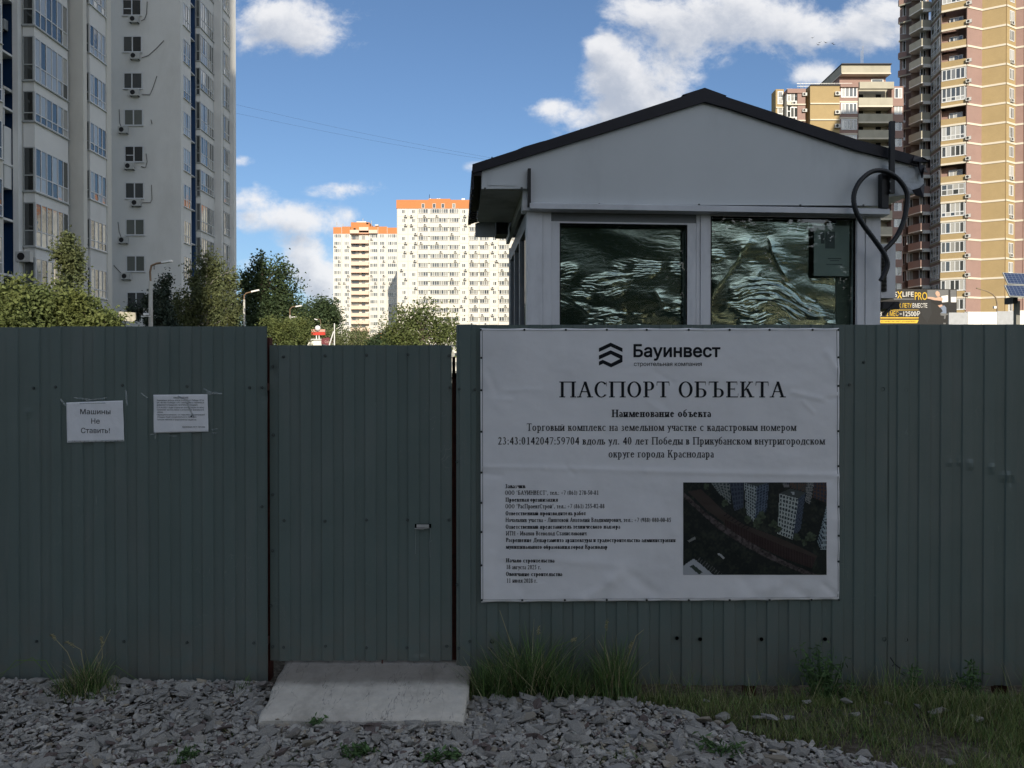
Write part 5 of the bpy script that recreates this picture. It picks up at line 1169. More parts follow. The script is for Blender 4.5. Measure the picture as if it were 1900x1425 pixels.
[MB().box(PX(cx3(c), YL), YL - .02, PZ(340 + .2842 * r1, YL), PX(cx3(c2), YL), YL - .005, PZ(340 + .2842 * r0, YL)).build('opening', m_in, tl) for c, c2, r0, r1 in ((832, 846, 293, 304), (915, 930, 258, 268), (874, 930, 312, 322))]
b = MB()
for c, h in ((712, 243), (752, 255), (812, 240), (884, 220), (940, 235), (975, 262)): b.tube([(PX(cx3(c), YL), YL + 3, zo), (PX(cx3(c), YL), YL + 3, PZ(340 + .2842 * h, YL))], .12, 5)
b.box(PX(cx3(845), YL), YL + 2, PZ(340 + .2842 * 250, YL), PX(cx3(908), YL), YL + 5, PZ(340 + .2842 * 242, YL)); b.box(PX(cx3(965), YL), YL + 2, PZ(340 + .2842 * 270, YL), PX(cx3(988), YL), YL + 4, PZ(340 + .2842 * 263, YL))
b.build('antenna', m_edge, tl)
C2 = [(728, 46, 4), (787, 32, 3), (964, 50, 4), (1019, 32, 3), (1085, 62, 5)]; wk2 = {}
for (c, w_, n) in C2: wk2[w_] = wk2.get(w_) or [winm(w_ * .2842 / F * YL, 1.6, n, (), .16, .1, .05, fm=m_ff, gm=g_far, sill=False) for _ in range(3)]
P2 = 47.7 * .2842
dme = MB(); dme.box(-.7, 0, 0, .7, .05, 1.9, 0); dme = dme.mesh('balcony_door', [g_far])
for r_ in range(19):
    zc = PZ(340 + .2842 * 330 + P2 * r_ + 7.4, YL)
    if zc < 1: break
    for (c, w_, n) in C2:
        wput(wk2[w_][random.randrange(3)], tl, PX(cx3(c), YL), YL - .02, zc - .1)
        if random.random() < .45: acput(tl, PX(cx3(c + random.choice((-14, 12))), YL), YL - .1, zc - 1.0, 0, 1.35)
    MB().box(PX(cx3(817.5), YL), YL - .9, zc - 2.35, PX(cx3(933), YL), YL - .02, zc - .95).build('balcony', m_pk if r_ % 1 == 0 else m_w1, tl)
    MB().box(PX(cx3(817.5), YL), YL - .02, zc + 1.75 - .0, PX(cx3(932.5), YL), YL + 1.09, zc + 2.0).build('balcony_slab', m_pk, tl)
    for c in (830, 853, 893): put('balcony_door', dme, tl, Matrix.Translation((PX(cx3(c), YL), YL + 1.02, zc - .9)))
b = MB()
for c in (755, 990.5, 1050): b.box(PX(cx3(c), YL) - .08, YL - .03, 0, PX(cx3(c), YL) + .08, YL - .002, zo - .01)
b.build('panel_joint', m_jo, tl)

# ---- yellow and pink brick tower on the right
def brick(name, c, sc_=.5):
    def ex_(t, tc, cs):
        o = t.new('ShaderNodeTexCoord').outputs['Object']; n = t.noise(t.mapping(o, (3, 3, 14)), 1.1, 5, .75); n2 = t.noise(t.mapping(o, (1, 1, 1)), .35, 4, .6)
        cs = t.mix(t.mr(n, .35, .7, 0, .35), cs, tuple(v * .62 for v in c)); return t.mix(t.mr(n2, .45, .7, 0, .3), cs, tuple(v * .75 for v in c))
    return mat(name, c, .9, .15, var=.06, vs=.8, extra=ex_)
m_yb = brick('yellow_brick', (.40, .305, .165)); m_pb = brick('pink_brick', (.33, .225, .20)); m_cr = mat('cream_band', (.64, .59, .50), .8, .2, var=.05, vs=.5)
m_crp = mat('cream_parapet', (.42, .40, .33), .85, .2, var=.08, vs=.6, dirt=((.28, .27, .22), .5), ds=.6); m_wht = mat('white_slab', (.7, .69, .66), .7)
YR = 120.
def rp(px, Y): return (PX(px, Y), Y)
rt = thing('apartment_tower', 'very tall yellow and pink brick apartment tower at the right edge with cream zigzag bands', 'apartment tower', (62, 124, 0))
pts = [rp(1743.6, 122), rp(1790, 120.3), rp(1818, 121.4), rp(1863, 119.8), rp(1880, 121.1), rp(1896, 120.6), rp(1925, 121.4), rp(1975, 119.8), rp(2040, 121.)]
HR = 61.5; FH = 3.01; z0f = 59.2 - FH * 19          # floor line level
core = [rp(1752, 123.6), rp(1788, 122.4)] + pts[1:] + [(PX(2040, 121), 136), (70.2, 136), (70.2, 124.2)]
MB().prism(core, -.3, HR).build('wall', m_pb, rt)
def panelstrip(i, m, d=.12, nm='brick_wall', z0=-.3, z1=None):
    (xa, ya), (xb, yb) = pts[i], pts[i + 1]; v = Vector((xb - xa, yb - ya, 0)).normalized(); n = Vector((v.y, -v.x, 0)) * d
    a = Vector((xa, ya, 0)) + v * .0; b_ = Vector((xb, yb, 0)) - v * .02
    return MB().prism([((a + n).x, (a + n).y), ((b_ + n).x, (b_ + n).y), (b_.x, b_.y), (a.x, a.y)], z0, z1 or HR).build(nm, m, rt)
for i, m in ((1, m_pb), (2, m_yb), (3, m_yb), (4, m_pb), (5, m_pb), (6, m_yb), (7, m_yb)): panelstrip(i, m)
def seg(i, t0, t1, off=0.):
    (xa, ya), (xb, yb) = pts[i], pts[i + 1]; v = Vector((xb - xa, yb - ya, 0)); n = Vector((v.y, -v.x, 0)).normalized(); return Vector((xa, ya, 0)) + v * t0 + n * off, Vector((xa, ya, 0)) + v * t1 + n * off
def segbox(i, t0, t1, z0, z1, o0, o1, nm, m):
    a, b_ = seg(i, t0, t1, o0); c, d = seg(i, t1, t0, o1); 
    return MB().prism([(c.x, c.y), (d.x, d.y), (a.x, a.y), (b_.x, b_.y)][::-1] if False else [(d.x, d.y), (c.x, c.y), (b_.x, b_.y), (a.x, a.y)], z0, z1).build(nm, m, rt)
(ax, ay), (bx_, by) = pts[0], pts[1]; ang0 = math.atan2(by - ay, bx_ - ax); L0 = math.hypot(bx_ - ax, by - ay)
logg = [winm(L0 * .94, 1.75, 5, (), .14, .1, .04, gm=g_dk), winm(L0 * .94, 1.75, 4, (.5,), .12, .1, .04), winm(L0 * .94, 2.2, 5, (.3,), .14, .1, .04)]
sidew = winm(.8, 1.9, 2, (), .1, .1, .03); small = winm(1.3, 1.7, 3, (), .12, .05, .03, sill=False); backw = winm(1.9, 1.5, 3, (), .14, .08, .03, sill=False)
(cx_, cy_), (dx2, dy2) = pts[3], pts[4]; ang3 = math.atan2(dy2 - cy_, dx2 - cx_)
# top row first: what each loggia is (o = open, g = glazed, t = tall glazing, f = four panes)
kindsR = 'gooogtotgoftgggggggg'
for k in range(20):
    zf = 59.2 - FH * k      # the cream band under floor k
    if zf < 0: break
    b = MB()
    for i in range(8):
        a, c = seg(i, 0, 1, .2); d_, e = seg(i, 0, 1, -.1)
        b.add([(a.x, a.y, zf), (c.x, c.y, zf), (e.x, e.y, zf), (d_.x, d_.y, zf), (a.x, a.y, zf + .3), (c.x, c.y, zf + .3), (e.x, e.y, zf + .3), (d_.x, d_.y, zf + .3)], [(3, 2, 1, 0), (4, 5, 6, 7), (0, 1, 5, 4), (2, 3, 7, 6), (3, 0, 4, 7), (1, 2, 6, 5)])
    b.build('string_course', m_cr, rt)
    kd = kindsR[k]
    segbox(0, .0, .99, zf + .301, zf + 1.25 - (.35 if kd == 't' else 0), .1, -.1, 'parapet', m_yb)
    zz = zf + 1.25 - (.35 if kd == 't' else 0)
    mid, _ = seg(0, .49, 1, .05)
    if kd != 'o':
        wput({'g': logg[0], 'f': logg[1], 't': logg[2]}[kd], rt, mid.x, mid.y, zz, ang0)
        a, _ = seg(0, 1.0, 1, .08); put('window', sidew, rt, Matrix.Translation((a.x + .25, a.y + .12, zz)) @ Matrix.Rotation(math.atan2(pts[2][1] - pts[1][1], pts[2][0] - pts[1][0]), 4, 'Z'))
    else:
        bk, _ = seg(0, .55, 1, -1.45); MB().prism([(pts[0][0] + .3, 123.5), (pts[1][0] - .2, 122.3), (pts[1][0] - .2, 122.5), (pts[0][0] + .3, 123.7)], zf + .3, zf + FH).build('loggia_wall', m_pb, rt)
        wput(backw, rt, bk.x + .1, bk.y - .15, zf + 1.0, ang0)
    a, _ = seg(3, .55, 1, .13); wput(small, rt, a.x, a.y, zf + .95, ang3)
    if k % 2 or k > 12: acput(rt, a.x - .1, a.y, zf + .38, ang3, 1.0)
    a, _ = seg(1, .05, 1, .13)
    if kd != 'o' or k % 2: acput(rt, a.x, a.y - .2, zf + .5 if kd != 'g' else zf + .35, ang0, .95)
    a, _ = seg(6, .2, 1, .13); wput(small, rt, a.x, a.y, zf + .95, math.atan2(pts[7][1] - pts[6][1], pts[7][0] - pts[6][0]))
# left wing: glazed column, then stacked balconies
m_dkw = mat('brown_brick', (.30, .235, .21), .9, var=.1, vs=.8)
MB().prism([(PX(1743.4, 122.1), 122.1), (PX(1743.4, 122.1) + 2, 125), (78, 134), (PX(1730, 134), 134), (PX(1724, 126.3), 126.3)], -.3, HR + 1.5).build('wall', m_dkw, rt)
p0 = Vector((PX(1743.2, 122.05), 122.05, 0)); p1 = Vector((PX(1724, 126.3), 126.3, 0)); ang = math.atan2((p0 - p1).y, (p0 - p1).x); Lw = (p0 - p1).length
gcol = winm(Lw * .82, 2.25, 3, (.33,), .1, .08, .05); md_ = (p0 + p1) / 2 - Vector((.04, .03, 0))
MB().prism([(PX(1688, 129.4), 129.4), (69.5, 129.2), (72, 137), (PX(1692, 137), 137)], -.3, HR + 6).build('wall', m_dkw, rt)
q0 = Vector((PX(1724, 126.1), 126.1, 0)); q1 = Vector((PX(1707, 126.0), 126.0, 0)); q2 = Vector((PX(1684, 128.6), 128.6, 0)); q3 = Vector((PX(1670, 131), 131, 0))
MB().prism([(q1.x + 1.2, 127.6), (q0.x + .3, 127.3), (q0.x + .9, 131), (q2.x + 2.6, 131)], -.3, HR + 4).build('wall', m_dkw, rt)
MB().prism([(q3.x, 131.6), (q3.x + 2.6, 131), (q3.x + 6, 138), (PX(1673, 138), 138)], -.3, HR + 6).build('wall', m_dkw, rt)
wbk = winm(1.0, 1.6, 2, (), .12, .05, .03, sill=False); wbay = winm(.9, 1.9, 2, (), .1, .05, .03)
for k in range(-2, 20):
    zf = 58.9 - FH * k
    if zf < 0: break
    wput(gcol, rt, md_.x, md_.y, zf + .6, ang); MB().prism([(p1.x - .15, p1.y - .05), (p0.x - .15, p0.y - .05), (p0.x + .1, p0.y + .1), (p1.x + .1, p1.y + .1)], zf + .3, zf + .48).build('string_course', m_crp, rt)
    mp_k = m_crp if k < 8 else m_pb
    pl = [(q1.x, q1.y), (q0.x, q0.y), (q0.x, q0.y + .12), (q1.x + .1, q1.y + .12), (q2.x + .12, q2.y), (q2.x, q2.y)]
    MB().prism(pl, zf + .001, zf + 1.15).build('balcony', mp_k, rt); MB().prism([(q1.x - .02, q1.y - .04), (q0.x + .02, q0.y - .04), (q0.x, 128), (q2.x + 2.5, 131), (q2.x - .02, q2.y)], zf - .16, zf).build('balcony_slab', m_wht, rt)
    MB().box(q1.x + .35, q1.y - .05, zf - .55, q0.x - .05, q1.y + .25, zf - .161).build('bracket_beam', m_wht, rt)
    wput(wbk, rt, (q1.x + q0.x) / 2 + .2, 127.35, zf + 1.2)
    if k > 7: wput(wbk, rt, q2.x + .6, 129.3, zf + 1.2)
    MB().prism([(q3.x - .25, 131.4), (q3.x + 1.6, 129.8), (q3.x + 1.7, 130.1), (q3.x - .15, 131.7)], zf - .1, zf + .12).build('string_course', m_crp, rt)
    if k % 3: MB().prism([(q3.x - .2, 131.5), (q3.x + .8, 130.9), (q3.x + .9, 131.3), (q3.x - .1, 132.0)], zf + .125, zf + 1.1).build('balcony', m_dkw if k > 4 else m_pb, rt)
    wput(wbay, rt, q3.x + .5, 131.5, zf + 1.2, -.3)

# ---- mid distance tower between the booth roof and the right tower
YM = 125.
def c8(c): return 1040 + .3474 * c
def r8(r_): return .3474 * r_
mt_ = thing('apartment_tower', 'yellow and pink brick tower with a stepped roof house, standing behind the booth roof', 'apartment tower', (PX(1560, YM), YM, 0))
def mbx(c0, c1, r0, r1, y0, y1, nm, m, zb=None): return MB().box(PX(c8(c0), YM), y0, PZ(r8(r1), YM) if zb is None else zb, PX(c8(c1), YM), y1, PZ(r8(r0), YM)).build(nm, m, mt_)
mbx(1162, 1206, 458, 0, YM + 1.5, YM + 3.6, 'wall', m_yb, -.3); mbx(1206, 1262, 455, 0, YM + 4, YM + 5.6, 'wall', m_yb, -.3)
mbx(1208, 1262, 482, 0, YM + .3, YM + 3.9, 'wall', m_cr, -.3); mbx(1262.2, 1304, 482, 0, YM + .1, YM + 3.8, 'wall', m_pb, -.3)
mbx(1304.5, 1324, 470, 0, YM + 1.2, YM + 8, 'wall', m_yb, -.3); mbx(1324.4, 1481, 462, 0, YM - .3, YM + 11, 'wall', m_yb, -.3)
mbx(1482, 1581, 456, 0, YM - .1, YM + 11, 'wall', m_pb, -.3); mbx(1581.5, 1765, 450, 0, YM + 1.6, YM + 11, 'wall', m_crp, -.3); mbx(1765.5, 1828, 458, 0, YM + .2, YM + 11, 'wall', m_pb, -.3)
mbx(1326, 1480, 456, 462, YM - .45, YM + 10, 'coping', m_blk); mbx(1484, 1580, 452, 470, YM - .4, YM + 10, 'coping', m_pb); mbx(1583, 1765, 444, 480, YM - .6, YM - .1, 'parapet', m_crp)
mbx(1207, 1304, 474, 497, YM - .05, YM + 4, 'coping', m_pb)
# roof house
mbx(1512, 1762, 385, 455, YM + 2, YM + 9, 'roof_house', m_pb); mbx(1508, 1772, 334, 378, YM + 1, YM + 9.5, 'roof_crown', m_crp); mbx(1508, 1772, 378, 384, YM + .8, YM + 9.6, 'roof_band', m_cr); mbx(1506, 1774, 328, 333.5, YM + .7, YM + 9.7, 'roof_edge', m_blk); mbx(1756, 1785, 420, 458, YM + 3, YM + 9, 'roof_house', m_pb)
wput(winm(2.0, 1.1, 1, (), .15, .05, .03, sill=False), mt_, PX(c8(1716), YM), YM + 1.98, PZ(r8(432), YM)); MB().box(PX(c8(1613), YM), YM + 1.95, PZ(r8(438), YM), PX(c8(1642), YM), YM + 1.999, PZ(r8(424), YM)).build('vent_panel', m_pk, mt_)
b = MB(); 
for c in range(1270, 1560, 14): b.tube([(PX(c8(c), YM), YM + .6, PZ(r8(478), YM)), (PX(c8(c), YM), YM + .6, PZ(r8(436), YM))], .03, 4)
for r_ in (437, 452): b.bar((PX(c8(1265), YM), YM + .6, PZ(r8(r_ + 2), YM)), (PX(c8(1560), YM), YM + .6, PZ(r8(r_), YM)), .04)
b.box(PX(c8(1420), YM), YM + 3, PZ(r8(462), YM), PX(c8(1470), YM), YM + 5, PZ(r8(440), YM))
for c, h in ((1658, 215), (1668, 190), (1334, 405)): b.tube([(PX(c8(c), YM), YM + 4, PZ(r8(440), YM)), (PX(c8(c), YM), YM + 4, PZ(r8(h), YM))], .05, 4)
b.build('roof_railing', m_edge, mt_)
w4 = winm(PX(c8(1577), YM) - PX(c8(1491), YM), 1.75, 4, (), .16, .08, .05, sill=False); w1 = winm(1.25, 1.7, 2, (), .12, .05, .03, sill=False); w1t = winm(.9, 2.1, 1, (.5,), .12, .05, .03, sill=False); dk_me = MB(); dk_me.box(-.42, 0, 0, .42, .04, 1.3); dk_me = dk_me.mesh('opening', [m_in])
for k in range(17):
    r0 = 485 + 86 * k; zt_ = PZ(r8(r0), YM); 
    if zt_ < 4: break
    zw = PZ(r8(r0 + 38), YM)
    wput(w4, mt_, PX(c8(1534), YM), YM - .12, zw - .9 + 1.0 - .1)
    MB().box(PX(c8(1483), YM), YM - .16, zw + 1.8, PX(c8(1580), YM), YM - .101, zw + 2.05).build('string_course', m_cr, mt_)
    # open balconies
    zb = PZ(r8(r0 + 40), YM)
    MB().box(PX(c8(1582), YM), YM - .3, zb - 1.25, PX(c8(1764), YM), YM - .12, zb - .0).build('balcony', m_crp, mt_); MB().box(PX(c8(1582), YM), YM - .32, zb - 1.5, PX(c8(1764), YM), YM + 1.59, zb - 1.251).build('balcony_slab', m_cr, mt_)
    for c in (1598, 1620, 1716): put('opening', dk_me, mt_, Matrix.Translation((PX(c8(c), YM), YM + 1.55, zb - .1)))
    MB().box(PX(c8(1581), YM), YM - .1, zb - 1.2, PX(c8(1583.5), YM), YM + 1.59, zb + 1.5).build('dividing_wall', m_pb, mt_)
    MB().box(PX(c8(1768), YM), YM + .0, zb - 1.25, PX(c8(1826), YM), YM + .199, zb - .0).build('balcony', m_pb, mt_); wput(w1, mt_, PX(c8(1800), YM), YM + .15, zb + .02)
    # left parts
    for (c, me) in ((1186, w1t), (1246, w1)): wput(me, mt_, PX(c8(c), YM), YM + (1.45 if c == 1186 else .25), zw - .5)
    wput(w1t, mt_, PX(c8(1222), YM), YM + .28, zw - .5)
    for (c0, c1, y_) in ((1162, 1206, 1.4), (1208, 1304, .0), (1324.4, 1481, -.4)): MB().box(PX(c8(c0), YM), YM + y_ - .05, zw - 1.0 - .15, PX(c8(c1), YM), YM + y_ + .08, zw - .95).build('string_course', m_cr, mt_)
    if k < 6: acput(mt_, PX(c8(1468), YM), YM - .3, zw + .2 - (k % 2) * .4, 0, 1.1); acput(mt_, PX(c8(1246), YM), YM + .25, zw - 1.05, 0, .9); acput(mt_, PX(c8(1298), YM), YM + .1, zw + .3, 0, .9)

# ---- unseen blocks, placed and sized to throw the shade; they show up in the windows
u_ax = Vector((math.cos(SUN_AZ), math.sin(SUN_AZ), 0))
def shade_block(label, x0, x1, y0, y1, H, m, rz=0.):
    t_ = thing('apartment_building', label, 'apartment building', ((x0 + x1) / 2, (y0 + y1) / 2, 0)); MB().box(x0, y0, -.3, x1, y1, H).build('wall', m, t_)
    w_ = MB(); nx = max(2, int((x1 - x0) / 3.3)); st_ = (x1 - x0) / nx
    for k in range(int(H / 3) - 1):
        for i in range(nx):
            xc = x0 + (i + .5) * st_; z = 1.2 + 3 * k; w_.box(xc - .8, y1 + .001, z, xc + .8, y1 + .03, z + 1.5)
    tag(w_.build('window_row', g_dk, t_), kind='stuff')
    e_ = MB(); e_.box(x0 - .2, y0 - .2, H, x1 + .2, y1 + .2, H + .6); e_.build('parapet', m_st, t_); return t_
m_bk = mat('brown_block_brick', (.42, .36, .30), .9, var=.1, vs=.5)
OCA = shade_block('tall brick tower behind the viewer to the left, shading the left apartment block', -31, -1.2, -61, -45, 90, m_bk)
MB().box(-1.19, -60, -.3, .9, -46, 80).build('shadow_edge_block', m_bk, OCA)  # lower block added only to shape the shadow edge on the left tower
shade_block('narrow tall brick tower out of view on the right, added for its shade', 67.2, 77.7, 45, 60, 71, m_bk)  # unseen tower added to shade the lower floors of the mid tower
OCC = shade_block('low panel block behind the viewer, made pale to bounce light at the booth', .7, 10.8, -32, -20, 14, mat('pale_panel', (.68, .66, .6), .85))  # unseen block, walls kept pale to bounce light onto fence and booth

# ================================================================== STREET THINGS BEYOND THE FENCE
m_pole = mat('pole_white', (.50, .50, .48), .6, .3, var=.08, dirt=((.25, .18, .13), .5), ds=2); m_lampw = mat('lamp_head', (.75, .76, .78), .35, .4); m_poleb = mat('pole_rust', (.22, .15, .10), .7)
def lamp(label, Y, px, ytop, arm, head, r=.09, m=m_pole, grp='street lamps beyond the fence'):
    t_ = thing('street_lamp', label, 'street lamp', (PX(px, Y), Y, 0), group=grp)
    MB().tube([(PX(px, Y), Y, -.3), P(px, ytop, Y)], [r * 1.2, r * .8], 10).build('pole', m, t_)
    MB().tube([P(px, ytop, Y)] + [P(a, c, Y) for a, c in arm], r * .45, 7).build('arm', m_poleb if m is m_pole else m, t_)
    for (xa, ya, xb, yb) in head:
        a, c = P(xa, ya, Y), P(xb, yb, Y); b = MB(); d_ = c - a
        b.slab([a + Vector((0, -.14, .05)), c + Vector((0, -.1, .02)), c + Vector((0, .1, .02)), a + Vector((0, .14, .05))], (0, 0, -.1)); b.build('lamp_head', m_lampw, t_)
lamp('tall street lamp with pale upper pole and long arm before the grey tower', 40, 279.5, 522, [(278.5, 505), (281, 493), (290, 489), (303, 487)], [(301, 487, 319, 483)], r=.12)
MB
lamp('street lamp with a curved arm in front of the dark poplar', 56, 453, 556, [(453, 548), (457, 544), (468, 541)], [(467, 541.5, 481, 537.5)])
lamp('double headed street lamp right of the poplar', 67.6, 538, 585, [(538, 574), (542, 569.5), (550, 568.5)], [(549, 569, 560, 566.5), (541, 589, 550, 587.5)])
lamp('small distant street lamp before the dark wood', 95, 595, 603, [(594.5, 594), (592, 592), (588, 592)], [(584, 592, 589, 593)], r=.07)
t_ = thing('street_lamp', 'thin brown street lamp curving over in front of the brick tower', 'street lamp', (PX(1850, 34), 34, 0), group='street lamps beyond the fence')
MB().tube([(PX(1850.5, 34), 34, -.3), P(1850.5, 564, 34), P(1848, 553, 34), P(1842, 546, 34), P(1833, 541, 34), P(1820, 537, 34), P(1812, 534.5, 34)], [.05, .035, .03, .028, .025, .022, .03], 7).build('pole', mat('pole_brown', (.26, .2, .13), .6), t_)
MB().box(PX(1843, 33.9), 33.86, PZ(573, 34), PX(1847.5, 33.9), 33.95, PZ(568.5, 34)).build('box', m_lampw, t_)
# billboard
YB = 40.
bb = thing('billboard', 'black fitness club billboard with yellow and white Cyrillic offers and a man in jeans', 'billboard', (PX(1666, YB), YB, 0))
MB().box(PX(1559, YB), YB, PZ(645, YB), PX(1774.5, YB), YB + .3, PZ(536.5, YB)).build('panel', mat('billboard_black', (.005, .005, .006), .5, .3, var=.1), bb)
for px in (1600, 1730): MB().tube([(PX(px, YB), YB + .2, -.3), (PX(px, YB), YB + .2, PZ(640, YB))], .12, 10).build('post', m_edge, bb)
def bbp(off): 
    def f(a, c): X_, Z_ = PV(a, c, YB); return np.stack([X_, np.full_like(X_, YB - off), Z_], -1)
    return f
c2 = lambda a, c: (1590 + a * .1632, 520 + c * .1632)
m_bw = mat('print_white', (.72, .71, .68), .6); m_by = mat('print_yellow', (.68, .44, .04), .6); m_bor = mat('print_orange', (.7, .34, .03), .6); m_skin = mat('print_skin', (.52, .33, .24), .6); m_jean = mat('print_jeans', (.16, .2, .28), .6); m_bgy = mat('print_grey', (.13, .135, .14), .6); m_bdk = mat('print_shade', (.016, .017, .019), .6); m_tx = mat('print_dark_text', (.05, .03, .01), .6)
def bt(s_, x0, x1, bl, cap, m, w_=.014): decal('lettering', sans_polys(s_, c2(x0, 0)[0], c2(x1, 0)[0], c2(0, bl)[1], cap * .1632, w_), bbp(.012), m, bb)
bt('SS', 395, 455, 190, 60, m_bw); bt('LIFE', 518, 645, 186, 58, m_bw, .02); bt('PRO', 657, 797, 222, 90, m_by, .01); bt('СЯ', 415, 466, 312, 50, m_bw); bt('К ЛЕТУ', 474, 620, 312, 50, m_by); bt('ВМЕСТЕ', 632, 798, 312, 50, m_bw)
bt('3', 258, 280, 408, 56, m_bw); bt('2 МЕС', 335, 470, 408, 56, m_by); bt('12500₽', 528, 716, 408, 56, m_bw); bt('+', 295, 322, 395, 30, m_bw); bt('=', 484, 510, 395, 25, m_bw)
def pq(name, pts, m, off=.006): decal(name, [[c2(a, c) for a, c in pts]], bbp(off), m, bb)
pq('printed_stripe', [(258, 422), (702, 422), (698, 434), (258, 434)], m_by); pq('printed_stripe', [(258, 450), (700, 450), (684, 488), (258, 488)], m_by); pq('printed_stripe', [(290, 348), (420, 336), (700, 336), (700, 340), (420, 342), (260, 354)], m_by); pq('printed_stripe', [(418, 208), (646, 208), (646, 220), (418, 220)], m_bgy)
bt('КОЛИЧЕСТВО КАРТ ОГРАНИЧЕНО', 275, 665, 476, 16, m_tx, 0); pq('printed_emblem', [(458, 125), (470, 125), (512, 205), (500, 205)], m_by); pq('printed_emblem', [(502, 125), (514, 125), (470, 205), (458, 205)], m_by)
pq('printed_picture', [(800, 110), (1130, 110), (1130, 240), (940, 260), (800, 200)], m_bgy, .003); pq('printed_picture', [(1040, 110), (1062, 110), (1062, 290), (1040, 290)], m_bdk, .0045); pq('printed_picture', [(960, 180), (1035, 170), (1035, 245), (965, 250)], m_bw, .004)
pq('printed_picture', [(1070, 190), (1130, 190), (1130, 250), (1070, 250)], m_bw, .004); pq('printed_picture', [(720, 240), (835, 215), (850, 380), (800, 480), (730, 350)], m_bdk, .0035); pq('printed_picture', [(725, 250), (830, 235), (840, 390), (800, 490), (736, 400)], m_bdk, .0042)
pq('printed_man', [(890 + 0, 150), (897, 128), (915, 122), (935, 135), (944, 165), (935, 185), (915, 188), (900, 172)], m_skin, .009); pq('printed_man', [(800, 190), (850, 190), (900, 200), (935, 188), (975, 205), (970, 235), (900, 232), (840, 215), (800, 208)], m_skin, .008)
pq('printed_man', [(845, 225), (905, 228), (965, 236), (968, 275), (925, 285), (880, 262), (850, 245)], mat('print_black', (.006, .006, .007), .6), .0095); pq('printed_man', [(918, 284), (968, 276), (975, 300), (940, 310)], m_skin, .0092)
pq('printed_man', [(940, 308), (990, 284), (1014, 310), (1016, 370), (1000, 400), (960, 395), (945, 375), (975, 355), (960, 325)], m_jean, .0097); pq('printed_man', [(945, 372), (1040, 380), (1036, 392), (1012, 396), (1004, 440), (988, 440), (990, 405), (950, 400)], m_bgy, .0101); pq('printed_man', [(980, 482), (1010, 484), (1008, 500), (984, 500)], m_bgy, .009)
# site fence of white and grey panels beside the billboard
YC = 30.
sf_ = thing('panel_fence', 'low fence of white and grey metal panels in the sun right of the billboard', 'fence', (PX(1850, YC), YC, 0)); m_gp = mat('grey_panel', (.38, .40, .43), .6); m_wp = mat('white_panel_metal', (.75, .74, .7), .6)
for (a, c, m, t0) in ((1760, 1794.5, m_gp, 580), (1795, 1819.5, m_wp, 578.5), (1820, 1849.5, m_wp, 578.5), (1850, 1879.5, m_gp, 577.5), (1880, 1890, m_wp, 576.5), (1890.5, 1935, m_wp, 576), (1935.5, 1980, m_gp, 576)): MB().box(PX(a, YC), YC, .0, PX(c, YC), YC + .05, PZ(t0, YC)).build('panel', m, sf_)
# solar panels on a post
YS = 18.
sp_ = thing('solar_panel', 'pair of dark blue solar panels on a grey post at the right edge', 'solar panel', (PX(1889, YS), YS, 0))
def solar_extra(t, tc, cs):
    o = t.new('ShaderNodeTexCoord').outputs['Object']; n = t.new('ShaderNodeTexBrick'); t.put(n.inputs['Vector'], t.mapping(o, (1, 1, 1))); n.offset = 0; n.inputs['Scale'].default_value = 1; n.inputs['Brick Width'].default_value = .078; n.inputs['Row Height'].default_value = .078; n.inputs['Mortar Size'].default_value = .004
    n.inputs['Color1'].default_value = (.012, .03, .09, 1); n.inputs['Color2'].default_value = (.014, .035, .10, 1); n.inputs['Mortar'].default_value = (.16, .19, .26, 1); return n.outputs[0]
m_sol = mat('solar_cells', (.02, .04, .1), .5, .3, extra=solar_extra)
for (ya, yb, xa, xb, nm) in ((506.5, 527, 1860, 1863, 'u'), (529.5, 549.5, 1863.2, 1866, 'l')):
    A1 = P(xa, ya, YS + .30); B1 = P(xa + 75, ya, YS + .30); C1 = P(xb + 75, yb, YS); D1 = P(xb, yb, YS)
    if nm == 'l': A1, B1, C1, D1 = P(xa, ya, YS), P(xa + 75, ya, YS), P(xb + 75, yb, YS - .3), P(xb, yb, YS - .3)
    ux = (B1 - A1); uy = (D1 - A1); nrm = ux.cross(uy).normalized(); W_1, H_1 = ux.length, uy.length
    mw = Matrix((( ux.x / W_1, -uy.x / H_1, -nrm.x, A1.x), (ux.y / W_1, -uy.y / H_1, -nrm.y, A1.y), (ux.z / W_1, -uy.z / H_1, -nrm.z, A1.z), (0, 0, 0, 1)))
    b = MB(); b.box(0, -H_1, -.015, W_1, 0, .015); b.build('frame', m_gfr, sp_, mw=mw); b = MB(); b.box(.018, -H_1 + .018, .0155 if nrm.y > 0 else .0155, W_1 - .018, -.018, .019); b.box(.018, -H_1 + .018, -.019, W_1 - .018, -.018, -.0155); b.build('solar_cells', m_sol, sp_, mw=mw)
MB().box(PX(1885, YS + .3), YS + .3, -.3, PX(1892, YS + .3), YS + .4, PZ(556, YS)).build('post', mat('post_grey', (.22, .22, .2), .7), sp_); MB().box(PX(1884, YS), YS + .1, PZ(562, YS), PX(1893, YS), YS + .42, PZ(550, YS)).build('bracket', m_blks, sp_)
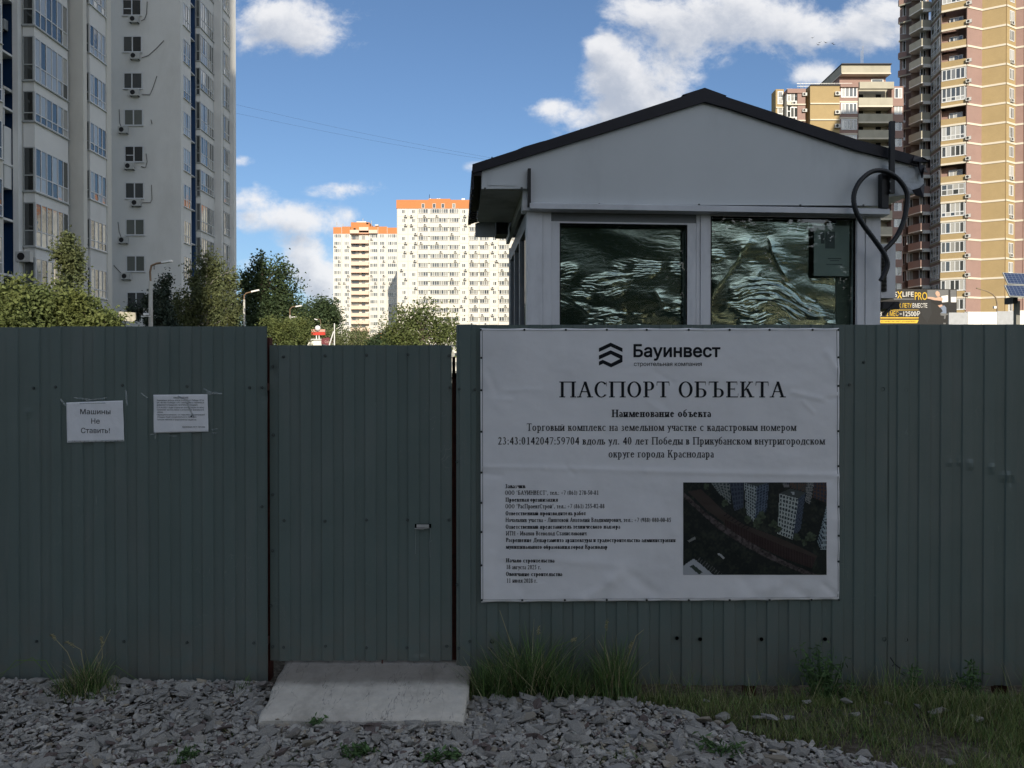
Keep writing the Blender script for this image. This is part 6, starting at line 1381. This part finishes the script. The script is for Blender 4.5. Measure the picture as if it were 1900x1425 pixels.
# signs seen over the gate
t_ = thing('roadside_sign', 'weathered white board sign on a thin post between the bushes', 'sign', (PX(235, 22), 22, 0)); b = MB(); b.slab([P(220, 578, 22), P(251, 580, 22), P(251.5, 593, 22), P(247, 597, 22), P(220, 594, 22)], (0, .04, 0)); b.build('board', mat('old_board', (.42, .4, .33), .8, var=.35, vs=8, dirt=((.2, .18, .12), .8), ds=5), t_); MB().tube([(PX(232, 22), 22.05, -.3), P(232, 596, 22)], .02, 6).build('post', m_blks, t_)
b = MB(); b.box(PX(268, 39.8), 39.7, PZ(585.5, 40), PX(276, 39.8), 39.85, PZ(581.5, 40)); b.bar(P(262, 587, 39.9), P(279, 587, 39.9), .05); tag(b.build('camera_box', m_lampw), 'small white camera box fixed to the tall pale lamp pole', 'camera')
YG = 75.
t_ = thing('shop_sign', 'red and white lettered roof sign with a pale globe on top', 'sign', (PX(590, YG), YG, 0)); m_red = mat('sign_red', (.55, .045, .03), .6); 
MB().box(PX(577.5, YG), YG, PZ(621.5, YG), PX(603, YG), YG + .3, PZ(616.5, YG)).build('lower_board', m_red, t_); MB().box(PX(577.5, YG), YG, PZ(615.8, YG), PX(603, YG), YG + .3, PZ(611, YG)).build('upper_board', mat('sign_pink', (.55, .32, .26), .6), t_)
bm = bmesh.new(); bmesh.ops.create_uvsphere(bm, u_segments=16, v_segments=10, radius=.27); me = bpy.data.meshes.new('globe'); bm.to_mesh(me); bm.free(); me.materials.append(m_lampw); put('globe', me, t_, Matrix.Translation(P(589.5, 609, YG - .1)))
for px in (587, 592): MB().tube([(PX(px, YG), YG + .15, 4.2), P(px, 622, YG + .15)], .05, 6).build('leg', m_lampw, t_)
t_ = thing('kiosk', 'low white flat roofed kiosk under the red sign', 'kiosk', (PX(588, YG + 1), YG + 1, 0)); MB().box(PX(573, YG), YG - .5, -.3, PX(602, YG), YG + 4, PZ(631, YG)).build('wall', m_wp, t_)
MB().box(PX(572, YG), YG - .7, PZ(630.9, YG), PX(603, YG), YG + 4.2, PZ(629.5, YG)).build('roof', m_lampw, t_)
t_ = thing('cafe_sign', 'pink and white speech bubble cafe sign beside the kiosk', 'sign', (PX(610, YG), YG, 0)); b = MB(); cx0, cz0 = PX(610, YG), PZ(634, YG); n = 24
b.slab([(cx0 + .56 * math.cos(2 * math.pi * i / n) * (1 + .08 * math.cos(10 * math.pi * i / n)), YG - .8, cz0 + .36 * math.sin(2 * math.pi * i / n) * (1 + .08 * math.cos(10 * math.pi * i / n))) for i in range(n)], (0, .1, 0)); b.build('board', mat('sign_maroon', (.16, .04, .05), .6), t_)
def cfp(a, c): X_, Z_ = PV(a, c, YG - .8); return np.stack([X_, np.full_like(X_, YG - .82), Z_], -1)
decal('lettering', sans_polys('Coffee', 602.5, 617, 636.5, 4.8, .03), cfp, mat('sign_rose', (.8, .5, .5), .6), t_); MB().tube([(PX(610, YG), YG - .75, -.3), (PX(610, YG), YG - .75, cz0 - .3)], .04, 6).build('post', m_lampw, t_)
tag(MB().tube([(PX(620.5, 60), 60, -.3), P(620.5, 600, 60)], .04, 6).build('flag_pole', m_lampw), 'thin pale mast in front of the lower white tower', 'mast'); tag(MB().tube([(PX(606, 62), 62, 3.6), P(619, 615, 62)], .05, 6).build('barrier_arm', m_lampw), 'pale raised barrier arm leaning beside the thin mast', 'barrier')
t_ = thing('booth_sign', 'small mint green booth with a pointed roof among the bushes', 'booth', (PX(679, YG), YG, 0)); m_mint = mat('mint', (.25, .5, .4), .6); MB().box(PX(675.5, YG), YG, -.3, PX(682.5, YG), YG + 1, PZ(633, YG)).build('wall', m_mint, t_); MB().slab([P(674.5, 633, YG - .05), P(679, 627.5, YG - .05), P(683.5, 633, YG - .05)], (0, 1.1, 0)).build('roof', m_lampw, t_)
tag(MB().slab([P(701, 619, 60), P(711.5, 618, 60), P(708, 629, 60), P(704, 630, 60)], (0, .05, 0)).build('orange_banner', mat('flag_orange', (.75, .24, .07), .7)), 'small orange flag showing above the bushes', 'flag')
# overhead wires and birds
m_wire = mat('wire', (.03, .03, .035), .7)
wr_ = thing('overhead_wires', 'pair of thin wires crossing the sky from the left tower to behind the booth', 'wires', tuple(P(438, 195, 71)))
for (a, c, a2, c2_) in ((438, 194, 1010, 310), (438, 210, 1010, 312)):
    pts_ = [P(a + (a2 - a) * t_ / 14, c + (c2_ - c) * t_ / 14 - 26 * 0 + 14 * math.sin(math.pi * t_ / 14) * .4, 71 + 0 * t_) for t_ in range(15)]; MB().tube(pts_, .006, 4).build('wire', m_wire, wr_)
for i, (px, py) in enumerate(((1508, 70), (1518, 83), (1521, 79), (1532, 79), (1545, 80), (1547, 82))):
    c = P(px, py, 120); b = MB(); s_ = .32; d_ = .1 * (1 if i % 2 else -1)
    b.slab([(-s_, 0, .12 + d_), (0, -.05, 0), (0, .1, 0)], (0, 0, -.02)); b.slab([(s_, 0, .10 - d_), (0, .1, 0), (0, -.05, 0)], (0, 0, -.02)); b.tube([(0, -.16, 0), (0, 0, .0), (0, .2, 0)], [.01, .05, .01], 6)
    tag(b.build('bird', m_blks, mw=Matrix.Translation(c)), ['tiny dark bird flying highest of the flock, at its upper left', 'tiny bird at the bottom of the flock, below the highest one', 'tiny bird just right of the lowest bird of the flock', 'tiny bird in the middle of the flock', 'tiny bird upper of the two at the right end of the flock', 'tiny bird lower of the two at the right end of the flock'][i], 'bird', 'birds flying under the cloud')

# ================================================================== TREES
def leafmat(name, c, tr=.3, isl=.45):
    def ex_(t, tc, cs):
        o = t.new('ShaderNodeTexCoord').outputs['Object']; n = t.noise(o, 1.3, 3); return t.mix(t.mr(n, .4, .65, 0, .4), cs, (c[0] * 1.5, c[1] * 1.25, c[2] * .9))
    return mat(name, c, .6, .25, var=.1, island=isl, extra=ex_, transl=tr)
m_bark = mat('bark', (.10, .085, .065), .9, var=.3, vs=8); m_birch = mat('birch_bark', (.42, .40, .36), .8, var=.2, vs=6, dirt=((.06, .05, .045), .7), ds=5)
lm_a = leafmat('leaf_green', (.125, .16, .06)); lm_b = leafmat('leaf_dark', (.05, .08, .038), .25); lm_c = leafmat('leaf_birch', (.11, .135, .065)); lm_d = leafmat('leaf_grey_green', (.15, .18, .09)); lm_e = leafmat('leaf_spruce', (.04, .06, .048), .1)
def leaves(C_, s, r, aspect=.6, droop=0.):
    n = len(C_); a = r.normal(size=(n, 3)); a[:, 2] *= .7; a[:, 2] -= droop; a /= np.linalg.norm(a, axis=1)[:, None]
    b_ = r.normal(size=(n, 3)); b_ -= a * (a * b_).sum(1)[:, None]; b_ /= np.linalg.norm(b_, axis=1)[:, None]
    ss = s * r.uniform(.6, 1.35, n)[:, None]; A_ = a * ss; B_ = b_ * ss * aspect
    nrm = np.cross(a, b_) * ss * .12
    V = np.stack([C_ - A_ * .5, C_ + B_ * .5 + nrm, C_ + A_ * .5, C_ - B_ * .5 + nrm], 1).reshape(-1, 3)
    return V, np.arange(n * 4).reshape(n, 4)
def tree(name, label, Y, blobs, n, ls, lmat, trunk, bark=m_bark, tr=.1, seed=1, droop=0., depth=1., clump=.16, cat='tree', nclump=None, group=None, limbs=14, fill=.55):
    """blobs: crown ellipsoids (px, py, rx, ry in photo px at distance Y)"""
    r = np.random.default_rng(seed); k = Y / F
    E_ = [(PX(px, Y), Y + (r.uniform(-.4, .4) * rx * k * depth), PZ(py, Y), rx * k, rx * k * depth * .8, ry * k) for px, py, rx, ry in blobs]
    tx = PX(trunk[0], Y); top = PZ(trunk[1], Y)
    t_ = thing(name, label, cat, (tx, Y, 0), group=group)
    wts = np.array([e[3] * e[5] for e in E_]); wts = wts / wts.sum(); nc = nclump or max(30, n // 55)
    idx = r.choice(len(E_), nc, p=wts); ea = np.array(E_)[idx]; d = r.normal(size=(nc, 3)); d /= np.linalg.norm(d, axis=1)[:, None]; rad = r.uniform(fill ** 3, 1, nc) ** (1 / 3) * r.uniform(.8, 1.12, nc)
    cc_ = ea[:, :3] + d * ea[:, 3:] * rad[:, None]; cc_ = cc_[cc_[:, 2] > .3]; nc = len(cc_)
    ci = r.integers(0, nc, n); size = np.mean(wts) * 0 + clump * np.mean([min(e[3], e[5]) for e in E_]) + ls
    off = r.normal(size=(n, 3)) * size * r.uniform(.5, 1.2, nc)[ci][:, None]; 
    if droop: off[:, 2] -= np.abs(r.normal(size=n)) * size * 2.2 * droop; off[:, :2] *= .6
    V, Fq = leaves(cc_[ci] + off, ls, r, droop=droop); put('crown', bigmesh('crown', V, Fq, [lmat]), t_)
    b = MB(); b.tube([(tx, Y, -.3), (tx + .02 * top, Y, top * .35), (tx - .01 * top, Y, top * .7), (tx + .0, Y, top)], [tr, tr * .8, tr * .55, tr * .2], 8)
    for i in r.choice(nc, min(limbs, nc), replace=False):
        e = Vector(cc_[i]); z0 = max(.4, min(top * .95, e.z - abs(e.x - tx) * r.uniform(.5, 1.1))); s_ = Vector((tx, Y, z0)); m_ = s_.lerp(e, .5) + Vector((0, 0, .08 * (e - s_).length))
        b.tube([s_, m_, e], [tr * .35, tr * .2, tr * .07], 5)
    b.build('trunk', bark, t_); return t_
G1 = 'leafy bushes behind the left fence'
tree('leafy_bush', 'bright green leafy bush above the left fence at the picture edge', 15, [(-50, 575, 60, 44), (10, 570, 45, 36), (35, 548, 24, 24), (30, 605, 60, 45)], 9000, .085, lm_a, (10, 560), seed=2, cat='bush', group=G1, depth=1.2)
tree('leafy_bush', 'bright green leafy bush under the slender young birch', 15.6, [(80, 580, 42, 34), (120, 578, 42, 30), (95, 610, 60, 45), (80, 548, 18, 14)], 9000, .085, lm_a, (100, 560), seed=3, cat='bush', group=G1, depth=1.2)
tree('leafy_bush', 'leafy bush thinning out to the right of the young birch, beside the white board', 15.2, [(152, 582, 34, 26), (190, 597, 24, 14), (170, 615, 46, 30), (150, 558, 14, 12)], 7000, .08, lm_a, (165, 580), seed=4, cat='bush', group=G1, depth=1.2)
tree('birch_tree', 'slender young birch with white stem rising over the bushes', 17, [(122, 448, 9, 14), (130, 475, 19, 22), (136, 505, 18, 24), (116, 480, 10, 16), (128, 530, 14, 12)], 3000, .08, lm_c, (104, 470), m_birch, .035, seed=5, fill=.2)
tree('spruce_tree', 'dark ragged evergreen beside the tall lamp pole', 45, [(305, 515, 10, 14), (302, 540, 20, 14), (292, 560, 26, 14), (305, 575, 24, 14), (285, 588, 30, 12), (300, 600, 30, 16), (252, 573, 16, 8)], 7500, .16, lm_e, (303, 508), m_bark, .14, seed=6, droop=.3, clump=.22)
tree('birch_tree', 'big drooping birch in front of the grey tower corner', 50, [(388, 485, 22, 20), (375, 510, 34, 24), (415, 515, 24, 22), (400, 545, 44, 26), (350, 560, 34, 26), (380, 590, 60, 26), (425, 575, 28, 26), (340, 595, 34, 20)], 17000, .17, lm_c, (385, 480), m_birch, .16, seed=7, droop=.7, clump=.16, limbs=24)
tree('poplar_tree', 'tall dark poplar lit on its right side behind the lamps', 80, [(487, 485, 8, 16), (487, 510, 16, 22), (520, 505, 16, 22), (465, 525, 18, 24), (500, 545, 34, 24), (545, 535, 10, 14), (480, 575, 40, 26), (530, 570, 26, 22), (452, 560, 16, 24), (500, 600, 55, 20)], 16000, .30, lm_b, (488, 478), m_bark, .3, seed=8, clump=.2, limbs=20)
G2 = 'dark wood in the distance beyond the gate'
for i, (px, py, rx, ry) in enumerate(((565, 590, 26, 26), (592, 580, 22, 22), (610, 574, 20, 18), (545, 605, 26, 22), (602, 610, 32, 26))):
    tree('distant_tree', ['rounded dark tree at the left of the distant wood', 'rounded dark tree in the middle of the distant wood', 'highest dark tree of the wood, next to the lower white tower', 'lower dark tree of the wood behind the double lamp', 'dark tree of the wood standing behind the red sign'][i], 160 + i * 4, [(px, py, rx, ry), (px - rx * .3, py + 12, rx, ry), (px + rx * .4, py + 16, rx * .8, ry)], 3600, .55, lm_b, (px, py), m_bark, .3, seed=20 + i, clump=.22, group=G2)
tree('leafy_tree', 'mid green tree showing over the gate left of the double lamp', 62, [(515, 625, 26, 26), (505, 608, 16, 16), (530, 612, 18, 16)], 6000, .17, lm_a, (515, 615), seed=31)
tree('leafy_tree', 'mid green tree over the gate between the double lamp and the kiosk', 66, [(552, 622, 22, 26), (560, 605, 14, 14), (545, 606, 12, 12)], 5000, .18, lm_a, (552, 615), seed=32)
tree('leafy_tree', 'pale green tree right behind the red sign', 90, [(608, 618, 14, 14), (600, 630, 20, 14)], 3000, .22, lm_d, (606, 620), seed=33)
tree('willow_tree', 'grey green willow with hanging branches over the gate', 66, [(655, 615, 22, 12), (670, 625, 30, 16), (640, 632, 26, 16), (690, 632, 16, 14), (660, 645, 44, 18)], 9000, .15, lm_d, (662, 620), seed=34, droop=.8, limbs=18)
tree('leafy_tree', 'airy olive green tree over the gate next to the booth', 24, [(745, 612, 34, 22), (780, 588, 26, 18), (812, 610, 34, 26), (735, 580, 12, 10), (800, 575, 14, 10), (838, 625, 18, 22), (770, 632, 60, 20), (762, 600, 20, 14), (832, 600, 12, 10)], 7500, .085, lm_a, (785, 600), seed=35, clump=.28, limbs=34, nclump=420, fill=.1)
tree('leafy_bush', 'dark olive bush low over the gate left of the airy tree', 28, [(722, 630, 22, 14), (700, 640, 22, 12), (745, 638, 24, 14)], 4500, .09, lm_b, (720, 630), seed=36, cat='bush')
# trees on the viewer's side of the road, seen only as reflections
for i, x in enumerate((3.2, 6.4, 9.6, 13.0, 16.4, 19.8)):
    Yb = -15.5 - (i % 2) * 1.2; r = np.random.default_rng(50 + i); t_ = thing('street_tree', ['dense street tree behind the viewer, first in the row', 'dense street tree behind the viewer, second in the row', 'dense street tree behind the viewer, third in the row', 'dense street tree behind the viewer, fourth in the row', 'dense street tree behind the viewer, fifth in the row', 'dense street tree behind the viewer, last in the row'][i], 'tree', (x, Yb, 0), group='street trees behind the viewer')
    d = r.normal(size=(5200, 3)); d /= np.linalg.norm(d, axis=1)[:, None]; C_ = np.array([x, Yb, 5.2]) + d * np.array([2.3, 2.0, 2.8]) * r.uniform(.55, 1.05, (5200, 1)) + r.normal(size=(5200, 3)) * .15
    V, Fq = leaves(C_, .3, r); put('crown', bigmesh('crown', V, Fq, [lm_b]), t_); MB().tube([(x, Yb, -.3), (x, Yb, 3), (x, Yb, 6)], [.17, .13, .05], 8).build('trunk', m_bark, t_)

# ================================================================== GRASS AND WEEDS IN FRONT
def grassmat(name, c): return mat(name, c, .6, .2, var=.1, island=.5, transl=.15)
gm_g = grassmat('grass_green', (.13, .21, .065)); gm_o = grassmat('grass_olive', (.20, .23, .08)); gm_d = grassmat('grass_dry', (.34, .31, .18)); gm_w = grassmat('weed_green', (.09, .16, .06))
def blades(x, y, z, h, w_, r, lean=.35, curve=.5):
    n = len(x); az = r.uniform(0, 2 * math.pi, n); ln_ = np.abs(r.normal(lean, lean * .5, n)); cv = r.uniform(.3, 1, n) * curve; wa = az + math.pi / 2 + r.normal(0, .5, n)
    rows = []
    for t_ in (0., .35, .7, 1.):
        off = h * (ln_ * t_ + cv * t_ * t_ * .6); zz_ = h * (t_ - cv * t_ * t_ * .35); c = np.stack([x + np.cos(az) * off, y + np.sin(az) * off, z + zz_], 1); ww = w_ * (1 - t_) * .5 + w_ * .06
        s_ = np.stack([np.cos(wa) * ww, np.sin(wa) * ww, np.zeros(n)], 1); rows.append((c - s_, c + s_))
    V = np.stack([p_ for rr in rows for p_ in rr], 1).reshape(-1, 3); base = (np.arange(n) * 8)[:, None]
    Fq = np.concatenate([base + np.array([[0, 1, 3, 2]]) + 2 * k for k in range(3)]); return V, Fq
def keepfront(y): return np.minimum(y, 4.235)
def scatter_grass(name, label, mats_w, n, lo, hi, dens, hr, wr_, seed, **kw):
    r = np.random.default_rng(seed); x = r.uniform(lo[0], hi[0], n); y = r.uniform(lo[1], hi[1], n); ok = r.uniform(0, 1, n) < dens(x, y); x, y = x[ok], keepfront(y[ok]); n = len(x)
    V, Fq = blades(x, y, gh(x, y) - .01, r.uniform(*hr, n) * (1 + .5 * vnoise(x, y, 3, seed, 2)), np.full(n, wr_), r, **kw)
    mi = r.choice(len(mats_w), n, p=[w_ for _, w_ in mats_w]); return tag(put(name, bigmesh(name, V, Fq, [m for m, _ in mats_w], np.tile(mi, 3))), label, None, None, 'stuff')
tag(scatter_grass('grass', 'short olive grass patch on the bare ground at the right', [(gm_g, .35), (gm_o, .5), (gm_d, .15)], 110000, (.35, 3.3), (4.5, 4.24), lambda x, y: (1 - gmask(x, y)) * np.clip(.72 + 1.0 * vnoise(x, y, 2.6, 61, 3), 0, 1), (.015, .085), .0035, 61), cat='grass')
tag(scatter_grass('grass', 'thin taller grass stems along the foot of the right fence', [(gm_g, .5), (gm_o, .3), (gm_d, .2)], 4500, (.3, 4.08), (4.4, 4.24), lambda x, y: np.clip(.5 + 1.1 * vnoise(x, y * 0, 2.2, 62, 2), 0, 1), (.06, .2), .0035, 62), cat='grass')
tag(scatter_grass('grass', 'scattered small green shoots between the stones in front', [(gm_g, .6), (gm_o, .4)], 9000, (-3, 2.9), (2.2, 3.72), lambda x, y: np.clip(2.6 * vnoise(x, y, 2.1, 66, 2) - .75, 0, 1) * (y < 3.75), (.015, .05), .004, 63, lean=.6), cat='grass')
def clump(label, px, rx, hmax, n, seed, mats_w, tall=(), ry=.05, Y=4.17, wdt=.0055, lean=.32, cat='grass clump', name='grass_clump'):
    r = np.random.default_rng(seed); cx0 = PX(px, Y); t_ = thing(name, label, cat, (cx0, Y, float(gh(cx0, Y))))
    x = cx0 + r.normal(0, rx, n); y = keepfront(Y + r.normal(0, ry, n)); hh = hmax * np.exp(-((x - cx0) / (rx * 1.6)) ** 2) * r.uniform(.3, 1, n)
    V, Fq = blades(x, y, gh(x, y) - .01, hh, np.full(n, wdt), r, lean=lean, curve=.55); mi = r.choice(len(mats_w), n, p=[w_ for _, w_ in mats_w]); V[:, 1] = np.minimum(V[:, 1], FY - .008)
    tag(put('blades', bigmesh('blades', V, Fq, [m for m, _ in mats_w], np.tile(mi, 3)), t_), kind='stuff')
    for (pts, m, hd) in tall:
        w3 = [P(a, c, Y) for a, c in pts]; MB().tube(w3, [.0022] * (len(w3) - 1) + [.0012], 5).build('stalk', m, t_)
        if hd:
            e = w3[-1]; d = (w3[-1] - w3[-2]).normalized(); hr_ = np.random.default_rng(seed + 7); nn = 40; tq = hr_.uniform(0, 1, nn); C_ = np.array(e[:]) - np.outer(tq * hd, np.array(d[:])) + hr_.normal(size=(nn, 3)) * .004
            V, Fq = leaves(C_, .016, hr_, .25); tag(put('seed_head', bigmesh('seed_head', V, Fq, [gm_d]), t_), kind='stuff')
    return t_
gw = [(gm_g, .5), (gm_w, .33), (gm_d, .17)]
clump('tall dense grass clump at the fence foot under the left of the banner', 985, .19, .46, 1900, 71, gw, [([(1000, 1290), (996, 1210), (1000, 1160)], gm_g, .05), ([(975, 1300), (950, 1200), (927, 1132)], gm_d, .0), ([(985, 1280), (1030, 1200), (1070, 1185)], gm_g, .03), ([(960, 1290), (940, 1240), (905, 1200)], gm_d, 0)])
clump('low dark grass right beside the concrete slab', 910, .1, .28, 1100, 72, gw)
clump('upright narrow grass clump with seed heads right of the tall dense clump', 1140, .075, .42, 1100, 73, gw, [([(1125, 1300), (1122, 1200), (1126, 1150)], gm_g, .06), ([(1130, 1300), (1128, 1220), (1110, 1188)], gm_d, 0), ([(1150, 1300), (1165, 1220), (1172, 1190)], gm_g, .05), ([(1140, 1290), (1180, 1180), (1195, 1168)], gm_d, 0)], lean=.16)
clump('low grass joining the two clumps under the banner', 1065, .08, .22, 800, 74, gw)
clump('dry and green grass tuft on the stones near the left fence', 155, .09, .24, 700, 75, [(gm_g, .5), (gm_w, .2), (gm_d, .3)], [([(150, 1270), (125, 1210), (95, 1177)], gm_d, .03), ([(160, 1265), (150, 1205), (122, 1190)], gm_d, .05), ([(150, 1270), (190, 1200), (205, 1168)], gm_d, .0), ([(165, 1270), (190, 1220), (188, 1180)], gm_d, .05), ([(105, 1270), (60, 1220), (0, 1250)], gm_g, 0), ([(108, 1268), (85, 1225), (30, 1225), (-5, 1262)], gm_g, 0), ([(170, 1262), (215, 1235), (255, 1262)], gm_g, 0)], Y=4.12, lean=.3)
clump('small green shoots at the right end of the left fence', 450, .03, .12, 40, 76, [(gm_g, 1.)], Y=4.18)
def weed(label, px, w_, h, n, seed, Y=4.15, name='weed'):
    r = np.random.default_rng(seed); x0 = PX(px, Y); z0 = float(gh(x0, Y)); t_ = thing(name, label, 'weed', (x0, Y, z0)); b = MB(); C_ = []
    for i in range(n):
        a = r.uniform(-1, 1); top = Vector((x0 + a * w_, min(Y + r.normal(0, .03), 4.23), z0 + h * r.uniform(.5, 1))); p0 = Vector((x0 + a * w_ * .2, Y, z0 - .02)); md_ = p0.lerp(top, .5) + Vector((a * w_ * .1, 0, .02)); b.tube([p0, md_, top], [.003, .0022, .0012], 5)
        for k in range(16): t__ = r.uniform(.15, 1); c = (p0.lerp(md_, t__ * 2) if t__ < .5 else md_.lerp(top, t__ * 2 - 1)); C_.append([c.x + r.normal(0, .02), min(c.y + r.normal(0, .015), 4.24), c.z + r.normal(0, .012)])
    b.build('stem', gm_w, t_); V, Fq = leaves(np.array(C_), .034, r, .35); V[:, 1] = np.minimum(V[:, 1], FY - .008); put('leaves', bigmesh('leaves', V, Fq, [gm_w]), t_)
weed('branching leafy weed against the fence just right of the banner corner', 1530, .13, .34, 26, 81); weed('low jagged leaved weed right of the branching weed', 1575, .09, .12, 8, 82)
weed('thin upright weed beside the dark twig near the right fence foot', 1702, .03, .30, 4, 83); weed('loose green weed near the right end of the fence', 1760, .12, .17, 9, 84); weed('upright dark weed at the right end of the fence', 1806, .035, .26, 7, 85)
weed('short weed with narrow leaves at the slab front edge', 590, .02, .06, 4, 86, Y=3.74); weed('low green weed on the stones at the bottom right', 1130 + 210, .10, .06, 9, 87, Y=3.52); weed('small green weed on the stones below the slab', 655, .09, .055, 9, 88, Y=3.48); weed('tiny weed on the stones left of the slab', 350, .05, .04, 6, 89, Y=3.47)
weed('bushy low weed on the stones at the bottom middle', 820, .07, .05, 8, 90, Y=3.45)
b = MB(); b.tube([P(1652, 1220, 4.2), P(1660, 1232, 4.2), P(1670, 1240, 4.2), P(1668, 1250, 4.2)], .003, 6); b.tube([P(1660, 1232, 4.2), P(1655, 1236, 4.2)], .002, 5); tag(b.build('twig', m_blk), 'short dark crooked twig hanging on the fence foot right of the middle', 'twig')
